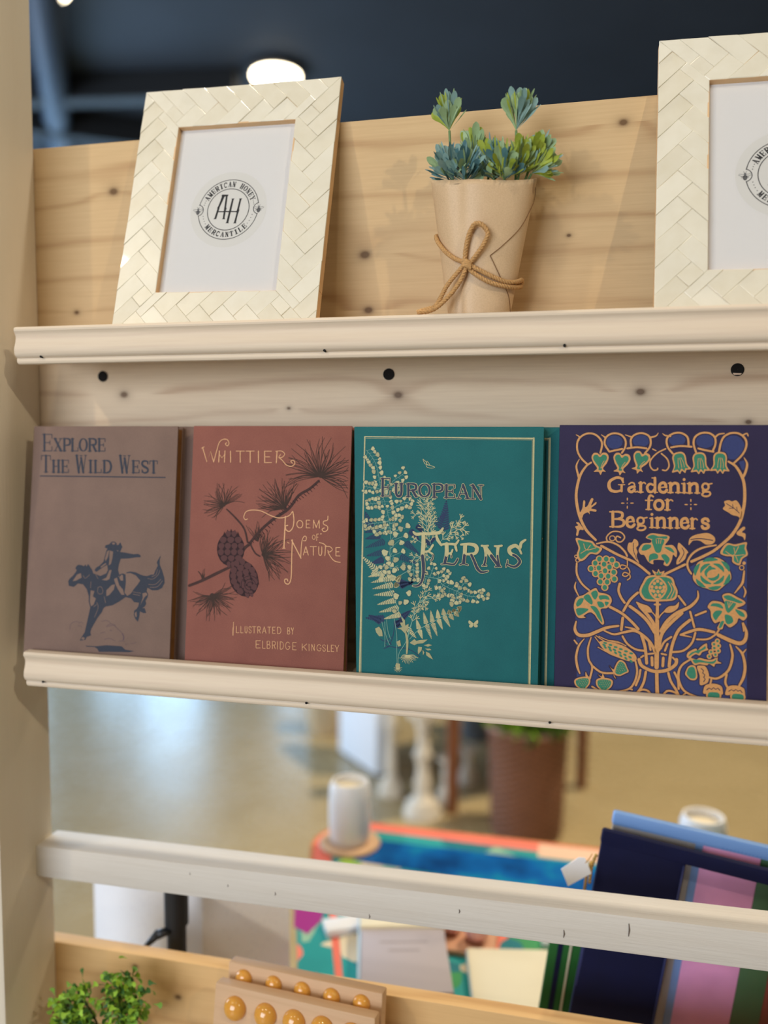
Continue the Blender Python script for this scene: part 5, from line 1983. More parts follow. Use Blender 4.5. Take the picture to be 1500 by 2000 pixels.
ART['garden_illustration'] = """blue 4 14 490 2352 75 63 0
blue 4 14 725 2362 74 56 0
blue 4 14 1039 2373 73 56 0
blue 4 14 1279 2362 79 62 0
blue 4 14 1516 2308 97 110 0
blue 2 0 1563 2180 68 19 -9 -92 -29 0
blue 2 0 171 1302 250 59 269 -141 144 -75 119 5 220 77 262 181 211 -42 11 -588 -1478 -79
blue 2 0 186 698 1471 79 13 -721 -393 -12 -514 5 -556 3
dark 0 34 256 2141 -63 63 -35 77 7 89 60 54 74 4 56 -38 26 -57 -14 -83
copper 0 17 256 2141 -63 63 -35 77 7 89 60 54 74 4 56 -38 26 -57 -14 -83
dark 0 24,30,33 145 2418 29 -20 -7 -34
copper 0 6,13,16 145 2418 29 -20 -7 -34
dark 0 34 287 2161 -31 -22
copper 0 17 287 2161 -31 -22
dark 0 34,38,40,40,43,43,40,38 254 2141 -45 -64 -30 -77 -20 -127 10 -114 31 -114 58 -113 86 -88
copper 0 17,21,24,24,26,26,24,21 254 2141 -45 -64 -30 -77 -20 -127 10 -114 31 -114 58 -113 86 -88
dark 0 24,33,35,33 179 2191 -25 -64 16 -76 13 -51
copper 0 6,16,18,16 179 2191 -25 -64 16 -76 13 -51
dark 0 34 559 2252 29 57 -1 63 -44 50 -73 9 -54 -35 -11 -63 42 -70
copper 0 17 559 2252 29 57 -1 63 -44 50 -73 9 -54 -35 -11 -63 42 -70
dark 0 24,33 373 2419 40 -29
copper 0 6,16 373 2419 40 -29
dark 0 34 447 2263 51 12 63 14
copper 0 17 447 2263 51 12 63 14
dark 0 34 642 2309 -7 63 29 44 60 19 60 -19 25 -44 -5 -62 -43 -61
copper 0 17 642 2309 -7 63 29 44 60 19 60 -19 25 -44 -5 -62 -43 -61
dark 0 24,33 586 2419 60 -22
copper 0 6,16 586 2419 60 -22
dark 0 34 606 2294 84 11 84 -10
copper 0 17 606 2294 84 11 84 -10
dark 0 34,30,22 808 2395 47 15 20 28
copper 0 17,13,5 808 2395 47 15 20 28
dark 0 30 941 2292 -70 -38 -56 -63 -5 -56 28 -37 33 2 5 13
copper 0 13 941 2292 -70 -38 -56 -63 -5 -56 28 -37 33 2 5 13
dark 0 30 906 2248 51 -49 17 -62 -23 -41 -32 3
copper 0 13 906 2248 51 -49 17 -62 -23 -41 -32 3
dark 0 27 828 2290 30 -15
copper 0 10 828 2290 30 -15
dark 0 34 1004 2249 -46 62 -7 74 46 44 70 9 60 -39 11 -81
copper 0 17 1004 2249 -46 62 -7 74 46 44 70 9 60 -39 11 -81
dark 0 34 988 2305 82 13 94 -6
copper 0 17 988 2305 82 13 94 -6
dark 0 22,30,34 911 2433 27 -20 42 -5
copper 0 5,13,17 911 2433 27 -20 42 -5
dark 0 34 1202 2265 -21 72 10 62 52 37 69 0 47 -37 7 -61 -22 -64
copper 0 17 1202 2265 -21 72 10 62 52 37 69 0 47 -37 7 -61 -22 -64
dark 0 34 1222 2297 58 -15 70 -13
copper 0 17 1222 2297 58 -15 70 -13
dark 0 33,29 1361 2397 32 29 44 7
copper 0 16,12 1361 2397 32 29 44 7
dark 0 34 1396 2262 16 88 27 56 57 31 69 -6 52 -49 7 -67 -33 -74 -73 -80
copper 0 17 1396 2262 16 88 27 56 57 31 69 -6 52 -49 7 -67 -33 -74 -73 -80
dark 0 30,27 1593 2418 34 16 11 -22
copper 0 13,10 1593 2418 34 16 11 -22
dark 0 33,38,40,40,43,43,43,43,40 1478 2181 58 -38 47 -73 29 -85 8 -134 -14 -122 -27 -98 -55 -99 -67 -75
copper 0 16,21,24,24,26,26,26,26,24 1478 2181 58 -38 47 -73 29 -85 8 -134 -14 -122 -27 -98 -55 -99 -67 -75
dark 0 24,35,38,38 1608 2217 26 -55 -12 -73 -25 -58
copper 0 6,18,21,21 1608 2217 26 -55 -12 -73 -25 -58
copper 3 0 365 2234 26 19 35 -6 17 -38 -15 -51 -33 -51 25 -30 -30 0 -16 -31 -18 28 -44 2 29 31 -33 50 -19 51 17 38 31 5
dark 0 20 365 2234 26 19 35 -6 17 -38 -15 -51 -33 -51 25 -30 -30 0 -16 -31 -18 28 -44 2 29 31 -33 50 -19 51 17 38 31 5 28 -17
green 3 0 365 2211 27 23 27 -7 8 -28 -19 -38 -26 -41 3 -28 -29 0 -1 28 -30 40 -21 38 7 28 27 7
copper2 0 5 403 2177 -18 -32 -11 -38
copper 3 0 563 2230 29 14 32 -11 13 -40 -23 -47 -40 -45 20 -33 -28 4 -21 -28 -13 30 -43 9 32 26 -25 54 -11 53 22 35 32 0
dark 0 20 563 2230 29 14 32 -11 13 -40 -23 -47 -40 -45 20 -33 -28 4 -21 -28 -13 30 -43 9 32 26 -25 54 -11 53 22 35 32 0 24 -21
green 3 0 560 2207 29 19 26 -12 4 -28 -24 -35 -31 -36 -1 -27 -29 4 3 27 -24 44 -14 41 10 26 28 4
copper2 0 5 592 2168 -22 -28 -16 -36
copper 3 0 742 2242 30 10 31 -16 6 -41 -29 -43 -46 -38 15 -36 -27 9 -24 -24 -9 31 -41 16 36 20 -17 57 -3 53 26 31 31 -4
dark 0 20 742 2242 30 10 31 -16 6 -41 -29 -43 -46 -38 15 -36 -27 9 -24 -24 -9 31 -41 16 36 20 -17 57 -3 53 26 31 31 -4 21 -25
green 3 0 736 2220 31 14 23 -15 0 -29 -28 -30 -36 -30 -5 -27 -27 8 7 27 -17 47 -9 41 14 25 28 -1
copper2 0 5 762 2177 -26 -24 -21 -33
copper 3 0 1049 2264 41 -2 25 -33 14 -73 34 -43 -38 -11 -11 -28 -28 20 -16 -29 -23 21 -46 -9 15 56 -16 73 11 40
dark 0 20 1049 2264 41 -2 25 -33 14 -73 34 -43 -38 -11 -11 -28 -28 20 -16 -29 -23 21 -46 -9 15 56 -16 73 11 40 38 18
green 3 0 1051 2249 32 -1 20 -26 13 -66 23 -38 -26 -1 -5 -24 -26 21 -16 -29 -18 19 -31 -9 10 43 -13 65 9 33
copper2 0 5 1051 2210 0 -45 8 -49
copper2 0 5 1062 2212 12 -42 10 -49
copper2 0 5 1073 2214 22 -40 12 -48
copper 3 0 1227 2263 40 -7 22 -35 7 -73 30 -47 -39 -6 -14 -26 -25 22 -18 -27 -21 23 -47 -4 21 54 -9 73 15 39
dark 0 20 1227 2263 40 -7 22 -35 7 -73 30 -47 -39 -6 -14 -26 -25 22 -18 -27 -21 23 -47 -4 21 54 -9 73 15 39 38 14
green 3 0 1228 2248 31 -5 18 -28 6 -66 19 -40 -26 2 -7 -23 -23 23 -18 -27 -16 21 -32 -6 14 41 -7 67 12 31
copper2 0 5 1224 2209 -4 -44 3 -49
copper2 0 5 1236 2210 7 -43 5 -49
copper2 0 5 1246 2211 18 -42 7 -49
copper 3 0 1409 2268 39 -11 17 -38 -1 -73 24 -50 -39 -1 -16 -24 -23 25 -21 -24 -18 25 -46 1 26 51 -1 74 19 36
dark 0 20 1409 2268 39 -11 17 -38 -1 -73 24 -50 -39 -1 -16 -24 -23 25 -21 -24 -18 25 -46 1 26 51 -1 74 19 36 40 9
green 3 0 1409 2253 29 -8 15 -30 -2 -66 14 -43 -25 6 -9 -22 -20 26 -22 -24 -13 22 -32 -1 19 38 0 67 15 29
copper2 0 5 1400 2215 -9 -42 -3 -49
copper2 0 5 1411 2215 3 -43 0 -49
copper2 0 5 1422 2215 13 -44 1 -49
copper 3 0 193 1677 24 57 8 70 17 -8 -1 -49 24 14 29 64 21 -6 -19 -58 42 33 1 -19 -42 -39 43 -12 -2 -19 -53 5 1 -31 -19 18 -37 -20 -17 -44
dark 0 20 193 1677 24 57 8 70 17 -8 -1 -49 24 14 29 64 21 -6 -19 -58 42 33 1 -19 -42 -39 43 -12 -2 -19 -53 5 1 -31 -19 18 -37 -20 -17 -44 -20 44
copper 3 0 1450 1823 40 11 23 -9 40 7 35 -54 14 -61 -12 -49 -23 24 -46 11 -35 23 -46 30 17 31
dark 0 20 1450 1823 40 11 23 -9 40 7 35 -54 14 -61 -12 -49 -23 24 -46 11 -35 23 -46 30 17 31 -7 36
dark2 0 6 1468 1805 63 -41 46 -41
dark2 0 5 1519 1800 6 -30
dark2 0 5 1491 1763 35 1
dark2 0 5 1554 1777 6 -37
copper 3 0 228 1532 -31 -1 -14 -51 -16 5 5 45 -15 31 26 14 -19 25 25 0 25 -31 19 -25
dark 0 20 228 1532 -31 -1 -14 -51 -16 5 5 45 -15 31 26 14 -19 25 25 0 25 -31 19 -25 -5 -12
copper 3 0 1558 1546 33 37 28 19 9 -18 -25 -31 29 -17 -5 -55 -17 30 -40 13
dark 0 20 1558 1546 33 37 28 19 9 -18 -25 -31 29 -17 -5 -55 -17 30 -40 13 -12 22
dark 0 29 450 1431 -9 44 49 49 73 -2 37 -42 -23 -42 -36 -4 -19 24 12 26 30 -12
copper 0 12 450 1431 -9 44 49 49 73 -2 37 -42 -23 -42 -36 -4 -19 24 12 26 30 -12
copper2 0 8 516 1465 -5 -15 -15 -8 -16 2 -11 11 0 16 10 12 17 3 14 -7 6 -15
dark 0 30,34,34,33 353 1409 103 22 86 -28 61 -55 23 -43
copper 0 13,17,17,16 353 1409 103 22 86 -28 61 -55 23 -43
dark 0 39 396 1391 147 -76 158 -69 124 -95
copper 0 22 396 1391 147 -76 158 -69 124 -95
dark 0 40 1524 1526 -135 -132 -102 -65 -103 -53
copper 0 24 1524 1526 -135 -132 -102 -65 -103 -53
dark 0 30,35,35,35,33 1389 1430 -115 -28 -80 -52 -43 -75 5 -61 28 -48
copper 0 13,18,18,18,16 1389 1430 -115 -28 -80 -52 -43 -75 5 -61 28 -48
dark 0 38 1129 1247 -174 -96
copper 0 21 1129 1247 -174 -96
copper 3 0 1158 1423 4 55 35 32 52 17 69 9 52 -30 9 -39 -25 -28 -52 -5 -52 31 -58 -2
dark 0 20 1158 1423 4 55 35 32 52 17 69 9 52 -30 9 -39 -25 -28 -52 -5 -52 31 -58 -2 -34 -40
dark2 0 8 1174 1473 75 12 110 -13
copper 3 0 685 1463 30 -17 7 -37 -18 -26 13 -37 -8 -38 23 -64 -56 57 -47 61 8 62 30 8
dark 0 20 685 1463 30 -17 7 -37 -18 -26 13 -37 -8 -38 23 -64 -56 57 -47 61 8 62 30 8 18 31
copper 3 0 1070 1441 35 -26 48 -54 -11 -19 -17 -50 -63 -48 -4 40 26 56 -21 49
dark 0 20 1070 1441 35 -26 48 -54 -11 -19 -17 -50 -63 -48 -4 40 26 56 -21 49 7 52
dark2 0 6 679 1426 2 -69 32 -80
dark2 0 6 1100 1396 18 -48 -39 -76
copper 3 0 786 1479 41 39 71 -2 85 -15 4 -32 -31 -53 62 2 38 -48 -3 -59 -28 21 -11 -50 -30 -53 -39 11 3 37 -87 0 -5 -38 -45 23 -34 55 -32 8 -19 40 34 57 68 12 2 25
dark 0 20 786 1479 41 39 71 -2 85 -15 4 -32 -31 -53 62 2 38 -48 -3 -59 -28 21 -11 -50 -30 -53 -39 11 3 37 -87 0 -5 -38 -45 23 -34 55 -32 8 -19 40 34 57 68 12 2 25 -44 20
green 3 0 798 1483 47 24 53 -13 69 2 2 -20 -29 -3 -41 6 -54 -12
green 3 0 842 1465 102 0 -14 -62 -15 -53 -37 -1 -23 51
green 3 0 751 1366 24 47 54 2 0 -28 -47 -26
green 3 0 950 1397 56 -4 31 -42 -36 11
green 3 0 820 1260 1 59 39 20 32 -12 1 -34 -50 -15
green 3 0 923 1322 38 10 36 -41 -23 -47 -22 30
copper2 0 5 875 1469 6 -43
copper2 0 5 899 1470 -1 -43
copper2 0 5 920 1471 -7 -44
copper 3 0 164 1454 84 -13 62 -8 37 -37 56 -29 -42 -56 -61 2 -54 -57 -45 -10 -24 56 14 64
dark 0 20 164 1454 84 -13 62 -8 37 -37 56 -29 -42 -56 -61 2 -54 -57 -45 -10 -24 56 14 64 -27 88
green 3 0 184 1435 65 -10 55 -9 29 -33 47 -20 -31 -37 -55 1 -54 -51 -31 -11 -14 44 11 57
copper 3 0 1474 1448 74 -6 93 23 -1 -51 14 -60 -44 -40 -22 -57 -59 26 -7 48 -51 5 -47 28
dark 0 20 1474 1448 74 -6 93 23 -1 -51 14 -60 -44 -40 -22 -57 -59 26 -7 48 -51 5 -47 28 50 84
green 3 0 1486 1434 65 -8 74 20 1 -38 12 -49 -40 -36 -18 -47 -38 18 -8 50 -58 6 -31 18
copper2 0 6 237 1405 26 -56 85 22
copper2 0 6 214 1316 49 33
copper2 0 6 298 1395 -29 -46
copper2 0 6 1577 1425 -27 -62 -22 -25
copper2 0 6 1470 1378 58 -34 96 9
copper2 0 6 1552 1345 22 -54
copper2 0 6 1538 1411 10 -48
dark 4 12 381 1269 40 42 2
dark 4 12 442 1271 40 41 2
dark 4 12 494 1263 40 41 2
dark 4 12 345 1230 40 42 2
dark 4 12 534 1221 40 41 2
dark 4 12 424 1223 40 41 2
dark 4 12 309 1178 40 42 2
dark 4 12 379 1186 40 41 2
dark 4 12 473 1199 40 41 2
dark 4 12 350 1134 40 42 2
dark 4 12 434 1163 40 41 2
dark 4 12 511 1153 40 41 2
dark 4 12 400 1115 40 41 2
dark 4 12 463 1114 40 41 2
dark 4 12 518 1091 40 41 2
dark 4 12 394 1060 40 41 2
dark 4 12 455 1061 40 41 2
dark 4 12 435 1010 40 41 3
copper 4 12 381 1269 33 34 2
copper 4 12 442 1271 33 34 2
copper 4 12 494 1263 33 34 2
copper 4 12 345 1230 33 34 2
copper 4 12 534 1221 33 34 2
copper 4 12 424 1223 33 34 2
copper 4 12 309 1178 33 34 2
copper 4 12 379 1186 33 34 2
copper 4 12 473 1199 33 34 2
copper 4 12 350 1134 33 34 2
copper 4 12 434 1163 33 34 2
copper 4 12 511 1153 33 34 2
copper 4 12 400 1115 33 34 2
copper 4 12 463 1114 33 34 2
copper 4 12 518 1091 33 34 2
copper 4 12 394 1060 33 34 2
copper 4 12 455 1061 33 34 2
copper 4 12 435 1010 33 34 3
green 4 10 381 1269 21 24 2
green 4 10 442 1271 21 24 2
green 4 10 494 1263 21 24 2
green 4 10 345 1230 21 24 2
green 4 10 534 1221 21 24 2
green 4 10 424 1223 21 24 2
green 4 10 309 1178 21 24 2
green 4 10 379 1186 21 24 2
green 4 10 473 1199 21 24 2
green 4 10 350 1134 21 24 2
green 4 10 434 1163 21 24 2
green 4 10 511 1153 21 24 2
green 4 10 400 1115 21 24 2
green 4 10 463 1114 21 24 2
green 4 10 518 1091 21 24 2
green 4 10 394 1060 21 24 2
green 4 10 455 1061 21 24 2
green 4 10 435 1010 21 24 3
dark 0 27 629 1262 -1 -50 -33 -27 -27 12 14 25 48 -17 23 -49 -31 -36 -32 9 17 26 43 -17 6 -31 -23 -20
copper 0 10 629 1262 -1 -50 -33 -27 -27 12 14 25 48 -17 23 -49 -31 -36 -32 9 17 26 43 -17 6 -31 -23 -20
dark 0 33,35,35,33 179 1223 3 -98 45 -87 69 -60
copper 0 16,18,18,16 179 1223 3 -98 45 -87 69 -60
dark 0 22,34,27 177 1051 -10 -53 34 -75
copper 0 5,17,10 177 1051 -10 -53 34 -75
dark 0 38 567 1050 -10 -60 22 -62 34 -50
copper 0 21 567 1050 -10 -60 22 -62 34 -50
dark 0 39 727 975 -66 -68 -56 -104
copper 0 22 727 975 -66 -68 -56 -104
dark 0 35 1080 961 59 -77
copper 0 18 1080 961 59 -77
dark 0 25,35,43,46,48,48,46 1242 1015 1 -67 -63 -77 -115 -67 -80 -78 -51 -89
copper 0 8,18,26,29,31,31,29 1242 1015 1 -67 -63 -77 -115 -67 -80 -78 -51 -89
dark 0 43,46,46,48 660 848 87 -61 73 -70 63 -96
copper 0 26,29,29,31 660 848 87 -61 73 -70 63 -96
dark 0 40 484 834 108 -55 85 -70 61 -65
copper 0 24 484 834 108 -55 85 -70 61 -65
copper 3 0 713 891 50 -16 60 -19 33 -48 -44 -7 -60 34
dark 0 20 713 891 50 -16 60 -19 33 -48 -44 -7 -60 34 -39 56
copper 3 0 1084 908 -10 -57 -56 -42 -61 4 39 49 56 12
dark 0 20 1084 908 -10 -57 -56 -42 -61 4 39 49 56 12 32 34
dark 0 27 841 817 39 -41 20 -42
copper 0 10 841 817 39 -41 20 -42
dark 0 27 965 821 -38 -43 -20 -44
copper 0 10 965 821 -38 -43 -20 -44
copper 3 0 856 1140 97 4 71 -22 24 -61 23 -60 -18 -69 -72 -22 -165 -8 -58 35 -18 61 31 76 28 49
dark 0 20 856 1140 97 4 71 -22 24 -61 23 -60 -18 -69 -72 -22 -165 -8 -58 35 -18 61 31 76 28 49 57 17
green 3 0 853 1122 100 5 57 -18 22 -54 22 -57 -17 -53 -62 -18 -157 -7 -44 30 -15 49 30 70 25 39
copper2 3 0 896 1127 58 -39 27 -60 -25 -69 -55 -43 -57 37 -25 67 23 63
green2 3 0 897 1107 45 -28 25 -52 -22 -59 -45 -34 -44 30 -23 57 21 54
copper3 4 9 897 1087 15 16 2
copper3 4 9 869 1066 15 16 2
copper3 4 9 928 1069 15 16 2
copper3 4 9 849 1033 15 16 3
copper3 4 9 887 1030 15 16 3
copper3 4 9 920 1029 15 16 3
copper3 4 9 953 1035 15 16 3
copper3 4 9 866 994 15 16 3
copper3 4 9 902 993 15 16 3
copper3 4 9 937 995 15 16 3
copper3 4 9 849 1001 15 16 3
copper3 4 9 881 960 15 16 3
copper3 4 9 916 959 15 16 3
copper3 4 9 951 1005 15 16 3
copper2 0 8 989 1084 31 -67 -40 -82
copper2 0 8 1015 1075 28 -57 -30 -81
copper 3 0 848 1187 39 -21 15 31 17 -27 35 13 -20 -42 -57 -3
dark 0 20 848 1187 39 -21 15 31 17 -27 35 13 -20 -42 -57 -3 -29 49
green 3 0 875 1165 18 -9 11 23 11 -22 16 8 -8 -20 -36 -1
copper2 4 8 899 876 33 11 3
dark 0 43,43,46,46 899 900 2 -117 3 -136 1 -61
copper 0 26,26,29,29 899 900 2 -117 3 -136 1 -61
copper 3 0 1517 1177 2 -44 -31 -36 -39 -39 -38 -32 -49 0 -49 15 -39 9 -42 24 -32 45 0 45 16 45 13 47 29 27 50 13 49 18 48 4 50 -27 30 -37 15 -34
dark 0 20 1517 1177 2 -44 -31 -36 -39 -39 -38 -32 -49 0 -49 15 -39 9 -42 24 -32 45 0 45 16 45 13 47 29 27 50 13 49 18 48 4 50 -27 30 -37 15 -34 17 -43
green 0 10,34,34,10 1505 1172 -3 -20 -5 -19 -9 -19 -12 -17 -15 -15
green 0 10,34,34,10 1433 1062 -18 -8 -20 -6 -20 -4 -21 -1 -20 2
green 0 10,34,34,10 1303 1053 -19 8 -17 11 -15 13 -13 15 -10 17
green 0 10,34,34,10 1218 1156 -1 21 3 21 8 21 10 19 14 18
green 0 10,34,34,10 1283 1280 22 11 23 8 25 3 24 0 24 -3
green 0 10,34,34,10 1438 1285 18 -12 16 -15 13 -17 10 -18 7 -20
green 0 10,31,31,10 1457 1157 -8 -20 -12 -18 -17 -15 -21 -11 -22 -7
green 0 10,31,31,10 1350 1085 -23 5 -21 9 -18 13 -13 17 -9 20
green 0 10,31,31,10 1264 1181 6 21 11 19 16 16 19 13 22 8
green 0 10,31,31,10 1373 1261 23 -5 21 -9 17 -14 14 -17 8 -19
green 0 10,29,29,10 1415 1173 -5 -21 -15 -16 -21 -10 -23 -1 -21 8
green 0 10,29,29,10 1314 1149 -7 23 7 24 19 18 26 7 26 -4
green 4 9 1341 1227 17 18 2
copper 3 0 164 846 23 61 61 25 54 40 54 28 28 -37 59 -10 43 -23 13 -49 -39 -58 -57 -18 33 -109 -17 -28 -44 50 -25 36 -43 21 -55 -36 19 -14 -67 -4 -36 62
dark 0 20 164 846 23 61 61 25 54 40 54 28 28 -37 59 -10 43 -23 13 -49 -39 -58 -57 -18 33 -109 -17 -28 -44 50 -25 36 -43 21 -55 -36 19 -14 -67 -4 -36 62 -4 63
green 3 0 182 847 24 45 43 8 -18 -51 -36 -27
green 3 0 248 907 43 33 38 -61 -12 -32
green 3 0 315 954 42 24 19 -34 -17 -45 -22 5
green 3 0 388 932 67 3 25 -36 -48 4 -37 -8
green 3 0 371 875 49 -4 13 -37 -42 -9
green 3 0 311 828 43 2 38 -48 29 -93 -34 30 -32 54
green 3 0 183 796 43 15 68 -9 -42 -40 -49 -22
green 3 0 438 878 37 -5 -24 -32
copper 3 0 1328 878 38 51 67 -3 40 -16 -24 72 56 24 63 -28 71 -42 -13 -31 -54 -29 66 -18 20 -48 -29 -40 -40 18 -17 -43 -55 -42 -44 31 -19 -50 -42 4 24 62 -46 -15 -29 48 -9 60
dark 0 20 1328 878 38 51 67 -3 40 -16 -24 72 56 24 63 -28 71 -42 -13 -31 -54 -29 66 -18 20 -48 -29 -40 -40 18 -17 -43 -55 -42 -44 31 -19 -50 -42 4 24 62 -46 -15 -29 48 -9 60 -24 35
green 3 0 1460 976 46 11 57 -27 57 -28 -28 -11 -57 16 -46 10
green 3 0 1472 934 69 -9 23 -17 -56 -75 -29 29
green 3 0 1353 886 23 24 57 -5 26 -38 -60 15
green 3 0 1372 807 28 38 51 -3 -33 -56 -22 -26
green 3 0 1475 813 51 -10 18 -47 -39 -27 -24 23
green 3 0 1559 866 63 -24 17 -39 -45 10
green 3 0 1426 695 16 55 26 2 -20 -50
copper2 0 5 1495 929 9 -54
copper2 0 5 1518 930 -14 -55
copper2 0 5 1541 931 -37 -56
dark 0 35 1181 825 38 -136
copper 0 18 1181 825 38 -136
dark 0 35 1228 794 86 41
copper 0 18 1228 794 86 41
dark 0 30,38,35,25 1627 1208 -10 -97 -28 -50 -38 -53
copper 0 13,21,18,8 1627 1208 -10 -97 -28 -50 -38 -53
dark 0 24,33,27 1623 1072 19 -45 -12 -49
copper 0 6,16,10 1623 1072 19 -45 -12 -49
dark 0 24,33,27 1618 748 12 -36 3 -36
copper 0 6,16,10 1618 748 12 -36 3 -36
dark 0 25 1625 1238 -5 -14 -13 -6 -13 5 -6 14 6 14 12 6 13 -5 6 -14
copper2 0 8 1625 1238 -5 -14 -13 -6 -13 5 -6 14 6 14 12 6 13 -5 6 -14
dark 0 25 184 1286 -3 -9 -9 -4 -9 3 -4 9 4 9 8 4 9 -4 4 -8
copper2 0 8 184 1286 -3 -9 -9 -4 -9 3 -4 9 4 9 8 4 9 -4 4 -8
dark 0 25 203 1252 -4 -13 -12 -5 -13 5 -5 12 5 13 12 5 12 -5 5 -12
copper2 0 8 203 1252 -4 -13 -12 -5 -13 5 -5 12 5 13 12 5 12 -5 5 -12
copper2 4 9 1625 1278 15 16 2
dark 0 22,30,35 190 683 -11 -51 9 -37
copper 0 5,13,18 190 683 -11 -51 9 -37
dark 0 27,43,48,48,46,43,35 186 686 -9 -76 36 -49 80 2 85 39 84 40 102 22
copper 0 10,26,31,31,29,26,18 186 686 -9 -76 36 -49 80 2 85 39 84 40 102 22
dark 0 40 600 739 -10 -109
copper 0 24 600 739 -10 -109
dark 0 35 602 571 44 -66 72 -45 74 -9
copper 0 18 602 571 44 -66 72 -45 74 -9
dark 0 30,35,38,40,40,43,43 438 614 86 -29 83 21 96 21 72 -33 73 -70 49 -96
copper 0 13,18,21,24,24,26,26 438 614 86 -29 83 21 96 21 72 -33 73 -70 49 -96
dark 0 27,35,30 624 657 78 -15 49 -37
copper 0 10,18,13 624 657 78 -15 49 -37
dark 0 25,40,48,51,51,48 1627 751 28 -83 -12 -73 -45 -29 -79 22 -98 43
copper 0 8,24,31,34,34,31 1627 751 28 -83 -12 -73 -45 -29 -79 22 -98 43
dark 0 40,43,40,35 1386 653 -121 18 -80 -23 -81 -35
copper 0 24,26,24,18 1386 653 -121 18 -80 -23 -81 -35
dark 0 33,25 1104 613 93 -15
copper 0 16,8 1104 613 93 -15
dark 0 33 1437 705 -31 -63 -70 -53 -94 -8
copper 0 16 1437 705 -31 -63 -70 -53 -94 -8
dark 0 43 1180 749 -89 -88 -44 -101 -22 -99 -14 -136
copper 0 26 1180 749 -89 -88 -44 -101 -22 -99 -14 -136
dark 0 35 1229 638 -28 -93 -71 -72 -93 -19
copper 0 18 1229 638 -28 -93 -71 -72 -93 -19
dark 0 43 769 587 32 -103 17 -145
copper 0 26 769 587 32 -103 17 -145
dark 0 43,46,46,46 1112 809 -103 -104 -69 -102 -20 -137
copper 0 26,29,29,29 1112 809 -103 -104 -69 -102 -20 -137
dark 0 43,46,46,46 746 852 85 -94 49 -84 19 -135
copper 0 26,29,29,29 746 852 85 -94 49 -84 19 -135
dark 0 35 1025 590 -58 -47 -30 -63
copper 0 18 1025 590 -58 -47 -30 -63
dark 0 35 833 529 16 -67
copper 0 18 833 529 16 -67
dark 0 35 995 526 -22 -63
copper 0 18 995 526 -22 -63
dark 0 46,51,56,56,54 900 798 1 -111 1 -148 1 -123 1 -108
copper 0 29,34,39,39,37 900 798 1 -111 1 -148 1 -123 1 -108
dark 0 42 751 369 24 -54 78 -38 71 -5 81 22 60 49 9 47
copper 0 29 751 369 24 -54 78 -38 71 -5 81 22 60 49 9 47
dark 0 33 767 389 21 17
copper 0 16 767 389 21 17
dark 0 33 828 424 45 7
copper 0 16 828 424 45 7
dark 0 33 944 433 41 -6
copper 0 16 944 433 41 -6
dark 0 33 1041 406 19 -19
copper 0 16 1041 406 19 -19
dark 0 40 862 395 4 -70
copper 0 24 862 395 4 -70
dark 0 40 960 397 -3 -74
copper 0 24 960 397 -3 -74
dark 0 46,46,51 907 256 4 -110 6 -101
copper 0 29,29,34 907 256 4 -110 6 -101
dark 0 38 812 262 -14 -87 -30 -70 -41 -53
copper 0 21 812 262 -14 -87 -30 -70 -41 -53
dark 0 38 1006 265 23 -74 44 -70 31 -65
copper 0 21 1006 265 23 -74 44 -70 31 -65
dark 0 35 727 58 53 39 53 -6 27 -35
copper 0 18 727 58 53 39 53 -6 27 -35
dark 0 35 963 61 40 42 59 -8 41 -33
copper 0 18 963 61 40 42 59 -8 41 -33
dark 0 35 765 277 -10 -68 -27 -76
copper 0 18 765 277 -10 -68 -27 -76
dark 0 35 1058 273 31 -66 8 -79
copper 0 18 1058 273 31 -66 8 -79
dark 0 25 357 551 85 -102 49 -28
copper2 0 8 357 551 85 -102 49 -28
dark 0 25 366 564 87 -51 85 -14
copper2 0 8 366 564 87 -51 85 -14
dark 0 25 393 559 84 -33 109 -20
copper2 0 8 393 559 84 -33 109 -20
dark 0 25 387 459 68 -34 73 -33
copper2 0 8 387 459 68 -34 73 -33
dark 0 25 477 526 84 -7 73 -33
copper2 0 8 477 526 84 -7 73 -33
copper 3 0 398 509 79 7 85 -16 84 -32 73 -61 4 -52 -62 -6 -97 27 -85 32 -55 47
dark 0 20 398 509 79 7 85 -16 84 -32 73 -61 4 -52 -62 -6 -97 27 -85 32 -55 47 -26 54
green 4 8 450 502 18 10 -8
green 4 8 441 482 18 10 -26
green 4 8 451 462 18 10 -44
green 4 8 497 486 18 10 -8
green 4 8 488 462 18 10 -26
green 4 8 498 440 18 10 -44
green 4 8 543 469 18 10 -8
green 4 8 534 443 18 10 -26
green 4 8 544 417 18 10 -44
green 4 8 589 453 18 10 -8
green 4 8 580 423 18 10 -26
green 4 8 590 394 18 10 -44
green 4 8 635 436 18 10 -8
green 4 8 626 404 18 10 -26
green 4 8 636 372 18 10 -44
green 4 8 681 420 18 10 -8
green 4 8 672 384 18 10 -26
green 4 8 682 349 18 10 -44
copper 3 0 541 218 -8 40 24 68 32 29 40 -22 20 -44 14 -36 -33 -21 -44 -23
dark 0 20 541 218 -8 40 24 68 32 29 40 -22 20 -44 14 -36 -33 -21 -44 -23 -45 9
green 3 0 552 229 -5 30 20 58 23 23 32 -18 17 -36 11 -29 -27 -16 -35 -19
copper2 4 5 554 249 3 3 4
copper2 4 5 572 253 3 3 4
copper2 4 5 584 239 3 3 4
copper2 4 5 560 267 3 3 4
copper2 4 5 579 271 3 3 4
copper2 4 5 590 257 3 3 4
copper2 4 5 609 261 3 3 4
copper2 4 5 567 285 3 3 4
copper2 4 5 585 289 3 3 4
copper2 4 5 597 275 3 3 4
copper2 4 5 615 279 3 3 4
copper2 4 5 627 265 3 3 4
copper2 4 5 573 303 3 3 4
copper2 4 5 591 307 3 3 4
copper2 4 5 603 293 3 3 4
copper2 4 5 621 297 3 3 4
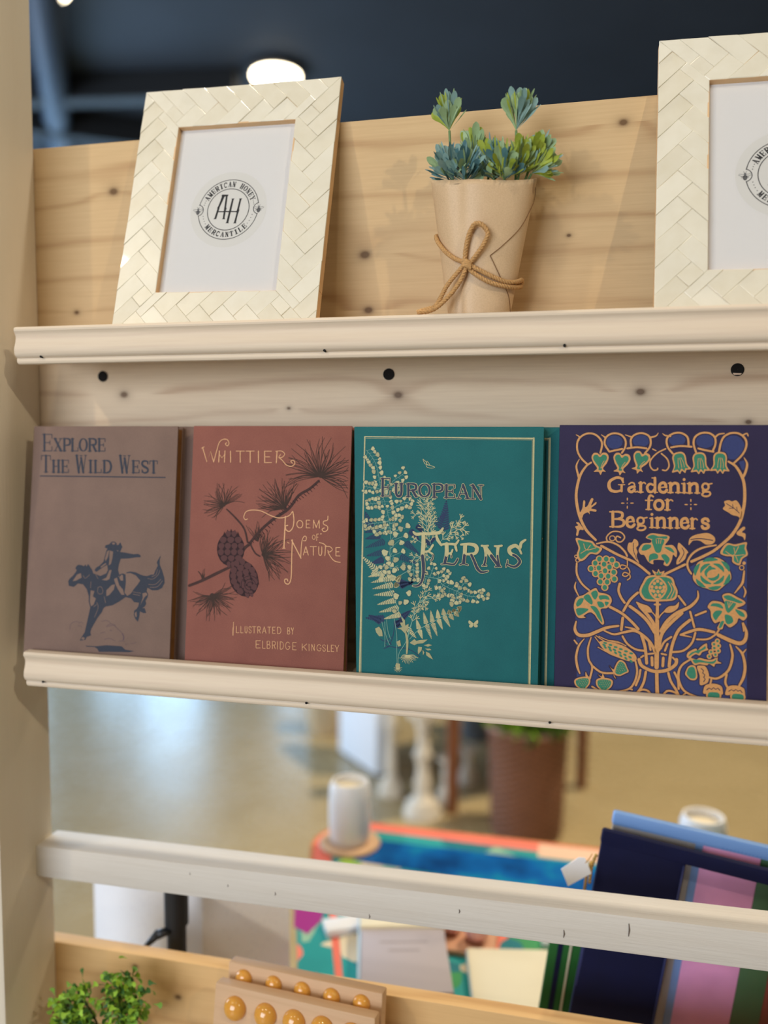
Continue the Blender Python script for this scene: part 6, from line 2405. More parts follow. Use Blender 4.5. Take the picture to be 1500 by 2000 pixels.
copper2 4 5 579 321 3 3 4
copper2 4 5 597 325 3 3 4
copper2 4 5 609 311 3 3 4
copper 3 0 182 137 31 29 69 16 40 -13 0 -48 -28 -43 -24 -32 -34 19 -40 27
dark 0 20 182 137 31 29 69 16 40 -13 0 -48 -28 -43 -24 -32 -34 19 -40 27 -14 45
green 3 0 197 133 23 21 59 14 30 -9 0 -39 -23 -34 -19 -26 -26 15 -33 22
copper2 4 5 215 142 3 3 4
copper2 4 5 227 128 3 3 4
copper2 4 5 220 110 3 3 4
copper2 4 5 233 146 3 3 4
copper2 4 5 245 132 3 3 4
copper2 4 5 239 114 3 3 4
copper2 4 5 251 100 3 3 4
copper2 4 5 251 151 3 3 4
copper2 4 5 263 136 3 3 4
copper2 4 5 257 118 3 3 4
copper2 4 5 269 104 3 3 4
copper2 4 5 263 85 3 3 4
copper2 4 5 270 155 3 3 4
copper2 4 5 282 140 3 3 4
copper2 4 5 275 122 3 3 4
copper2 4 5 287 108 3 3 4
copper2 4 5 288 159 3 3 4
copper2 4 5 300 145 3 3 4
copper2 4 5 294 126 3 3 4
copper 3 0 378 155 37 23 72 2 38 -22 -10 -50 -37 -38 -31 -28 -29 27 -35 36
dark 0 20 378 155 37 23 72 2 38 -22 -10 -50 -37 -38 -31 -28 -29 27 -35 36 -5 50
green 3 0 392 148 27 17 63 1 29 -16 -9 -40 -29 -30 -25 -23 -24 22 -28 29
copper2 4 5 412 153 3 3 4
copper2 4 5 421 136 3 3 4
copper2 4 5 411 118 3 3 4
copper2 4 5 431 154 3 3 4
copper2 4 5 440 136 3 3 4
copper2 4 5 430 119 3 3 4
copper2 4 5 439 101 3 3 4
copper2 4 5 450 154 3 3 4
copper2 4 5 460 137 3 3 4
copper2 4 5 449 119 3 3 4
copper2 4 5 459 102 3 3 4
copper2 4 5 449 84 3 3 4
copper2 4 5 470 154 3 3 4
copper2 4 5 479 137 3 3 4
copper2 4 5 469 119 3 3 4
copper2 4 5 478 102 3 3 4
copper2 4 5 489 155 3 3 4
copper2 4 5 498 137 3 3 4
copper2 4 5 488 120 3 3 4
copper 3 0 494 293 18 -20 29 -17 -7 -38 20 -36 -19 18 -10 43
dark 0 20 494 293 18 -20 29 -17 -7 -38 20 -36 -19 18 -10 43 -31 50
copper 3 0 315 141 -31 41 -1 44 19 -36 31 -17 -18 -17
dark 0 20 315 141 -31 41 -1 44 19 -36 31 -17 -18 -17 0 -15
copper 3 0 430 174 -37 35 31 -17 11 26 19 -43 -6 -10
dark 0 20 430 174 -37 35 31 -17 11 26 19 -43 -6 -10 -18 9
dark 0 35 342 283 81 -53 99 0
copper 0 18 342 283 81 -53 99 0
dark 0 24,35,38,38,30 263 529 -47 -68 -22 -102 14 -94 22 -57
copper 0 6,18,21,21,13 263 529 -47 -68 -22 -102 14 -94 22 -57
dark 0 30,33 174 509 25 -30
copper 0 13,16 174 509 25 -30
dark 0 27,35,35,35,33 324 545 -26 -104 9 -100 33 -67 -19 -108
copper 0 10,18,18,18,16 324 545 -26 -104 9 -100 33 -67 -19 -108
dark 0 33,35,35,33,27 721 349 16 -92 -24 -101 -58 -66 -156 -38
copper 0 16,18,18,16,10 721 349 16 -92 -24 -101 -58 -66 -156 -38
dark 0 25,33 666 97 30 -4
copper 0 8,16 666 97 30 -4
dark 0 33 343 95 47 -26
copper 0 16 343 95 47 -26
dark 0 30,38,38,38,35,33 1522 552 22 -96 -21 -110 -44 -63 -68 -41 -80 13
copper 0 13,21,21,21,18,16 1522 552 22 -96 -21 -110 -44 -63 -68 -41 -80 13
dark 0 35 1499 284 -10 -73 32 -60
copper 0 18 1499 284 -10 -73 32 -60
dark 0 27,38,40,40,35 1571 537 54 -63 24 -107 -11 -97 -33 -75
copper 0 10,21,24,24,18 1571 537 54 -63 24 -107 -11 -97 -33 -75
dark 0 24,33 1656 518 -25 -34
copper 0 6,16 1656 518 -25 -34
dark 0 33 1372 237 -10 -62
copper 0 16 1372 237 -10 -62
dark 0 33,35,38,38,35,33 1190 397 -69 -55 -28 -73 10 -85 58 -82 151 -52
copper 0 16,18,21,21,18,16 1190 397 -69 -55 -28 -73 10 -85 58 -82 151 -52
dark 0 24,33 1127 69 34 27
copper 0 6,16 1127 69 34 27
copper 3 0 1160 420 8 37 26 20 40 21 18 -14 28 35 45 30 7 -39 8 -18 -48 -21 -22 -32 -35 8 -34 -24 -11 -23
dark 0 20 1160 420 8 37 26 20 40 21 18 -14 28 35 45 30 7 -39 8 -18 -48 -21 -22 -32 -35 8 -34 -24 -11 -23 -30 20
copper 3 0 1189 410 53 -9 28 16 58 -11 51 4 42 27 -1 -37 34 -19 -51 -9 -11 -25 -40 22 -23 -14 -58 5 -46 -9
dark 0 20 1189 410 53 -9 28 16 58 -11 51 4 42 27 -1 -37 34 -19 -51 -9 -11 -25 -40 22 -23 -14 -58 5 -46 -9 -36 59
green 3 0 1178 424 16 32 46 24 42 18 32 27 3 -24 -37 -22 -22 -24 -29 6
green 3 0 1213 396 57 4 58 -11 52 4 28 21 -2 -21 -26 -22 -51 4 -58 1 -40 -10
dark2 4 10 1416 576 30 32 3
dark2 4 10 1388 546 30 32 3
dark2 4 10 1425 534 30 32 3
dark2 4 10 1391 512 30 32 3
dark2 4 10 1424 489 30 32 4
dark2 4 10 1350 435 30 32 4
dark2 4 10 1401 454 30 32 4
dark2 4 10 1364 476 30 32 4
copper3 4 10 1416 576 23 24 3
copper3 4 10 1388 546 23 24 3
copper3 4 10 1425 534 23 24 3
copper3 4 10 1391 512 23 24 3
copper3 4 10 1424 489 23 24 4
copper3 4 10 1350 435 23 24 4
copper3 4 10 1401 454 23 24 4
copper3 4 10 1364 476 23 24 4
green3 4 8 1416 576 11 12 3
green3 4 8 1388 546 11 12 3
green3 4 8 1425 534 11 12 3
green3 4 8 1391 512 11 12 3
green3 4 8 1424 489 11 12 4
green3 4 8 1350 435 11 12 4
green3 4 8 1401 454 11 12 4
green3 4 8 1364 476 11 12 4
copper 3 0 1283 349 39 -8 27 -62 -3 -68 -32 -27 -37 -5 -4 81 -25 76
dark 0 20 1283 349 39 -8 27 -62 -3 -68 -32 -27 -37 -5 -4 81 -25 76 35 13
dark2 1 8 1285 323 20 -18 -8 -21 20 -15 -10 -23 14 -16 -14 -23
copper 3 0 1207 349 29 -13 13 -46 4 -48 -21 -26 -38 1 -29 25 -16 23 7 29 17 37
dark 0 20 1207 349 29 -13 13 -46 4 -48 -21 -26 -38 1 -29 25 -16 23 7 29 17 37 34 18
green 3 0 1205 334 22 -10 11 -37 3 -39 -16 -19 -29 1 -23 21 -10 17 3 21 13 31
copper 3 0 1308 139 19 40 63 17 62 -15 16 -39 -5 -38 -75 10 -76 -13
dark 0 20 1308 139 19 40 63 17 62 -15 16 -39 -5 -38 -75 10 -76 -13 -4 38
dark2 1 8 1334 137 21 18 18 -12 18 17 18 -14 19 13 17 -19
copper 3 0 1330 99 19 27 46 6 45 -4 18 -27 -10 -38 -31 -25 -25 -13 -25 12 -29 23
dark 0 20 1330 99 19 27 46 6 45 -4 18 -27 -10 -38 -31 -25 -25 -13 -25 12 -29 23 -8 39
green 3 0 1344 94 14 21 37 5 36 -3 13 -21 -8 -29 -25 -20 -19 -7 -18 6 -24 19
copper 3 0 1494 141 20 38 63 14 61 -18 14 -39 -7 -38 -74 14 -75 -10
dark 0 20 1494 141 20 38 63 14 61 -18 14 -39 -7 -38 -74 14 -75 -10 -2 39
dark2 1 8 1519 138 22 16 17 -12 19 16 17 -15 19 11 16 -20
copper 3 0 1532 103 20 25 45 4 45 -7 16 -27 -12 -38 -31 -23 -26 -11 -24 13 -27 25
dark 0 20 1532 103 20 25 45 4 45 -7 16 -27 -12 -38 -31 -23 -26 -11 -24 13 -27 25 -6 39
green 3 0 1545 97 15 20 36 3 36 -5 12 -21 -9 -29 -26 -18 -19 -7 -17 8 -23 20"""
ART['logo'] = """sticker 2 0 840 0 -10 132 -31 128 -51 122 -69 113 -86 100 -101 86 -113 69 -122 50 -129 30 -132 10 -131 -11 -129 -32 -122 -51 -112 -70 -100 -86 -85 -101 -68 -113 -50 -123 -30 -129 -9 -132 12 -131 32 -128 52 -122 70 -112 87 -100 101 -84 114 -68 122 -49 129 -29 132 -9 132 12 128 33 121 52 112 71 99 87 84 102 68 114 48 123 29 129
black 1 15 648 126 -13 55 -18 54 -23 52 -27 50 -31 48 -35 45 -39 41 -42 38 -46 35 -48 30 -50 26 -53 21 -54 17 -56 12 -56 8 -57 2 -57 -2 -56 -8 -56 -12 -54 -17 -53 -21 -50 -26 -48 -30 -46 -35 -42 -38 -39 -41 -35 -45 -31 -48 -27 -50 -23 -52 -18 -54 -13 -55
black 1 15 -648 -126 13 -55 18 -54 23 -52 27 -50 31 -48 35 -45 39 -41 42 -38 46 -35 48 -30 50 -26 53 -21 54 -17 56 -12 56 -8 57 -2 57 2 56 8 56 12 54 17 53 21 50 26 48 30 46 35 42 38 39 41 35 45 31 48 27 50 23 52 18 54 13 55
black 1 15 658 122 -23 -7 -22 -11 -20 -15 -15 -19 -12 -22 -8 -23 -2 -25 2 -25 8 -23 12 -22 15 -19 20 -15 22 -11 23 -7
black 1 15 -658 -122 23 7 22 11 20 15 15 19 12 22 8 23 2 25 -2 25 -8 23 -12 22 -15 19 -20 15 -22 11 -23 7
black 1 16 458 0 -4 60 -12 59 -19 56 -26 54 -34 50 -39 45 -45 39 -50 34 -54 26 -56 19 -59 12 -60 4 -60 -4 -59 -12 -56 -19 -54 -26 -50 -34 -45 -39 -39 -45 -34 -50 -26 -54 -19 -56 -12 -59 -4 -60 4 -60 12 -59 19 -56 26 -54 34 -50 39 -45 45 -39 50 -34 54 -26 56 -19 59 -12 60 -4 60 4 59 12 56 19 54 26 50 34 45 39 39 45 34 50 26 54 19 56 12 59 4 60
black 1 11 -540 287 81 -70
black 1 25 -540 287 103 -29
black 1 11 -487 240 15 29
black 1 11 -463 210 9 17
black 1 11 -443 249 10 17
black 1 11 -499 355 84 -63
black 1 25 -499 355 90 -37
black 1 11 -409 318 -58 78
black 1 25 -467 396 81 -66
black 1 11 -420 286 10 15
black 1 11 -392 323 11 13
black 1 11 -506 345 9 12
black 1 11 -469 393 10 12
black 1 25 -429 437 73 -74
black 1 11 -429 437 43 38
black 1 11 -356 363 36 31
black 1 11 -392 400 28 26
black 1 11 -439 426 10 11
black 1 11 -365 354 9 9
black 1 11 -386 475 16 -19
black 1 11 -320 394 -17 21
black 1 11 -372 435 16 -19
black 1 25 -348 504 59 -86
black 0 11,18,23,25,23,18,11 -348 504 23 14 22 4 12 -13 6 -19 -13 -16 -20 -13
black 1 25 -298 474 45 -34
black 1 11 -360 495 12 9
black 1 11 -299 411 21 14
black 1 11 -257 438 12 7
black 1 28 -235 565 40 -96
black 1 11 -263 552 56 24
black 1 11 -219 459 47 19
black 0 11,18,23,25,23,18,11,18,23,25,23,18,11 -105 584 -13 11 -14 3 -12 -7 -9 -13 -3 -19 3 -20 8 -19 11 -15 13 -8 12 -1 9 8 7 14
black 1 11 -104 598 4 -26
black 1 11 -31 611 -19 -105
black 1 25 -31 611 28 -103
black 1 11 -45 542 34 1
black 1 11 -58 505 19 2
black 1 11 -14 508 20 0
black 1 11 49 610 -8 -104
black 1 25 49 610 32 -109
black 1 11 98 604 -17 -103
black 1 11 36 611 19 -1
black 1 11 30 507 22 -2
black 1 11 84 606 28 -4
black 1 25 253 557 -43 -95
black 1 25 294 536 -50 -91
black 1 11 232 510 37 -19
black 1 11 239 563 27 -12
black 1 11 199 467 22 -9
black 1 11 282 543 25 -14
black 1 11 234 451 21 -12
black 0 11,16,21,24,25,24,21,16,11,16,21,24,25,24,21,16,11 364 492 8 -11 1 -16 -5 -17 -10 -17 -15 -14 -16 -9 -14 -3 -11 4 -7 9 -1 15 4 17 9 18 13 16 15 10 16 3 13 -5
black 1 11 425 440 -72 -75
black 1 25 425 440 -44 -104
black 1 11 459 405 -78 -69
black 1 11 415 450 14 -14
black 1 11 345 373 16 -16
black 1 11 450 415 18 -21
black 1 25 495 360 -84 -61
black 1 11 495 360 32 -48
black 1 11 411 299 26 -40
black 1 11 453 329 22 -32
black 1 11 486 372 9 -12
black 1 11 403 309 8 -10
black 1 11 527 312 -22 -13
black 1 11 437 259 23 14
black 1 11 485 304 -21 -13
black 1 25 547 275 -40 -49
black 1 11 570 222 -63 4
black 1 25 507 226 -43 -19
black 1 11 542 283 10 -19
black 1 11 566 233 8 -19
black 1 11 459 218 10 -23
black 1 11 -392 -323 -76 -59
black 1 25 -392 -323 -50 -75
black 1 11 -442 -398 80 42
black 1 25 -362 -356 -67 -70
black 1 11 -474 -374 14 -17
black 1 11 -437 -417 15 -15
black 1 11 -399 -315 9 -10
black 1 11 -364 -354 9 -9
black 1 25 -325 -390 -61 -74
black 1 11 -325 -390 39 -30
black 1 11 -386 -464 46 -35
black 1 11 -356 -427 31 -24
black 1 11 -335 -382 10 -8
black 1 11 -398 -454 12 -10
black 1 11 -286 -420 -13 -19
black 1 11 -340 -499 14 20
black 1 11 -318 -442 -13 -19
black 1 25 -249 -443 -47 -84
black 0 11,18,23,25,23,18,11 -249 -443 20 -11 13 -14 -3 -17 -11 -15 -20 3 -22 12
black 1 25 -250 -497 0 -53
black 1 11 -260 -436 11 -7
black 1 11 -309 -519 27 -15
black 1 11 -256 -547 16 -7
black 0 11,18,23,25,23,18,11,18,23,25,23,18,11 -127 -510 -6 14 -10 8 -12 1 -13 -6 -12 -13 -9 -17 -4 -19 3 -17 8 -14 12 -7 15 2 13 9
black 1 11 -122 -498 -5 -23
black 1 11 -55 -505 -40 -92
black 1 25 -55 -505 17 -98
black 1 11 -80 -566 36 -4
black 1 11 -104 -595 23 -4
black 1 11 -52 -602 25 -1
black 1 11 17 -508 3 -96
black 1 25 17 -508 52 -92
black 1 11 58 -505 11 -95
black 1 11 5 -508 16 0
black 1 11 6 -604 28 1
black 1 11 47 -506 23 3
black 1 25 129 -491 24 -93
black 1 11 99 -498 58 15
black 1 11 138 -588 30 8
black 1 11 99 -498 5 -24
black 1 11 157 -483 8 -23
black 1 28 216 -460 40 -87
black 1 11 192 -470 47 22
black 1 11 228 -559 56 26
black 1 25 279 -424 53 -81
black 1 11 332 -505 47 35
black 1 11 268 -431 23 15
black 1 11 319 -513 13 8
black 1 11 379 -470 -17 21
black 1 25 352 -367 66 -69
black 1 11 352 -367 33 36
black 1 11 418 -436 40 42
black 1 11 385 -401 27 28
black 1 11 342 -376 10 9
black 1 11 407 -447 11 11
black 1 11 385 -331 18 -15
black 1 11 458 -394 -19 17
black 1 11 404 -365 17 -16
black 4 6 -519 210 10 10 0
black 4 6 -536 164 10 10 0
black 4 6 -548 116 10 10 0
black 4 6 529 182 10 10 0
black 4 6 542 140 10 10 0
black 4 6 551 97 10 10 0
black 4 6 -543 -135 10 10 0
black 4 6 -526 -192 10 10 0
black 4 6 -503 -245 10 10 0
black 4 6 -470 -305 10 10 0
black 4 6 543 -135 10 10 0
black 4 6 523 -201 10 10 0
black 4 6 494 -263 10 10 0
black 4 6 459 -321 10 10 0
black 2 0 -177 338 144 -8 -2 -22 -13 -9 -4 -248 17 -34 -13 -32 -8 -169 21 -31 -76 2 16 26 7 477 -26 3 -26 -76 -56 -165 -4 -39 -29 -154 -10 -64 -64 0 22 24 39 199 -9 27 22 37 52 204 -10 27
black 2 0 43 238 71 -1 -19 -24 -20 -201 -10 -77 -22 -221 9 -24 -74 5 18 24 30 246 7 64 23 188
black 2 0 209 234 76 -1 -19 -24 -24 -200 9 -41 -19 -76 -23 -188 13 -21 -74 1 19 25 29 199 -9 41 16 63 23 201
black 1 26 -242 -41 144 -5
black 1 26 -98 -43 301 -13
black 4 10 -672 -44 52 38 -90
grey 4 10 -672 -44 40 28 -90
grey 4 8 -672 24 30 22 -90
line 1 7 -672 16 90 16 22 -20 -52 -28 -60 12
line 1 6 -672 -6 60 -26 4 -16 -44 12
line 1 6 -662 48 16 32
line 1 7 -672 16 -90 16 -22 -20 52 -28 60 12
line 1 6 -672 -6 -60 -26 -4 -16 44 12
line 1 6 -682 48 -16 32
line 1 6 -702 -24 60 0
line 1 6 -702 -44 60 0
line 1 6 -702 -64 60 0
black 4 10 672 -44 52 38 -90
grey 4 10 672 -44 40 28 -90
grey 4 8 672 24 30 22 -90
line 1 7 672 16 90 16 22 -20 -52 -28 -60 12
line 1 6 672 -6 60 -26 4 -16 -44 12
line 1 6 682 48 16 32
line 1 7 672 16 -90 16 -22 -20 52 -28 60 12
line 1 6 672 -6 -60 -26 -4 -16 44 12
line 1 6 662 48 -16 32
line 1 6 642 -24 60 0
line 1 6 642 -44 60 0
line 1 6 642 -64 60 0"""
# ---------------------------------------------------------------- palette
M = {}
M['pine_upper'] = wood('pine_upper', lin(208, 178, 134), lin(152, 108, 66), 26, [(.635, 1.757, .0045, .014), (.383, 1.646, .0060, .02), (.387, 1.590, .0050, .014), (.587, 1.655, .0022, .006), (.098, 1.727, .0055, .015), (.049, 1.598, .003, .006)])
M['pine_lower'] = wood('pine_lower', lin(230, 208, 178), lin(174, 136, 106), 30, [(.419, 1.503, .0050, .014), (.658, 1.504, .0048, .014), (.106, 1.506, .0048, .014), (.756, 1.475, .003, .008), (.30, 1.49, .002, .01)])
M['pine_low'] = wood('pine_low', lin(220, 180, 124), lin(172, 122, 70), 24, [(.106, .836, .0035, .008), (.161, .807, .0040, .012), (.70, .80, .004, .012)])
M['whitewash'] = wood('whitewash', lin(230, 214, 192), lin(196, 170, 148), 60, (), .55, .5, .3, warp=.012, bump=.3, blotch=lin(222, 202, 178))
M['post_paint'] = wood('post_paint', lin(232, 222, 204), lin(212, 198, 174), 14, (), .6, .3, .16, axis='z', bump=.5, blotch=lin(222, 210, 188))
M['bar_paint'] = wood('bar_paint', lin(222, 217, 210), lin(184, 172, 158), 40, (), .6, .2, .3, bump=.8, blotch=lin(206, 196, 182))
M['hole'] = plain('hole', lin(14, 10, 8), .9)
M['black'] = plain('black_ink', lin(24, 22, 24), .7)
# ---------------------------------------------------------------- the room
M['concrete'] = None
n = NT('polished_concrete'); c1 = n.noise(n.coord(), .9, 5, .6); c2 = n.noise(n.coord(), 6, 5, .6)
n.col(n.mix(n.math('MULTIPLY_ADD', c2, .5, n.math('MULTIPLY_ADD', c1, 1.1, -.45)), lin(158, 140, 102), lin(190, 170, 128)))
n.put(n.b.inputs['Roughness'], n.math('MULTIPLY_ADD', c2, .14, .2)); n.b.inputs['Specular IOR Level'].default_value = .7; M['concrete'] = n.m
M['ceiling'] = plain('dark_ceiling_paint', lin(46, 52, 62), .8, .15, 1.2)
M['wall'] = plain('shop_wall', lin(120, 96, 74), .8, .08, 2)
M['wall_dark'] = plain('dark_wall', lin(70, 70, 74), .8)
M['steel_dark'] = plain('dark_steel', lin(18, 20, 24), .6)
M['duct'] = plain('blue_grey_duct', lin(58, 72, 92), .5)
M['frame_dark'] = plain('window_frame_dark', lin(40, 36, 34), .5)
M['daylight'] = plain('daylight_pane', (.46, .72, 1.0, 1), .2, emit=6.5)
RX0, RX1, RY0, RY1, RZ = -7.2, 6.0, -4.4, 11.0, 4.5
def slab(name, a, b, mt, label, cat): 
    mb = MB(); mb.box(a, b); return struct(mb.build(name, mt), label, cat)
slab('floor', (RX0 - .2, RY0 - .2, -.15), (RX1 + .2, RY1 + .2, 0), M['concrete'], 'polished olive-grey concrete shop floor with window reflections', 'floor')
slab('ceiling', (RX0 - .2, RY0 - .2, RZ), (RX1 + .2, RY1 + .2, RZ + .15), M['ceiling'], 'dark blue-black shop ceiling high above the shelves', 'ceiling')
slab('wall_left', (RX0 - .2, RY0, 0), (RX0, RY1, RZ), M['wall'], 'far left wall of the shop', 'wall')
slab('wall_right', (RX1, RY0, 0), (RX1 + .2, RY1, RZ), M['wall'], 'far right wall of the shop', 'wall')
slab('wall_back', (RX0, RY1, 0), (RX1, RY1 + .2, RZ), M['wall'], 'brown back wall of the shop', 'wall')
slab('wall_front', (RX0, RY0 - .2, 0), (RX1, RY0, RZ), M['wall'], 'front wall of the shop behind the viewer', 'wall')
def side_window(name, y0, y1, z0, z1, label):
    w = empty(name, (RX0 + .02, (y0 + y1) / 2, z0)); w['kind'] = 'structure'; w['label'] = label; w['category'] = 'window'; t = .06; mb = MB()
    for a, b in (((y0, z0), (y1, z0 + t)), ((y0, z1 - t), (y1, z1)), ((y0, z0), (y0 + t, z1)), ((y1 - t, z0), (y1, z1))): mb.box((RX0 + .003, a[0], a[1]), (RX0 + .06, b[0], b[1]))
    mb.build('window_frame', M['frame_dark'], w, off=w.location)
    mb = MB(); mb.box((RX0 + .02, y0 + t, z0 + t), (RX0 + .03, y1 - t, z1 - t)); mb.build('window_pane', M['daylight'], w, off=w.location)
def window(name, x0, x1, z0, z1, label):
    w = empty(name, ((x0 + x1) / 2, RY1 - .02, z0)); w['kind'] = 'structure'; w['label'] = label; w['category'] = 'window'
    mb = MB(); cx = (x0 + x1) / 2; t = .06
    for a, b in (((x0, z0), (x1, z0 + t)), ((x0, z1 - t), (x1, z1)), ((x0, z0), (x0 + t, z1)), ((x1 - t, z0), (x1, z1))):
        mb.box((a[0], RY1 - .06, a[1]), (b[0], RY1 - .003, b[1]))
    mb.build('window_frame', M['frame_dark'], w, off=w.location)
    mb = MB(); mb.box((x0 + t, RY1 - .03, z0 + t), (x1 - t, RY1 - .02, z1 - t)); mb.build('window_pane', M['daylight'], w, off=w.location)
window('window_1', -7.12, -6.42, .25, 2.5, 'low daylight window at the left of the back wall')
window('window_2', -6.35, -5.25, .1, 3.9, 'tall daylight window beside the low one on the back wall')
window('window_3', -4.1, -3.7, .1, 3.4, 'narrow daylight window on the back wall')
side_window('window_4', 5.2, 9.6, .6, 3.2, 'wide daylight window in the far left wall')
# ceiling fittings
def ceiling_light(x, y, label, rad=.19):
    t = empty('ceiling_light', (x, y, RZ), label, 'light', 'round ceiling lights')
    mb = MB(); mb.lathe([(0, 0), (rad + .03, 0), (rad + .03, -.05), (rad, -.06), (rad, -.03), (0, -.03)], seg=40); mb.build('housing', M['frame_dark'], t, auto=40)
    mb = MB(); mb.lathe([(rad - .002, -.035), (rad - .004, -.075), (rad * .8, -.092), (0, -.1)], seg=40); mb.build('diffuser', plain('lamp_glow', (1, .86, .62, 1), .4, emit=16), t, smooth=True)
ceiling_light(-2.437, 6.52, 'round glowing ceiling light above the left photo frame')
ceiling_light(-3.47, 4.97, 'round ceiling light at the top left beside the post', .16)
def beam(name, a, b, w, h, mt, label, cat):
    a, b = Vector(a), Vector(b); d = (b - a).normalized(); s = Vector((-d.y, d.x, 0)).normalized() * w / 2; mb = MB(); u = Vector((0, 0, h))
    mb.hexa([a - s, b - s, b + s, a + s, a - s + u, b - s + u, b + s + u, a + s + u], .01); return tag(mb.build(name, mt, off=(0, 0, 0)), label, cat)
beam('ceiling_beam', (-6.6, 5.96, 4.28), (-2.75, 6.486, 4.28), .16, .215, M['steel_dark'], 'black steel ceiling beam running behind the left frame', 'beam')
beam('ceiling_beam', (-7.1, 5.2, 4.24), (-2.3, 8.42, 4.24), .15, .255, M['steel_dark'], 'second black ceiling beam slanting lower at upper left', 'beam')
mb = MB(); mb.tube([(-2.9, 4.1, 4.36), (-4.9, 7.2, 4.36), (-6.6, 9.9, 4.36)], .11, 20); tag(mb.build('ceiling_duct', M['duct'], smooth=True), 'pale blue-grey round duct under the ceiling beside the post', 'duct')
# ---------------------------------------------------------------- the rack
X0, YB = -.5982, .832
XR = .6195
rack = tag(empty('display_rack', (X0, YB, 0)), 'pale wooden display rack with ledges, holding books and frames', 'display rack')
RO = rack.location
def rpart(mb, name, mt, parent=None, auto=None): return mb.build(name, mt, parent or rack, off=RO if (parent is None) else tuple(RO), auto=auto)
mb = MB(); mb.box((X0 - .040, .7411, 0), (X0, YB, 2.35), .0022); post = rpart(mb, 'upright_post', M['post_paint'], auto=35); post['label'] = 'cream painted upright post'
mb = MB(); mb.box((.62, .7411, 0), (.66, YB, 2.35), .0022); rpart(mb, 'upright_post', M['post_paint'], auto=35)
mb = MB(); mb.box((X0 - .03, YB, 1.5475), (XR, YB + .019, 1.7797), .001); rpart(mb, 'back_board', M['pine_upper'], auto=35)['label'] = 'upper back board'
mb = MB(); mb.box((X0 - .03, YB, 1.195), (XR, YB + .019, 1.5468), .001); bb = rpart(mb, 'back_board', M['pine_lower'], auto=35); bb['label'] = 'back board behind the books'
for x, z in ((-.5178, 1.5265), (-.1892, 1.5242), (.1462, 1.5238)):
    mb = MB(); mb.lathe([(.0001, 0), (.0056, 0), (.0060, .0006), (.0046, .0007), (.0001, .0003)], seg=20)
    for k in range(len(mb.v)): p = mb.v[k]; mb.v[k] = Vector((x + p.x, YB - p.z - .0002, z + p.y))
    mb.build('screw_hole', M['hole'], bb, off=RO)
# right-hand hole shows a pale sliver of raw wood at its lower edge
mb = MB(); mb.prism([(.1420, 1.5208), (.1500, 1.5204), (.1490, 1.5190), (.1430, 1.5190)], YB - .0016, YB - .0008); mb.build('wood_splinter', plain('raw_wood', lin(226, 196, 170), .7), bb, off=RO)
mb = MB(); mb.box((X0 - .03, YB, .60), (XR, YB + .019, .8508), .001); rpart(mb, 'back_board', M['pine_low'], auto=35)['label'] = 'lower back board'
PROF = [(-3.2, 0), (-.8, .02), (0, .075), (-.3, .12), (-1.6, .17), (-2.6, .235), (-2.7, .30), (-2.4, .38), (-1.4, .47), (-.3, .56), (.1, .63), (-.1, .70), (-1.0, .765), (-2.4, .81), (-3.4, .825), (-4.2, .835), (-3.9, .86), (-3.6, .89), (-3.8, .94), (-4.6, .98), (-6, 1.0)]
def ledge(ztop, zbot, zshelf, nails, word):
    L = bpy.data.objects.new('ledge', None); COL.objects.link(L); L.parent = rack; L.location = (0, 0, ztop); L['label'] = word
    W = Vector(RO) + Vector((0, 0, ztop)); H = ztop - zbot
    prof = [(.749 - d / 1000 * 1.25, ztop - f * H) for d, f in PROF] + [(.7588, zbot), (.7588, ztop)]
    mb = MB(); x0 = -.5686
    xs = [x0, x0 + .0012] + [x0 + (XR - x0) * k / 6 for k in range(1, 7)]
    n = len(prof)
    for k, x in enumerate(xs):
        sh = .0011 if k == 0 else 0
        cy, cz = .754, (ztop + zbot) / 2
        mb.v += [Vector((x, cy + (y - cy) * (1 - sh * 90), cz + (z - cz) * (1 - sh * 25))) for y, z in prof]
    for k in range(len(xs) - 1):
        for j in range(n): mb.f.append([k * n + j, k * n + (j + 1) % n, (k + 1) * n + (j + 1) % n, (k + 1) * n + j]); mb.i.append(0)
    mb.f += [list(range(n))[::-1], [(len(xs) - 1) * n + j for j in range(n)]]; mb.i += [0, 0]
    mo = mb.build('front_moulding', M['whitewash'], L, off=W, auto=28)
    for x in nails:
        mb = MB(); z = ztop - .812 * H; y = .749 + .0020
        mb.tube([(x, y + .004, z), (x, y - .0003, z)], .0013, 8); mb.build('nail_hole', M['hole'], L, off=W)
    mb = MB(); mb.box((x0 + .001, .7588, zshelf - .012), (XR, YB, zshelf), .0006); mb.build('shelf_board', M['whitewash'], L, off=W, auto=35)
ledge(1.5712, 1.5330, 1.5598, (-.5385, -.2335, -.0117), 'upper ledge with picture frames')
ledge(1.2300, 1.1906, 1.2198, (-.5465, -.2520, -.0170), 'middle ledge with books')
mb = MB(); y0 = .8008; y1 = .8026
mb.hexa([(X0 - .001, y0, .9489), (XR, y1 + .003, .958), (XR, y1 + .045, .958), (X0 - .001, y0 + .042, .9489), (X0 - .001, y0, .9863), (XR, y1 + .003, .9978), (XR, y1 + .045, .9978), (X0 - .001, y0 + .042, .9863)], .0022)
rail = rpart(mb, 'cross_rail', M['bar_paint'], auto=35); rail['label'] = 'white painted cross rail'
for x, z, l in ((.062, .979, .013), (.0, .966, .008), (-.105, .975, .004), (-.2, .956, .005), (-.305, .967, .004), (-.405, .977, .003), (-.36, .969, .003)):
    mb = MB(); mb.tube([(x, .8018 - .0003 + (x + .6) * .0018, z - l / 2), (x + .0006, .8018 - .0004 + (x + .6) * .0018, z), (x, .8018 - .0003 + (x + .6) * .0018, z + l / 2)], [.0003, .0007, .0003], 6); mb.build('dent', plain('dent_grey', lin(110, 98, 90), .9), rail, off=RO)
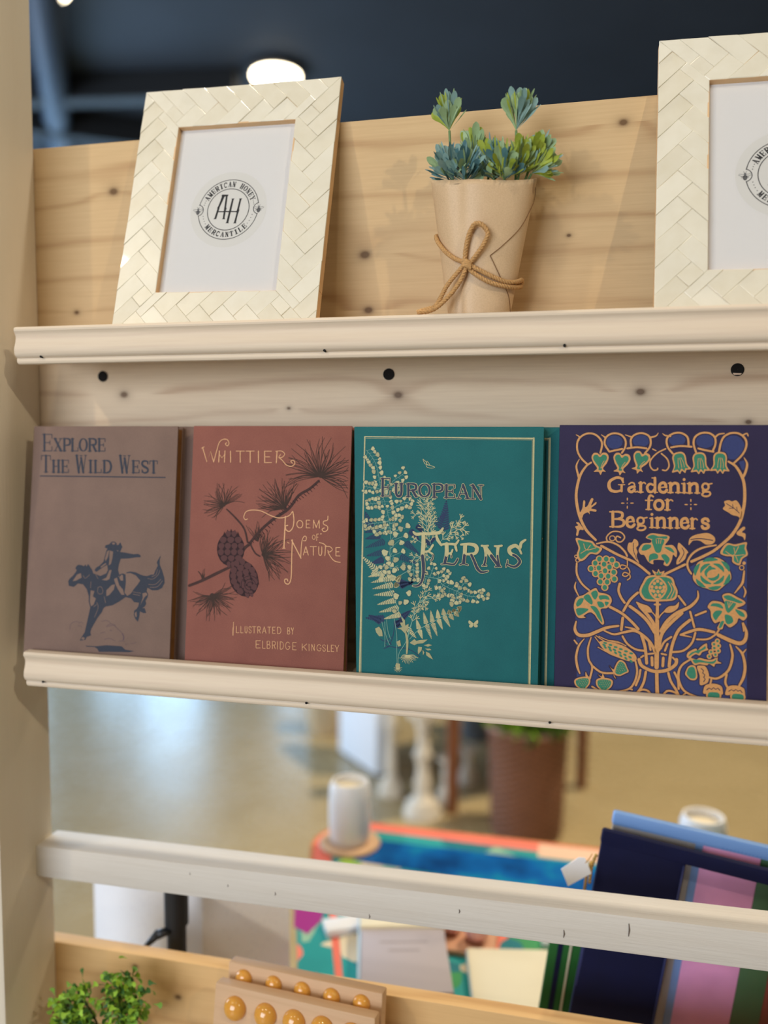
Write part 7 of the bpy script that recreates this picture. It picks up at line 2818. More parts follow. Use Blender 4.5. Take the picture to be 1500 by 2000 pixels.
mb = MB(); mb.box((X0, .742, .690), (XR, YB, .702), .0006); mb.box((X0, .732, .678), (XR, .742, .714), .002); rpart(mb, 'ledge', M['whitewash'], auto=35)['label'] = 'lower ledge'
mb = MB(); mb.box((-.16, YB + .019, .714), (XR, .985, .726), .0006); rpart(mb, 'rear_shelf', M['whitewash'], auto=35)
# ---------------------------------------------------------------- books
LEAN = .107468
def book(name, label, ox, bot, tl, tr, H, mats, group=None, T=.0142):
    t = tag(empty(name, (ox, .7622, 1.2215), rot=(-LEAN, 0, 0)), label, 'book', group)
    def board(y0, y1, nm):
        b = MB(); b.hexa([(0, y0, 0), (bot, y0, 0), (bot, y1, 0), (0, y1, 0), (tl, y0, H), (tr, y0, H), (tr, y1, H), (tl, y1, H)], .0008); return b.build(nm, mats[0], t, auto=40)
    fc = board(0, .0026, 'front_cover'); board(T - .0026, T, 'back_cover')
    b = MB(); b.hexa([(.004, .0026, .003), (bot - .0012, .0026, .003), (bot - .0012, T - .0026, .003), (.004, T - .0026, .003), (tl + .004, .0026, H - .003), (tr - .0012, .0026, H - .003), (tr - .0012, T - .0026, H - .003), (tl + .004, T - .0026, H - .003)]); b.build('page_block', mats[1], t)
    b = MB(); b.hexa([(.0002, .0012, 0), (.0022, .0012, 0), (.0022, T - .0012, 0), (.0002, T - .0012, 0), (tl + .0002, .0012, H), (tl + .0022, .0012, H), (tl + .0022, T - .0012, H), (tl + .0002, T - .0012, H)], .0005); b.build('spine', mats[0], t, auto=40)
    return t
pages = plain('gilt_page_edges', lin(140, 98, 46), .6, .2, 90); pages_g = plain('green_page_edges', lin(34, 66, 44), .6, .1, 60)
EX = cloth('mauve_brown_cloth', lin(146, 120, 108), lin(112, 92, 84))
WH = cloth('brick_red_cloth', lin(160, 102, 88), lin(124, 74, 66)); FN = cloth('teal_cloth', lin(36, 116, 118), lin(22, 88, 94)); GD = cloth('indigo_cloth', lin(54, 47, 84), lin(38, 33, 60))
ink = plain('slate_blue_ink', lin(38, 44, 60), .7, .12, 400); ink2 = plain('plum_ink', lin(88, 68, 78), .7)
gold = plain('pale_gold_foil', lin(178, 128, 82), .45, .1, 300, metal=.25); needle = plain('bark_green_ink', lin(88, 66, 58), .7); bark = plain('bark_ink', lin(96, 66, 62), .7)
cone_d = plain('cone_dark_ink', lin(70, 44, 50), .7); cone_l = plain('cone_ink', lin(122, 80, 80), .7)
cream = plain('cream_gilt', lin(174, 168, 122), .5, .14, 300, metal=.1); cream2 = plain('old_gold_gilt', lin(152, 146, 102), .5, .1, 300, metal=.1); navy = plain('navy_ink', lin(24, 46, 86), .7); stem_m = plain('stem_gilt', lin(104, 152, 138), .55); navyt = plain('navy_title_ink', lin(30, 38, 66), .6); fgold = plain('antique_gold', lin(176, 164, 114), .45, .1, 300, metal=.1)
copper = plain('copper_ink', lin(200, 144, 84), .55, .12, 500); blue = plain('royal_blue_ink', lin(43, 54, 106), .75, .1, 500); green = plain('leaf_green_ink', lin(46, 122, 94), .7, .1, 500); halo = plain('indigo_line', lin(40, 30, 62), .75)
b = book('cloth_book', 'mauve brown cloth book with a bucking horse and rider', -.5783, .1733, .0018, .1734, .2499, (EX, pages))
art_mesh('title', ART['explore_title'], {'ink': (0, 0)}, [ink], b, -.00012); art_mesh('illustration', ART['explore_illustration'], {'ink': (0, 0), 'cover': (1, 1), 'ink2': (0, 2)}, [ink, EX, ink2], b, -.00012)
b = book('cloth_book', 'second mauve brown book tucked behind the horse rider book', -.5610, .1733, .0018, .1734, .2499, (EX, pages)); b.location.y += .0151
b = book('cloth_book', 'brick red cloth book with pine cones and gold lettering', -.3882, .1706, .0008, .1717, .2502, (WH, pages))
for nm_, k_ in (('author_lettering', 'whittier_author'), ('title', 'whittier_title'), ('credit_lettering', 'whittier_credit')): art_mesh(nm_, ART[k_], {'gold': (0, 0)}, [gold], b, -.0003); art_mesh('illustration', ART['whittier_illustration'], {'needle': (0, 0), 'bark': (1, 1), 'cone_dark': (2, 2), 'cone': (3, 3), 'cone_line': (4, 2)}, [needle, bark, cone_d, cone_l], b, -.00012)
b = book('cloth_book', 'teal cloth book covered with gilt ferns, front copy', -.2043, .1754, -.0102, .1752, .2494, (FN, pages_g))
FO = {'navy': (0, 0), 'stem': (1, 1), 'cream2': (1, 2), 'cream': (1, 3), 'edge': (1, 4)}
art_mesh('illustration', ART['ferns_illustration'], FO, [navy, stem_m, cream2, cream, plain('teal_shade_ink', lin(24, 84, 92), .7)], b, -.00012, seq=3e-7, edge='edge')
for k_ in ('ferns_title', 'ferns_title_lower'): art_mesh('title', ART[k_], {'cream': (0, 0), 'navyt': (1, 1), 'fgold': (1, 2)}, [cream, navyt, fgold], b, -.0007)
c = copy_tree(b); c.location.x += .0145; c.location.y += .0151; c['label'] = 'second teal fern book, mostly hidden behind the first'
b = book('cloth_book', 'indigo cloth book with copper flowers, fruit and green leaves', -.0142, .1833, -.0008, .1813, .2511, (GD, pages))
GO = {'blue': (0, 0), 'dark': (1, 1), 'copper': (2, 2), 'green': (3, 3), 'copper2': (4, 2), 'green2': (5, 3), 'copper3': (6, 2), 'dark2': (5, 1), 'green3': (7, 3)}
art_mesh('illustration', ART['garden_illustration'], GO, [blue, halo, copper, green], b, -.00012)
for k_ in ('garden_title', 'garden_title_middle', 'garden_title_lower'): art_mesh('title', ART[k_], {'copper': (0, 0)}, [copper], b, -.00034)
# ---------------------------------------------------------------- photo frames
bone = None
n = NT('pearly_bone'); at = n.n('ShaderNodeAttribute', attribute_name='shade'); nz = n.noise(n.coord('Object', (1, 1, 1)), 60, 4)
n.col(n.mix(n.math('MULTIPLY_ADD', nz, .9, n.math('MULTIPLY_ADD', at.outputs['Fac'], .5, -.42)), lin(232, 226, 208), lin(216, 206, 180))); n.b.inputs['Roughness'].default_value = .34; n.b.inputs['Coat Weight'].default_value = .25; n.bump(n.noise(n.coord(), 45, 2), .12, .002); bone = n.m
frame_wood = plain('frame_side_wood', lin(222, 184, 138), .6, .1, 40); groove = plain('groove_brown', lin(178, 150, 110), .8); card_m = plain('white_card', lin(232, 230, 228), .8); sticker = plain('clear_sticker', lin(226, 224, 219), .5); grey_ink = plain('grey_ink', lin(120, 120, 122), .7)
pane = glass('picture_glass', gloss=.055)
def clip(poly, a, b, c):   # keep a*x+b*y<=c
    out = []
    for k in range(len(poly)):
        p, q = poly[k], poly[(k + 1) % len(poly)]; dp = a * p[0] + b * p[1] - c; dq = a * q[0] + b * q[1] - c
        if dp <= 0: out.append(p)
        if dp * dq < 0: t = dp / (dp - dq); out.append((p[0] + (q[0] - p[0]) * t, p[1] + (q[1] - p[1]) * t))
    return out
def photo_frame(label, loc, rot):
    B, IW, IH = .0445, .1305, .1855; W, H, D = IW + 2 * B, IH + 2 * B, .0112; r = random.Random(4)
    t = tag(empty('photo_frame', loc), label, 'picture frame', 'bone inlay frames on the upper ledge'); t.rotation_euler = rot
    mb = MB(); shade = []
    mb.f.clear()
    for a, b in (((0, 0), (W, B)), ((0, H - B), (W, H)), ((0, B), (B, H - B)), ((W - B, B), (W, H - B))):
        mb.box((a[0] + .0003, .0010, a[1] + .0003), (b[0] - .0003, .0016, b[1] - .0003), 0, 2); mb.box((a[0] + .0003, .0016, a[1] + .0003), (b[0] - .0003, D, b[1] - .0003), 0, 1)
    w = .0180; l = .08
    sides = [((0, H), (0, -1), (1, 0), H), ((W, 0), (0, 1), (-1, 0), H), ((W, H), (-1, 0), (0, -1), W), ((0, 0), (1, 0), (0, 1), W)]
    for (ox, oz), (sx, sz), (tx, tz), Ls in sides:
        for k in range(-6, 26):
            for kind in (0, 1):
                if kind == 0: P = [(k * w, -k * w - l), ((k + 1) * w, -k * w - l), ((k + 1) * w, -k * w), (k * w, -k * w)]
                else: P = [((k + 1) * w, -(k + 1) * w), ((k + 1) * w + l, -(k + 1) * w), ((k + 1) * w + l, -k * w), ((k + 1) * w, -k * w)]
                q = [((a - b) / 1.41421 - .02, (a + b) / 1.41421 + B / 2 - .004) for a, b in P]
                for cl in ((0, -1, 0), (0, 1, B), (-1, 1, 0), (1, 1, Ls)):
                    if len(q) > 2: q = clip(q, *cl)
                if len(q) < 3: continue
                ar = abs(sum(q[i][0] * q[(i + 1) % len(q)][1] - q[(i + 1) % len(q)][0] * q[i][1] for i in range(len(q)))) / 2
                if ar < 8e-7: continue
                c = (sum(p[0] for p in q) / len(q), sum(p[1] for p in q) / len(q))
                def loc2(p, inset, h):
                    d = math.hypot(p[0] - c[0], p[1] - c[1]); f = max(0, 1 - inset / max(d, 1e-5)); a, bb = c[0] + (p[0] - c[0]) * f, c[1] + (p[1] - c[1]) * f
                    tilt = tlt * (a - c[0]) + tl2 * (bb - c[1])
                    return (ox + sx * a + tx * bb, h + tilt, oz + sz * a + tz * bb)
                tlt, tl2 = r.uniform(-.028, .028), r.uniform(-.028, .028); hh = r.uniform(0, .0004); s0 = r.random(); m_ = len(q)
                v = [loc2(p, .00005, .0014) for p in q] + [loc2(p, .00012, .0004 + hh) for p in q] + [loc2(p, .0008, hh) for p in q]
                fs = [[e * m_ + j, e * m_ + (j + 1) % m_, (e + 1) * m_ + (j + 1) % m_, (e + 1) * m_ + j] for e in (0, 1) for j in range(m_)] + [[2 * m_ + j for j in range(m_)]]
                o = len(mb.v); mb.add(v, fs, 0)
                shade.append((o, len(mb.v), s0))
    fb = mb.build('frame_border', [bone, frame_wood, groove], t)
    at = fb.data.attributes.new('shade', 'FLOAT', 'POINT')
    for a, b_, s0 in shade:
        for k in range(a, b_): at.data[k].value = s0
    bmx = bmesh.new(); bmx.from_mesh(fb.data); bmesh.ops.recalc_face_normals(bmx, faces=list(bmx.faces)); bmx.to_mesh(fb.data); bmx.free()
    mb = MB(); mb.box((.003, D - .003, .003), (W - .003, D, H - .003)); mb.build('backing', frame_wood, t)
    mb = MB(); mb.box((B - .004, .0072, B - .004), (W - B + .004, .0080, H - B + .004)); cd_ = mb.build('photo_card', card_m, t)
    lg = art_mesh('emblem', ART['logo'], {'sticker': (0, 0), 'black': (1, 2), 'grey': (2, 1), 'line': (3, 2)}, [sticker, grey_ink, M['black']], cd_, 0, 5e-5); lg.location = (W / 2, .0071, H / 2)
    mb = MB(); mb.box((B - .003, .0058, B - .003), (W - B + .003, .0062, H - B + .003)); mb.build('glass_pane', pane, t)
    # inner rebate
    mb = MB()
    for a, b in (((B, B - .0015), (W - B, B)), ((B, H - B), (W - B, H - B + .0015)), ((B - .0015, B), (B, H - B)), ((W - B, B), (W - B + .0015, H - B))): mb.box((a[0], .0006, a[1]), (b[0], .0074, b[1]))
    mb.build('rebate', frame_wood, t)
    return t
def frame_rot(yaw, lean, roll): return (Matrix.Rotation(yaw, 3, 'Z') @ Matrix.Rotation(-lean, 3, 'X') @ Matrix.Rotation(-roll, 3, 'Y')).to_euler()
f1 = photo_frame('bone inlay photo frame at left, under the ceiling light', (-.4664, .7643, 1.5632), frame_rot(-.0067, .2531, -.0237))
f2 = copy_tree(f1); f2.location = (.0641, .7636, 1.5632); f2.rotation_euler = frame_rot(.0149, .2565, -.0149); f2['label'] = 'bone inlay photo frame at right, cut by the picture edge'
# ---------------------------------------------------------------- paper wrapped plant
n = NT('kraft_paper'); f = n.noise(n.coord(), 900, 3, .7); g = n.noise(n.coord(), 35, 4)
n.col(n.mix(n.math('ADD', n.math('MULTIPLY_ADD', f, 1.2, -.5), n.math('MULTIPLY_ADD', g, .5, -.2)), lin(214, 184, 146), lin(178, 144, 106))); n.b.inputs['Roughness'].default_value = .5; n.b.inputs['Specular IOR Level'].default_value = .45; n.bump(f, .15, .0003); kraft = n.m
paper_edge = plain('kraft_edge', lin(112, 70, 34), .8); soil = plain('dark_soil', lin(30, 24, 18), .95, .3, 200)
CX, CY = -.0925, .790
def cup(z): t = (z - 1.561) / (1.70 - 1.561); return (CX + .0028 * t, .0272 + .0224 * t, .022 + .008 * t)
pot = tag(empty('wrapped_plant', (CX, CY, 1.5599)), 'small leafy plant wrapped in kraft paper tied with twine', 'plant')
mb = MB(); S, Zn = 96, 26
def wall(th, z, off=0):
    c, rx, ry = cup(z); k = 0
    u = (z - 1.57) / .13
    for a, wd, amp in ((4.25, .16, -.0030 * max(0, u - .35) * 1.5), (4.62, .30, .0016 * max(0, u - .2)), (5.25, .4, -.0012 * u), (4.2, .10, -.0016 * max(0, .45 - u) * 2), (4.5, .2, .0014 * max(0, .5 - u))):
        k += amp * math.exp(-((th - a) / wd) ** 2)
    return Vector((c + (rx + off + k) * math.cos(th), CY + (ry + off + k) * math.sin(th), z))
for i in range(Zn + 1):
    for j in range(S):
        th = 2 * PI * j / S; top = 1.7000 + .0005 * math.sin(th * 3 + 1) - math.cos(th) * .0026 + (.0095 * math.sin(th) if math.sin(th) < 0 else -.0050 * math.sin(th))
        mb.v.append(wall(th, 1.5601 + (top - 1.5601) * i / Zn))
for i in range(Zn):
    for j in range(S): mb.f.append([i * S + j, i * S + (j + 1) % S, (i + 1) * S + (j + 1) % S, (i + 1) * S + j]); mb.i.append(0)
mb.f.append(list(range(S))[::-1]); mb.i.append(0)
seam = [(-.0414, .790, 1.6896), (-.0421, .790, 1.6808), (-.0451, .7866, 1.6701), (-.0541, .7765, 1.6503), (-.0688, .7681, 1.6336), (-.08, .7651, 1.6242), (-.0729, .7686, 1.6097), (-.0664, .7742, 1.5962), (-.0633, .7794, 1.5881), (-.0625, .7864, 1.5763)]
sp = []
for p in seam[:6]: sp.append(p)
out = smooth_path(seam[:6], 6) + smooth_path(seam[5:], 6)
mb.tube(out, .00030, 6, 1)
wrap = mb.build('paper_wrap', [kraft, paper_edge], pot, off=pot.location, smooth=True)
sl = wrap.modifiers.new('thick', 'SOLIDIFY'); sl.thickness = .0005; sl.offset = -1
mb = MB(); c, rx, ry = cup(1.692); mb.lathe([(rx - .002, 0), (rx * .6, .002), (0, .003)], (c, CY, 1.690), 40, sx=1, sy=(ry - .001) / (rx - .001)); mb.build('soil', soil, pot, off=pot.location)
twine_m = plain('jute_twine', lin(196, 152, 98), .85, .28, 700, bump=.4, bscale=1500)
tw = bpy.data.objects.new('twine', None); COL.objects.link(tw); tw.parent = pot
def twine(name, pts, rad=.0017, fuzz=14):
    path = smooth_path(pts, 14); mb = MB(); ln = 0; ph = [0]
    for k in range(1, len(path)): ln += (path[k] - path[k - 1]).length; ph.append(ln / .0085 * 2 * PI)
    for s in (0, 2.094, 4.189):
        q = []
        for k, p in enumerate(path):
            t = (path[min(k + 1, len(path) - 1)] - path[max(k - 1, 0)]).normalized(); a = t.cross(Vector((0, 1, .2))).normalized(); b = t.cross(a)
            q.append(p + (a * math.cos(ph[k] + s) + b * math.sin(ph[k] + s)) * rad * .62)
        mb.tube(q, rad * .72, 6)
    for _ in range(fuzz):
        p = path[rng.randrange(len(path))]; d = Vector((rng.uniform(-1, 1), rng.uniform(-1, .1), rng.uniform(-1, 1))).normalized(); e = Vector((rng.uniform(-1, 1), rng.uniform(-1, .2), rng.uniform(-1, 1))) * .0016
        mb.tube([p, p + d * .0022 + e * .5, p + d * .0042 + e], [.00012, .0001, .00005], 4)
    return mb.build(name, twine_m, tw, off=pot.location, smooth=True)
def round_cup(a0, a1, z0, z1, off): return [tuple(wall(a0 + (a1 - a0) * k / 8, z0 + (z1 - z0) * k / 8, off)) for k in range(9)]
twine('band', [(-.1027, .7624, 1.6185), (-.1122, .7651, 1.6229), (-.1209, .7693, 1.6298), (-.1289, .7756, 1.6394), (-.1332, .785, 1.648), (-.1325, .795, 1.650)] + [(-.122, .812, 1.640), (-.10, .8195, 1.622), (-.075, .816, 1.612), (-.057, .803, 1.606), (-.0525, .793, 1.604)], fuzz=10)
twine('band', [(-.0992, .7619, 1.6161), (-.0901, .7616, 1.6112), (-.0768, .7642, 1.6046), (-.0651, .7706, 1.601), (-.0568, .7799, 1.6025), (-.0530, .790, 1.606), (-.0535, .798, 1.606)], fuzz=22)
twine('band', [(-.1003, .7622, 1.614), (-.0923, .7619, 1.607), (-.079, .764, 1.5997), (-.0661, .7704, 1.5971), (-.0578, .7797, 1.5974), (-.0537, .791, 1.600), (-.054, .798, 1.602)], fuzz=22)
twine('bow_loop', [(-.1027, .7624, 1.6174), (-.1021, .7612, 1.6282), (-.0994, .7595, 1.641), (-.0949, .7580, 1.6498), (-.0904, .7578, 1.6516), (-.0854, .7582, 1.6487), (-.0818, .759, 1.6422), (-.0858, .7596, 1.6327), (-.0919, .7604, 1.6243), (-.098, .7612, 1.6171)], fuzz=16)
twine('tail', [(-.1015, .7605, 1.6173), (-.1085, .7618, 1.6104), (-.119, .7625, 1.598), (-.1263, .760, 1.5835), (-.1303, .7592, 1.5785), (-.1383, .7575, 1.5762), (-.1452, .7555, 1.5738)], fuzz=18)
twine('tail', [(-.1003, .7605, 1.6162), (-.1049, .7610, 1.6046), (-.1118, .7615, 1.5944), (-.1195, .7600, 1.5855), (-.128, .7588, 1.578), (-.136, .757, 1.5745), (-.1440, .754, 1.5733)], fuzz=14)
mb = MB()
for k in range(3): mb.tube(smooth_path([(-.1045, .7600, 1.6195 - k * .0022), (-.101, .7582, 1.619 - k * .0022), (-.0968, .7600, 1.6165 - k * .0022)], 6), .0018, 8)
mb.build('knot', twine_m, tw, off=pot.location, smooth=True)
leaf_m = [plain('blue_green_leaf', lin(126, 158, 152), .5, .12, 120), plain('sage_leaf', lin(146, 172, 126), .5, .12, 120), plain('lime_leaf', lin(158, 172, 62), .5, .14, 120), plain('deep_blue_leaf', lin(78, 120, 126), .5, .12, 120)]
stem_g = plain('leaf_stem_green', lin(104, 134, 84), .6)
def leaf(mb, base, d, L, w, bend, mi):
    """spatulate leaf: narrow stalk, rounded paddle"""
    d = d.normalized(); side = d.cross(Vector((rng.uniform(-.5, .5), -1, rng.uniform(-.3, .5)))).normalized(); nrm = side.cross(d).normalized()
    prof = [(0, .10), (.25, .16), (.5, .40), (.68, .82), (.82, 1.0), (.93, .75), (1.0, .2)]; v = []
    for t, wd in prof:
        c = base + d * L * t + nrm * bend * L * t * t
        v += [c - side * w * wd / 2 + nrm * w * .10 * wd, c + nrm * 0, c + side * w * wd / 2 + nrm * w * .10 * wd]
    f = []
    for k in range(len(prof) - 1):
        for j in (0, 1): f.append([k * 3 + j, k * 3 + j + 1, k * 3 + 4 + j, k * 3 + 3 + j])
    mb.add(v, f, mi)
def sprig(base, node, axis, n, L, w, pal, smax, low=0):
    """bare stem up to a node, then a rosette of long-stalked leaves opening from it"""
    base, node, ax = Vector(base), Vector(node), Vector(axis).normalized(); mb = MB()
    mb.tube(smooth_path([base, (base + node) / 2 + Vector((.0005, -.001, 0)), node], 5), .0012, 6, 4)
    o1 = ax.orthogonal().normalized(); o2 = ax.cross(o1)
    for k in range(n):
        u = (k + .5) / n; a = k * 2.39996 + rng.uniform(-.3, .3); fl = smax * u ** .62 + rng.uniform(-.08, .08)
        d = ax * math.cos(fl) + (o1 * math.cos(a) + o2 * math.sin(a)) * math.sin(fl); d.y = d.y * .8 - .04
        p = node + ax * L * (.16 * (1 - u) - low * u)
        l = L * rng.uniform(.8, 1.1) * (1 - .22 * u); wide = w * rng.uniform(.75, 1.1) if rng.random() < .48 else w * rng.uniform(.18, .28)
        leaf(mb, p, d, l, wide, rng.uniform(-.2, .3) + (.25 if fl > 1 else 0), rng.choice(pal))
    return mb.build('sprig', leaf_m + [stem_g], pot, off=pot.location, smooth=True)
A, Bp, Cc = [1, 1, 0, 2], [3, 3, 0, 0, 1], [2, 2, 1, 2]
sprig((-.1196, .787, 1.692), (-.1216, .783, 1.7440), (-.07, -.1, 1), 40, .0300, .0074, A, .78)
sprig((-.0600, .787, 1.692), (-.0600, .785, 1.7400), (.22, -.1, 1), 42, .0330, .0080, A + [0, 0], .72)
sprig((-.1180, .786, 1.690), (-.1180, .780, 1.7010), (-.25, -.25, 1), 60, .0290, .0076, Bp, 1.25, .2)
sprig((-.1060, .784, 1.690), (-.1050, .776, 1.6980), (.0, -.5, 1), 56, .0280, .0080, Bp, 1.2, .2)
sprig((-.0960, .792, 1.692), (-.0985, .792, 1.7150), (-.1, -.1, 1), 52, .0300, .0070, [2, 2, 1, 1, 0], .95, .2)
sprig((-.0800, .786, 1.690), (-.0795, .782, 1.7020), (-.05, -.3, 1), 56, .0290, .0072, [1, 3, 0, 1, 2], 1.15, .2)
sprig((-.0700, .780, 1.690), (-.0690, .772, 1.6970), (.05, -.6, 1), 50, .0270, .0080, [1, 2, 2, 3], 1.2, .2)
sprig((-.0590, .784, 1.690), (-.0560, .780, 1.7030), (.25, -.3, 1), 56, .0280, .0074, Cc, 1.15, .2)
sprig((-.0540, .788, 1.690), (-.0480, .785, 1.7040), (.62, -.15, 1), 56, .0310, .0082, [0, 1, 1, 2], 1.05, .1)
sprig((-.0520, .785, 1.690), (-.0450, .780, 1.6990), (1.0, -.3, .55), 36, .0270, .0076, [1, 2, 1, 0], .85)
sprig((-.0880, .796, 1.692), (-.0860, .798, 1.7080), (.05, .1, 1), 44, .0290, .0070, [0, 3, 1], 1.0)
# ---------------------------------------------------------------- lower ledge: knobbed blocks and sprig plant
block_wood = wood('beech_block', lin(214, 176, 138), lin(190, 148, 108), 60, (), .55, .25, .25, warp=.02)
n = NT('amber_resin'); n.col(lin(228, 164, 72)); n.b.inputs['Roughness'].default_value = .12; n.b.inputs['Coat Weight'].default_value = .6; n.b.inputs['Subsurface Weight'].default_value = .35; n.b.inputs['Subsurface Radius'].default_value = (.006, .003, .001); n.b.inputs['Subsurface Scale'].default_value = .6; amber = n.m
def knob_block(label, loc, yaw, lean, W, H, D, rows, r, xs, xp):
    t = tag(empty('knobbed_wooden_block', loc), label, 'wooden block', 'wooden blocks with amber knobs'); t.rotation_euler = frame_rot(yaw, lean, 0)
    mb = MB(); mb.box((0, 0, 0), (W, D, H), .0022); mb.build('block', block_wood, t, auto=40)
    for z in rows:
        for x in xs:
            mb = MB(); R = r; prof = [(R * math.sin(a), -R * .78 * math.cos(a)) for a in [PI / 2 * k / 8 for k in range(9)]] + [(R * .9, .0015), (0, .0015)]
            mb.lathe(prof, seg=28); mb.v = [Vector((x + v.x, v.z, z + v.y)) for v in mb.v]
            mb.build('amber_knob', amber, t, smooth=True)
    return t
knob_block('wooden block with amber knobs leaning on the lower back board', (-.3668, .7905, .7060), -.07, .14, .1810, .1690, .0165, (.1545, .122), .0098, (.020, .056, .090, .124, .158), 0)
knob_block('front wooden block with five glossy amber knobs in a row', (-.3715, .7625, .7060), -.075, .16, .1840, .1610, .0165, (.1395, .095), .0128, (.026, .062, .095, .127, .160), 0)
bush_m = [plain('moss_green_leaf', lin(116, 158, 54), .55, .2, 60), plain('bright_green_leaf', lin(160, 200, 60), .55, .2, 60), plain('dark_green_leaf', lin(62, 104, 40), .55, .2, 60)]
pl = tag(empty('green_plant', (-.50, .785, .702)), 'small bushy green plant on the lower ledge by the post', 'plant')
mb = MB(); mb.lathe([(0, 0), (.024, 0), (.032, .052), (.030, .055), (.027, .05), (0, .05)], seg=32); mb.build('pot', plain('white_pot', lin(220, 214, 204), .4), pl, auto=35)
stick = plain('brown_stem', lin(58, 60, 30), .7)
for bx, bz, tx, ty, tz, nn in ((-.004, .05, -.052, -.004, .105, 60), (.0, .05, -.030, -.010, .135, 55), (.004, .05, .018, -.004, .148, 60), (.006, .05, .042, -.002, .128, 60), (-.004, .05, -.058, .004, .090, 50), (.0, .05, -.022, -.016, .088, 55), (.004, .05, .026, .004, .150, 50), (.0, .05, -.045, -.012, .120, 50)):
    mb = MB(); a, b = Vector((bx, 0, bz)), Vector((tx, ty, tz)); mb.tube(smooth_path([a, (a + b) / 2 + Vector((.004, 0, .006)), b], 5), .0012, 6, 3)
    for k in range(int(nn * 1.9)):
        u = rng.uniform(.55, 1.05); c = a + (b - a) * u + Vector((rng.gauss(0, .008), rng.gauss(0, .007), rng.gauss(0, .008)))
        leaf(mb, c, Vector((rng.uniform(-1, 1), rng.uniform(-1, .4), rng.uniform(-.3, 1))), .0100, .0076, .1, rng.choice((0, 0, 1, 1, 2)))
    mb.build('branch', bush_m + [stick], pl, smooth=True)
# ---------------------------------------------------------------- pouches behind the cross rail
navy_c = cloth('navy_canvas', lin(8, 14, 62), lin(5, 8, 42), .85); lblue = plain('light_blue_trim', lin(120, 160, 216), .6); pinkc = plain('pink_band', lin(240, 164, 208), .5, .12, 14); greenc = plain('green_band', lin(52, 98, 58), .6); redc = plain('rust_red_band', lin(128, 48, 34), .6); greyv = plain('grey_vinyl', lin(168, 164, 160), .4); dgreen = plain('bottle_green_canvas', lin(8, 86, 24), .8); piping = plain('cream_piping', lin(206, 200, 176), .7); vinyl = glass('clear_vinyl', (.96, .96, .98, 1), .045, .08); brass = plain('brass_beads', lin(196, 160, 92), .35, metal=.8)
def pouch(name, label, loc, roll): t = tag(empty(name, loc), label, 'pouch', 'zip pouches behind the cross rail'); t.rotation_euler = frame_rot(0, .02, roll); return t
# navy pouch: origin at its top left corner, x along its top edge
pn = pouch('zip_pouch', 'navy zip pouch with a clear window, nearest the rail', (.0414, .930, 1.0188), -.148)
mb = MB(); mb.box((0, 0, -.25), (.093, .009, -.012), .003); mb.box((.235, 0, -.25), (.28, .009, -.012), .003); mb.box((0, 0, -.25), (.28, .009, -.235), .003); mb.build('canvas_panel', navy_c, pn, auto=40)
mb = MB(); mb.box((-.001, -.001, -.017), (.281, .010, .0), .003); mb.build('zip_band', navy_c, pn, auto=40)
mb = MB(); mb.box((.092, .0015, -.238), (.236, .0025, -.015)); mb.build('clear_window', vinyl, pn)
mb = MB(); mb.tube([(.0025, .003, -.016), (.0025, .001, -.15), (.0025, .003, -.248)], .0016, 8); mb.tube([(.0905, -.0004, -.018), (.0905, -.0008, -.15), (.0905, -.0004, -.235)], .0014, 8); mb.build('piping', plain('navy_piping', lin(26, 34, 84), .7), pn, smooth=True)
mb = MB()
for k in range(9): mb.lathe([(.0022 * math.sin(PI * j / 6), -.0022 * math.cos(PI * j / 6)) for j in range(7)], (-.0035 - .0012 * math.sin(k * .5) - k * .0003, -.004, -.030 - k * .0040), 10)
mb.tube([(-.007, -.004, -.038), (-.010, -.005, -.05), (-.0085, -.004, -.078)], .0016, 8); mb.build('bead_pull', brass, pn, smooth=True)
tg = tag(empty('paper_tag', (.010, .914, .976)), 'white paper price tag hanging at the navy pouch', 'tag'); tg.rotation_euler = (0, -.42, .1)
mb = MB(); mb.prism([(-.014, -.0155), (.016, -.0105), (.0165, .0085), (.010, .0115), (-.0135, .0055)], 0, .0008); mb.build('card', plain('tag_white', lin(240, 240, 244), .7), tg)
mb = MB(); mb.tube([(.0145, .0004, .003), (.02, .0, .006), (.026, .001, .010)], .0007, 6); mb.build('string', twine_m, tg)
ps = pouch('zip_pouch', 'light blue edged pouch with pink, green and rust stripes', (.0545, .955, 1.0300), -.135)
mb = MB(); mb.box((-.001, -.001, -.016), (.29, .010, 0), .003); mb.box((.092, -.0008, -.25), (.100, .0, -.01), 0); mb.build('light_blue_trim', lblue, ps, auto=40)
mb = MB(); mb.box((0, .0, -.25), (.096, .004, -.012), .001); mb.build('grey_panel', greyv, ps, auto=40)
for nm, a, b_, mt in (('pink_stripe', .0965, .162, pinkc), ('green_stripe', .162, .192, greenc), ('rust_stripe', .192, .29, redc)):
    mb = MB(); mb.box((a, 0, -.25), (b_, .005, -.012), .001); mb.build(nm, mt, ps, auto=40)
mb = MB()
for k in range(40): mb.box((.12 + k * .004, -.0013, -.0128), (.1224 + k * .004, -.0009, -.0122))
mb.build('stitching', plain('stitch_blue', lin(84, 124, 190), .7), ps)
pg = pouch('zip_pouch', 'bottle green pouch with cream piping, left of the navy pouch', (-.006, .965, .905), -.13)
mb = MB(); mb.box((-.004, 0, -.165), (.10, .009, 0), .003); mb.build('canvas_panel', dgreen, pg, auto=40)
mb = MB(); mb.box((.0065, -.0006, -.165), (.0125, .0, -.002)); mb.build('navy_stripe', navy_c, pg)
mb = MB(); mb.tube([(.0215, -.001, -.003), (.0215, -.001, -.163)], .0013, 8); mb.build('piping', piping, pg)
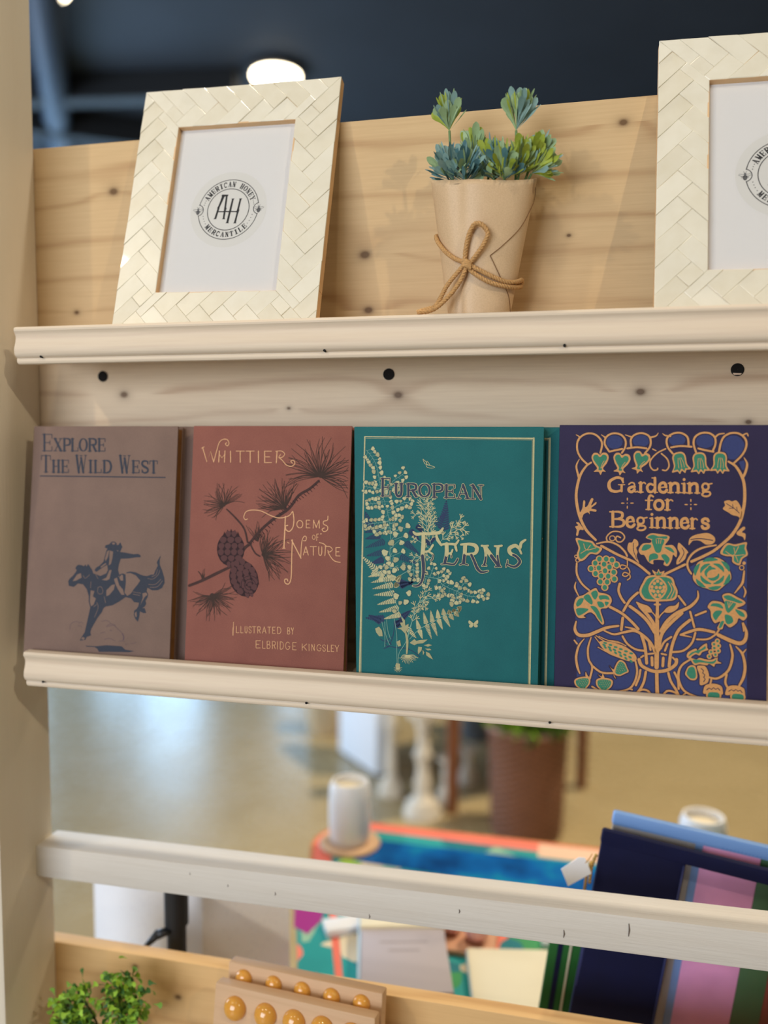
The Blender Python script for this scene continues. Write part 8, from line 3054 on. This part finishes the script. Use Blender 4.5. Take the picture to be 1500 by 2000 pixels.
# ---------------------------------------------------------------- behind the rack: pedestal, stand, table and its goods
def speckle(name, c, d):
    n = NT(name); v = n.n('ShaderNodeTexVoronoi'); n.put(v.inputs['Vector'], n.coord()); v.inputs['Scale'].default_value = 130
    n.col(n.mix(n.math('LESS_THAN', v.outputs['Distance'], .17), c, d)); n.b.inputs['Roughness'].default_value = .7; return n.m
ped = tag(empty('display_pedestal', (-.52, 1.05, 0)), 'white speckled display box behind the black pole', 'pedestal')
mb = MB(); A_, B_, C_, D_ = (-.682, 1.04), (-.4616, .95), (-.378, 1.055), (-.52, 1.066)
mb.hexa([(*A_, 0), (*B_, 0), (*C_, 0), (*D_, 0), (*A_, .864), (*B_, .864), (*C_, .864), (*D_, .864)], .003); mb.build('box_body', speckle('white_speckled_laminate', lin(230, 230, 234), lin(214, 212, 220)), ped, off=ped.location, auto=40)
st = tag(empty('black_stand', (-.4735, .900, 0)), 'black pole stand with a wing knob, before the white box', 'stand')
mb = MB(); mb.tube([(0, 0, .02), (0, 0, .855)], .0120, 16); mb.build('pole', M['steel_dark'], st, auto=40)
mb = MB(); mb.tube([(0, 0, .852), (0, 0, .908)], .0150, 16); mb.build('collar', M['steel_dark'], st, auto=40)
mb = MB(); mb.tube([(-.005, -.010, .848), (-.016, -.020, .846)], [.005, .006], 10); mb.tube([(-.014, -.02, .849), (-.026, -.022, .836), (-.032, -.022, .829)], [.0055, .004, .003], 8); mb.build('wing_knob', plain('knob_black', lin(30, 34, 42), .35), st, smooth=True)
mb = MB(); mb.lathe([(0, 0), (.05, 0), (.05, .012), (.014, .02), (0, .02)], seg=28); mb.build('base', M['steel_dark'], st, auto=40)
# table
def rrect(x0, y0, x1, y1, r, n=8):
    p = []
    for cx, cy, a in ((x1 - r, y0 + r, -90), (x1 - r, y1 - r, 0), (x0 + r, y1 - r, 90), (x0 + r, y0 + r, 180)): p += [(cx + r * math.cos(math.radians(a + 90 * k / n)), cy + r * math.sin(math.radians(a + 90 * k / n))) for k in range(n + 1)]
    return p
n = NT('painted_floral_cloth'); co = n.coord('Object', (1, 1, 1)); wob = n.n('ShaderNodeVectorMath', operation='ADD'); nn_ = n.n('ShaderNodeTexNoise'); n.put(nn_.inputs['Vector'], co); nn_.inputs['Scale'].default_value = 9
sc_ = n.n('ShaderNodeVectorMath', operation='SCALE'); n.put(sc_.inputs[0], nn_.outputs[1]); sc_.inputs['Scale'].default_value = .12; n.put(wob.inputs[0], co); n.put(wob.inputs[1], sc_.outputs[0])
vo = n.n('ShaderNodeTexVoronoi'); n.put(vo.inputs['Vector'], wob.outputs[0]); vo.inputs['Scale'].default_value = 15; sp_ = n.n('ShaderNodeSeparateColor'); n.put(sp_.inputs[0], vo.outputs['Color'])
cr = n.n('ShaderNodeValToRGB'); cr.color_ramp.interpolation = 'CONSTANT'; e = cr.color_ramp.elements; e[0].color = lin(28, 148, 146); e[0].position = 0; e[1].position = .42; e[1].color = lin(20, 120, 132)
for pos, c in ((.58, lin(150, 190, 160)), (.68, lin(236, 126, 104)), (.76, lin(60, 150, 90)), (.86, lin(222, 206, 176)), (.93, lin(38, 160, 160))):
    q = e.new(pos); q.color = c
n.put(cr.inputs[0], sp_.outputs[0]); n.col(cr.outputs[0]); n.b.inputs['Roughness'].default_value = .5; floral = n.m
n = NT('blue_painting'); co = n.coord(); a = n.noise(co, 9, 4); cr = n.n('ShaderNodeValToRGB'); e = cr.color_ramp.elements; e[0].position = .32; e[0].color = lin(8, 60, 120); e[1].position = .68; e[1].color = lin(24, 150, 176); q = e.new(.5); q.color = lin(14, 98, 172); n.put(cr.inputs[0], a); n.col(cr.outputs[0]); n.b.inputs['Roughness'].default_value = .25; bluep = n.m
coral = plain('coral_rim', lin(242, 122, 102), .5, .1, 8); orange_wood = plain('orange_wood_edge', lin(196, 124, 62), .5); limeg = plain('lime_patch', lin(146, 182, 70), .6, .2, 30); magenta = plain('magenta_patch', lin(160, 30, 130), .6); peach = plain('peach_band', lin(232, 190, 160), .6)
def outline(d):
    'table outline shrunk by d: slanted left side, round far left corner'
    L = [(-.352 + d * 1.1, .985 + d * .4), (.80 - d, .985 + d * .4), (.80 - d, 1.545 - d)]; r = .10 - d * .6; cx, cy = -.372, 1.545 - .10
    return L + [(cx + (r) * math.cos(math.radians(a)), cy + r * math.sin(math.radians(a))) for a in range(90, 196, 10)]
tb = tag(empty('painted_table', (.1, 1.22, 0)), 'low table painted in teal and blue with a coral rim', 'table')
mb = MB(); o_ = outline(0); mb.v = []; nO = len(o_)
mb.add([(x, y, .672) for x, y in o_] + [(x, y, .697) for x, y in o_], [[k, (k + 1) % nO, nO + (k + 1) % nO, nO + k] for k in range(nO)] + [[nO + k for k in range(nO)], list(range(nO))[::-1]]); mb.build('table_edge', orange_wood, tb, off=tb.location)
def flat(name, poly, z, mt, parent=tb, dz=.0012): 
    k_ = len(poly); mb = MB(); mb.add([(x, y, z) for x, y in poly] + [(x, y, z + dz) for x, y in poly], [[k, (k + 1) % k_, k_ + (k + 1) % k_, k_ + k] for k in range(k_)] + [[k_ + k for k in range(k_)], list(range(k_))[::-1]]); return mb.build(name, mt, parent, off=parent.location)
flat('coral_rim', outline(.010), .6965, coral)
flat('floral_top', outline(.062), .6975, floral)
flat('teal_patch', [(-.346, .995), (-.29, .995), (-.39, 1.27), (-.442, 1.26)], .6983, floral)
flat('blue_panel', [(-.375, 1.385), (.30, 1.345), (.30, 1.472), (-.375, 1.470)], .6985, bluep)
flat('green_patch', [(-.40, 1.33), (-.352, 1.325), (-.376, 1.472), (-.395, 1.47)], .6984, limeg)
flat('magenta_patch', [(-.412, 1.165), (-.385, 1.15), (-.375, 1.19), (-.385, 1.26), (-.43, 1.27), (-.44, 1.25)], .6988, magenta)
flat('peach_band', [(-.05, 1.480), (.25, 1.480), (.25, 1.532), (-.05, 1.530)], .6978, peach)
for x, y in ((-.28, 1.05), (.68, 1.05), (-.38, 1.44), (.68, 1.44)):
    mb = MB(); mb.tube([(x, y, 0), (x, y, .674)], [.018, .026], 12); mb.build('leg', orange_wood, tb, off=tb.location, auto=40)
white_cer = plain('white_ceramic', lin(236, 236, 238), .4); wood_c = plain('wooden_coaster', lin(206, 168, 132), .6, .1, 20)
def vase(x, y, z, label, r, h, grp='white vases on the painted table'):
    t = tag(empty('white_vase', (x, y, z)), label, 'vase', grp); mb = MB(); mb.lathe([(0, 0), (r * .80, 0), (r * .94, h * .06), (r, h * .35), (r, h * .72), (r * .96, h * .9), (r * .86, h), (r * .78, h), (r * .80, h * .9), (r * .8, h * .2), (0, h * .15)], seg=36); mb.build('vase_body', white_cer, t, auto=50)
    mb = MB(); mb.lathe([(0, h * .87), (r * .79, h * .87)], seg=30); mb.build('wax_fill', plain('cream_wax', lin(228, 214, 184), .6), t)
vase(-.3985, 1.4434, .7072, 'white ceramic vase on a wooden coaster at the table corner', .0395, .116)
vase(.2330, 1.475, .6991, 'white ceramic vase on the table behind the pouches', .0400, .112)
mb = MB(); mb.lathe([(0, 0), (.055, 0), (.058, .004), (.055, .008), (0, .008)], (0, 0, 0), 32); o = tag(mb.build('wooden_coaster', wood_c, auto=40), 'pale round wooden coaster under the white vase', 'coaster'); o.location = (-.3985, 1.4434, .6991)
paper_c = plain('cream_paper', lin(230, 222, 196), .8, .03, 10); lav = plain('lavender_cover', lin(176, 168, 174), .7); pale_b = plain('pale_blue_edge', lin(184, 208, 226), .6)
def slab_thing(name, label, cat, c, ang, w, d, h, mt, z=.6992):
    t = tag(empty(name, (c[0], c[1], z)), label, cat); t.rotation_euler.z = ang; mb = MB(); mb.box((-w / 2, -d / 2, 0), (w / 2, d / 2, h), .0015); mb.build('body', mt, t, auto=40); return t
t = tag(empty('stationery_box', (-.2207, 1.094, .6992), rot=(0, 0, .25)), 'grey lavender stationery box with a cream lid on the table', 'box')
mb = MB(); mb.box((-.062, -.085, 0), (.062, .06, .030), .0015); mb.build('box_body', lav, t, auto=40)
mb = MB(); mb.box((-.064, .060, 0), (.064, .104, .034), .002); mb.build('lid', paper_c, t, auto=40)
mb = MB(); mb.box((-.067, -.085, 0), (-.0625, .104, .026), .001); mb.build('pale_blue_edge', pale_b, t, auto=40)
mb = MB()
for z_, w_ in ((.028, .07), (.008, .045)):
    mb.box((-w_ / 2, z_ - .003, .0300), (w_ / 2, z_ + .001, .0303))
mb.build('faint_print', plain('faint_print', lin(160, 152, 158), .8), t)
t = slab_thing('notepad', 'cream paper notepad on the table beside the green pouch', 'notepad', (-.057, 1.072), .2, .128, .185, .016, paper_c)
mb = MB(); mb.box((-.066, -.092, .001), (-.062, .0925, .013), .0005); mb.build('pale_blue_edge', pale_b, t)
mb = MB(); mb.lathe([(0, 0), (.012, 0), (.012, .002), (0, .002)], (.050, -.035, .016), 20); mb.build('seal', plain('olive_seal', lin(128, 116, 58), .6), t)
t = tag(empty('trinket_dish', (-.148, 1.185, .6992)), 'tan wooden tray with pink balls on the floral table', 'tray')
mb = MB(); mb.box((-.050, -.036, 0), (.050, .036, .010), .003); mb.build('tray', plain('tan_tray', lin(206, 152, 118), .6), t, auto=40)
for i_, (x, y) in enumerate(((-.022, .008), (.020, -.004))):
    mb = MB(); mb.lathe([(.0185 * math.sin(PI * j / 10), .0285 - .0185 * math.cos(PI * j / 10)) for j in range(11)], (0, 0, 0), 20); o = mb.build('pink_ball', plain('pink_ball', lin(236, 178, 172), .5), smooth=True); tag(o, ('left' if i_ == 0 else 'right') + ' pale pink ball on the tan wooden tray', 'ball', 'pink balls on the tray'); o.location = (-.148 + x, 1.185 + y, .6992)
    o.location.z = .6992
t = slab_thing('price_card', 'white folded card on the teal cloth beside the stationery box', 'card', (-.330, 1.178), .5, .070, .034, .012, white_cer)
t = slab_thing('price_card', 'small white card between the notepad and green pouch', 'card', (-.018, 1.215), .1, .030, .026, .010, white_cer)
# ---------------------------------------------------------------- on the floor further back
dist_w = plain('distressed_white', lin(216, 206, 188), .7, .12, 30)
def candlestick(x, y, h, rb, label, top=1.0):
    t = tag(empty('candlestick', (x, y, 0)), label, 'candlestick', 'tall turned candlesticks on the floor')
    P = [(0, 0), (rb, 0), (rb, .02), (rb * .82, .035), (rb * .9, .05), (rb * .5, .075), (rb * .36, .10), (rb * .46, .13), (rb * .36, .16), (rb * .30, h * .45), (rb * .40, h * .55), (rb * .52, h * .58), (rb * .34, h * .62), (rb * .28, h * .8), (rb * .45, h * .86), (rb * .35, h * .89)]
    mb = MB(); mb.lathe(P, seg=28); mb.build('turned_stem', dist_w, t, smooth=True)
    mb = MB(); mb.lathe([(rb * .35, h * .885), (rb * .85 * top, h * .93), (rb * .9 * top, h), (rb * .8 * top, h), (0, h * .97)], seg=28); mb.build('drip_cup', dist_w, t, auto=40)
candlestick(-.553, 3.08, .43, .076, 'tallest white candlestick, nearest of the group', .95)
candlestick(-.716, 3.24, .52, .054, 'slim white candlestick at the left of the group')
candlestick(-.478, 3.20, .20, .040, 'short white candlestick before the wooden table leg')
candlestick(-.418, 3.43, .16, .042, 'short white candlestick right of the wooden table leg')
walnut = plain('walnut', lin(124, 70, 30), .45, .15, 10)
t = tag(empty('wooden_table', (-.25, 3.6, 0)), 'brown wooden side table with slim legs behind the basket', 'table')
for x, y in ((-.444, 3.14), (.058, 3.5), (-.148, 3.98), (-.65, 3.62)):
    mb = MB(); mb.tube([(x, y, 0), (x, y, .62)], [.022, .028], 10); mb.build('leg', walnut, t, off=t.location, auto=40)
mb = MB(); mb.hexa([(-.444, 3.10, .62), (.10, 3.5, .62), (-.148, 4.03, .62), (-.69, 3.63, .62), (-.444, 3.10, .65), (.10, 3.5, .65), (-.148, 4.03, .65), (-.69, 3.63, .65)], .004); mb.build('table_top', walnut, t, off=t.location, auto=40)
n = NT('wicker'); tc = n.n('ShaderNodeTexCoord'); sx = n.n('ShaderNodeSeparateXYZ'); n.put(sx.inputs[0], tc.outputs['Object'])
an = n.math('MULTIPLY', n.math('ARCTAN2', sx.outputs[1], sx.outputs[0]), 16); wv = n.math('MULTIPLY', n.math('SINE', an), n.math('SINE', n.math('MULTIPLY', sx.outputs[2], 260)))
n.col(n.mix(n.math('ADD', n.math('MULTIPLY_ADD', wv, .35, .3), n.math('MULTIPLY', n.noise(n.coord(), 14, 3), .4)), lin(150, 98, 68), lin(86, 50, 30))); n.b.inputs['Roughness'].default_value = .6; n.bump(wv, .8, .006); wick = n.m
t = tag(empty('wicker_planter', (-.148, 3.04, 0)), 'brown wicker basket planter with green plant on the floor', 'planter')
mb = MB(); mb.lathe([(0, 0), (.128, 0), (.134, .03), (.142, .22), (.150, .395), (.158, .405), (.158, .425), (.146, .427), (.138, .40), (.13, .2), (0, .18)], seg=48); mb.build('basket', wick, t, auto=50)
mb = MB(); mb.tube([(.152 * math.cos(a), .152 * math.sin(a), .420) for a in [2 * PI * k / 40 for k in range(41)]], .010, 8); mb.build('braided_rim', plain('mauve_brown_rim', lin(170, 134, 122), .6), t, smooth=True)
mb = MB()
for k in range(170):
    a, rr = rng.uniform(0, 2 * PI), .12 * math.sqrt(rng.random()); leaf(mb, Vector((rr * math.cos(a), rr * math.sin(a), .40 + rng.uniform(-.02, .02))), Vector((math.cos(a) * .6, math.sin(a) * .6, rng.uniform(.3, 1.2))), .09, .045, .3, rng.choice((0, 1, 2)))
mb.build('foliage', bush_m, t, smooth=True)
t = tag(empty('white_plinth', (-.90, 3.54, 0)), 'white box plinth on the floor left of the candlesticks', 'plinth')
mb = MB(); mb.hexa([(-1.058, 3.638, .012), (-.815, 3.385, .012), (-.755, 3.445, .012), (-.998, 3.698, .012), (-1.058, 3.638, .50), (-.815, 3.385, .50), (-.755, 3.445, .50), (-.998, 3.698, .50)], .004); mb.build('box_body', plain('plinth_white', lin(232, 236, 242), .5), t, off=t.location, auto=40)
mb = MB(); mb.hexa([(-1.05, 3.64, 0), (-.815, 3.395, 0), (-.763, 3.445, 0), (-.998, 3.69, 0), (-1.05, 3.64, .013), (-.815, 3.395, .013), (-.763, 3.445, .013), (-.998, 3.69, .013)]); mb.build('shadow_strip', M['frame_dark'], t, off=t.location)  # dark strip put in as the shadow line under the white box
t = tag(empty('beige_planter', (-1.21, 3.90, 0)), 'beige round planter on the floor beside the white plinth', 'planter')
mb = MB(); mb.lathe([(0, 0), (.07, 0), (.085, .02), (.098, .26), (.090, .26), (.08, .05), (0, .05)], seg=36); mb.build('pot_body', plain('beige_glaze', lin(206, 186, 152), .5, .1, 8), t, auto=50)
t = tag(empty('grey_bin', (-.44, 4.02, 0)), 'dark grey bin on the floor behind the wooden table leg', 'bin')
mb = MB(); mb.lathe([(0, 0), (.085, 0), (.105, .36), (.098, .36), (.08, .02), (0, .02)], seg=32); mb.build('bin_body', plain('charcoal', lin(66, 70, 74), .6), t, auto=50)
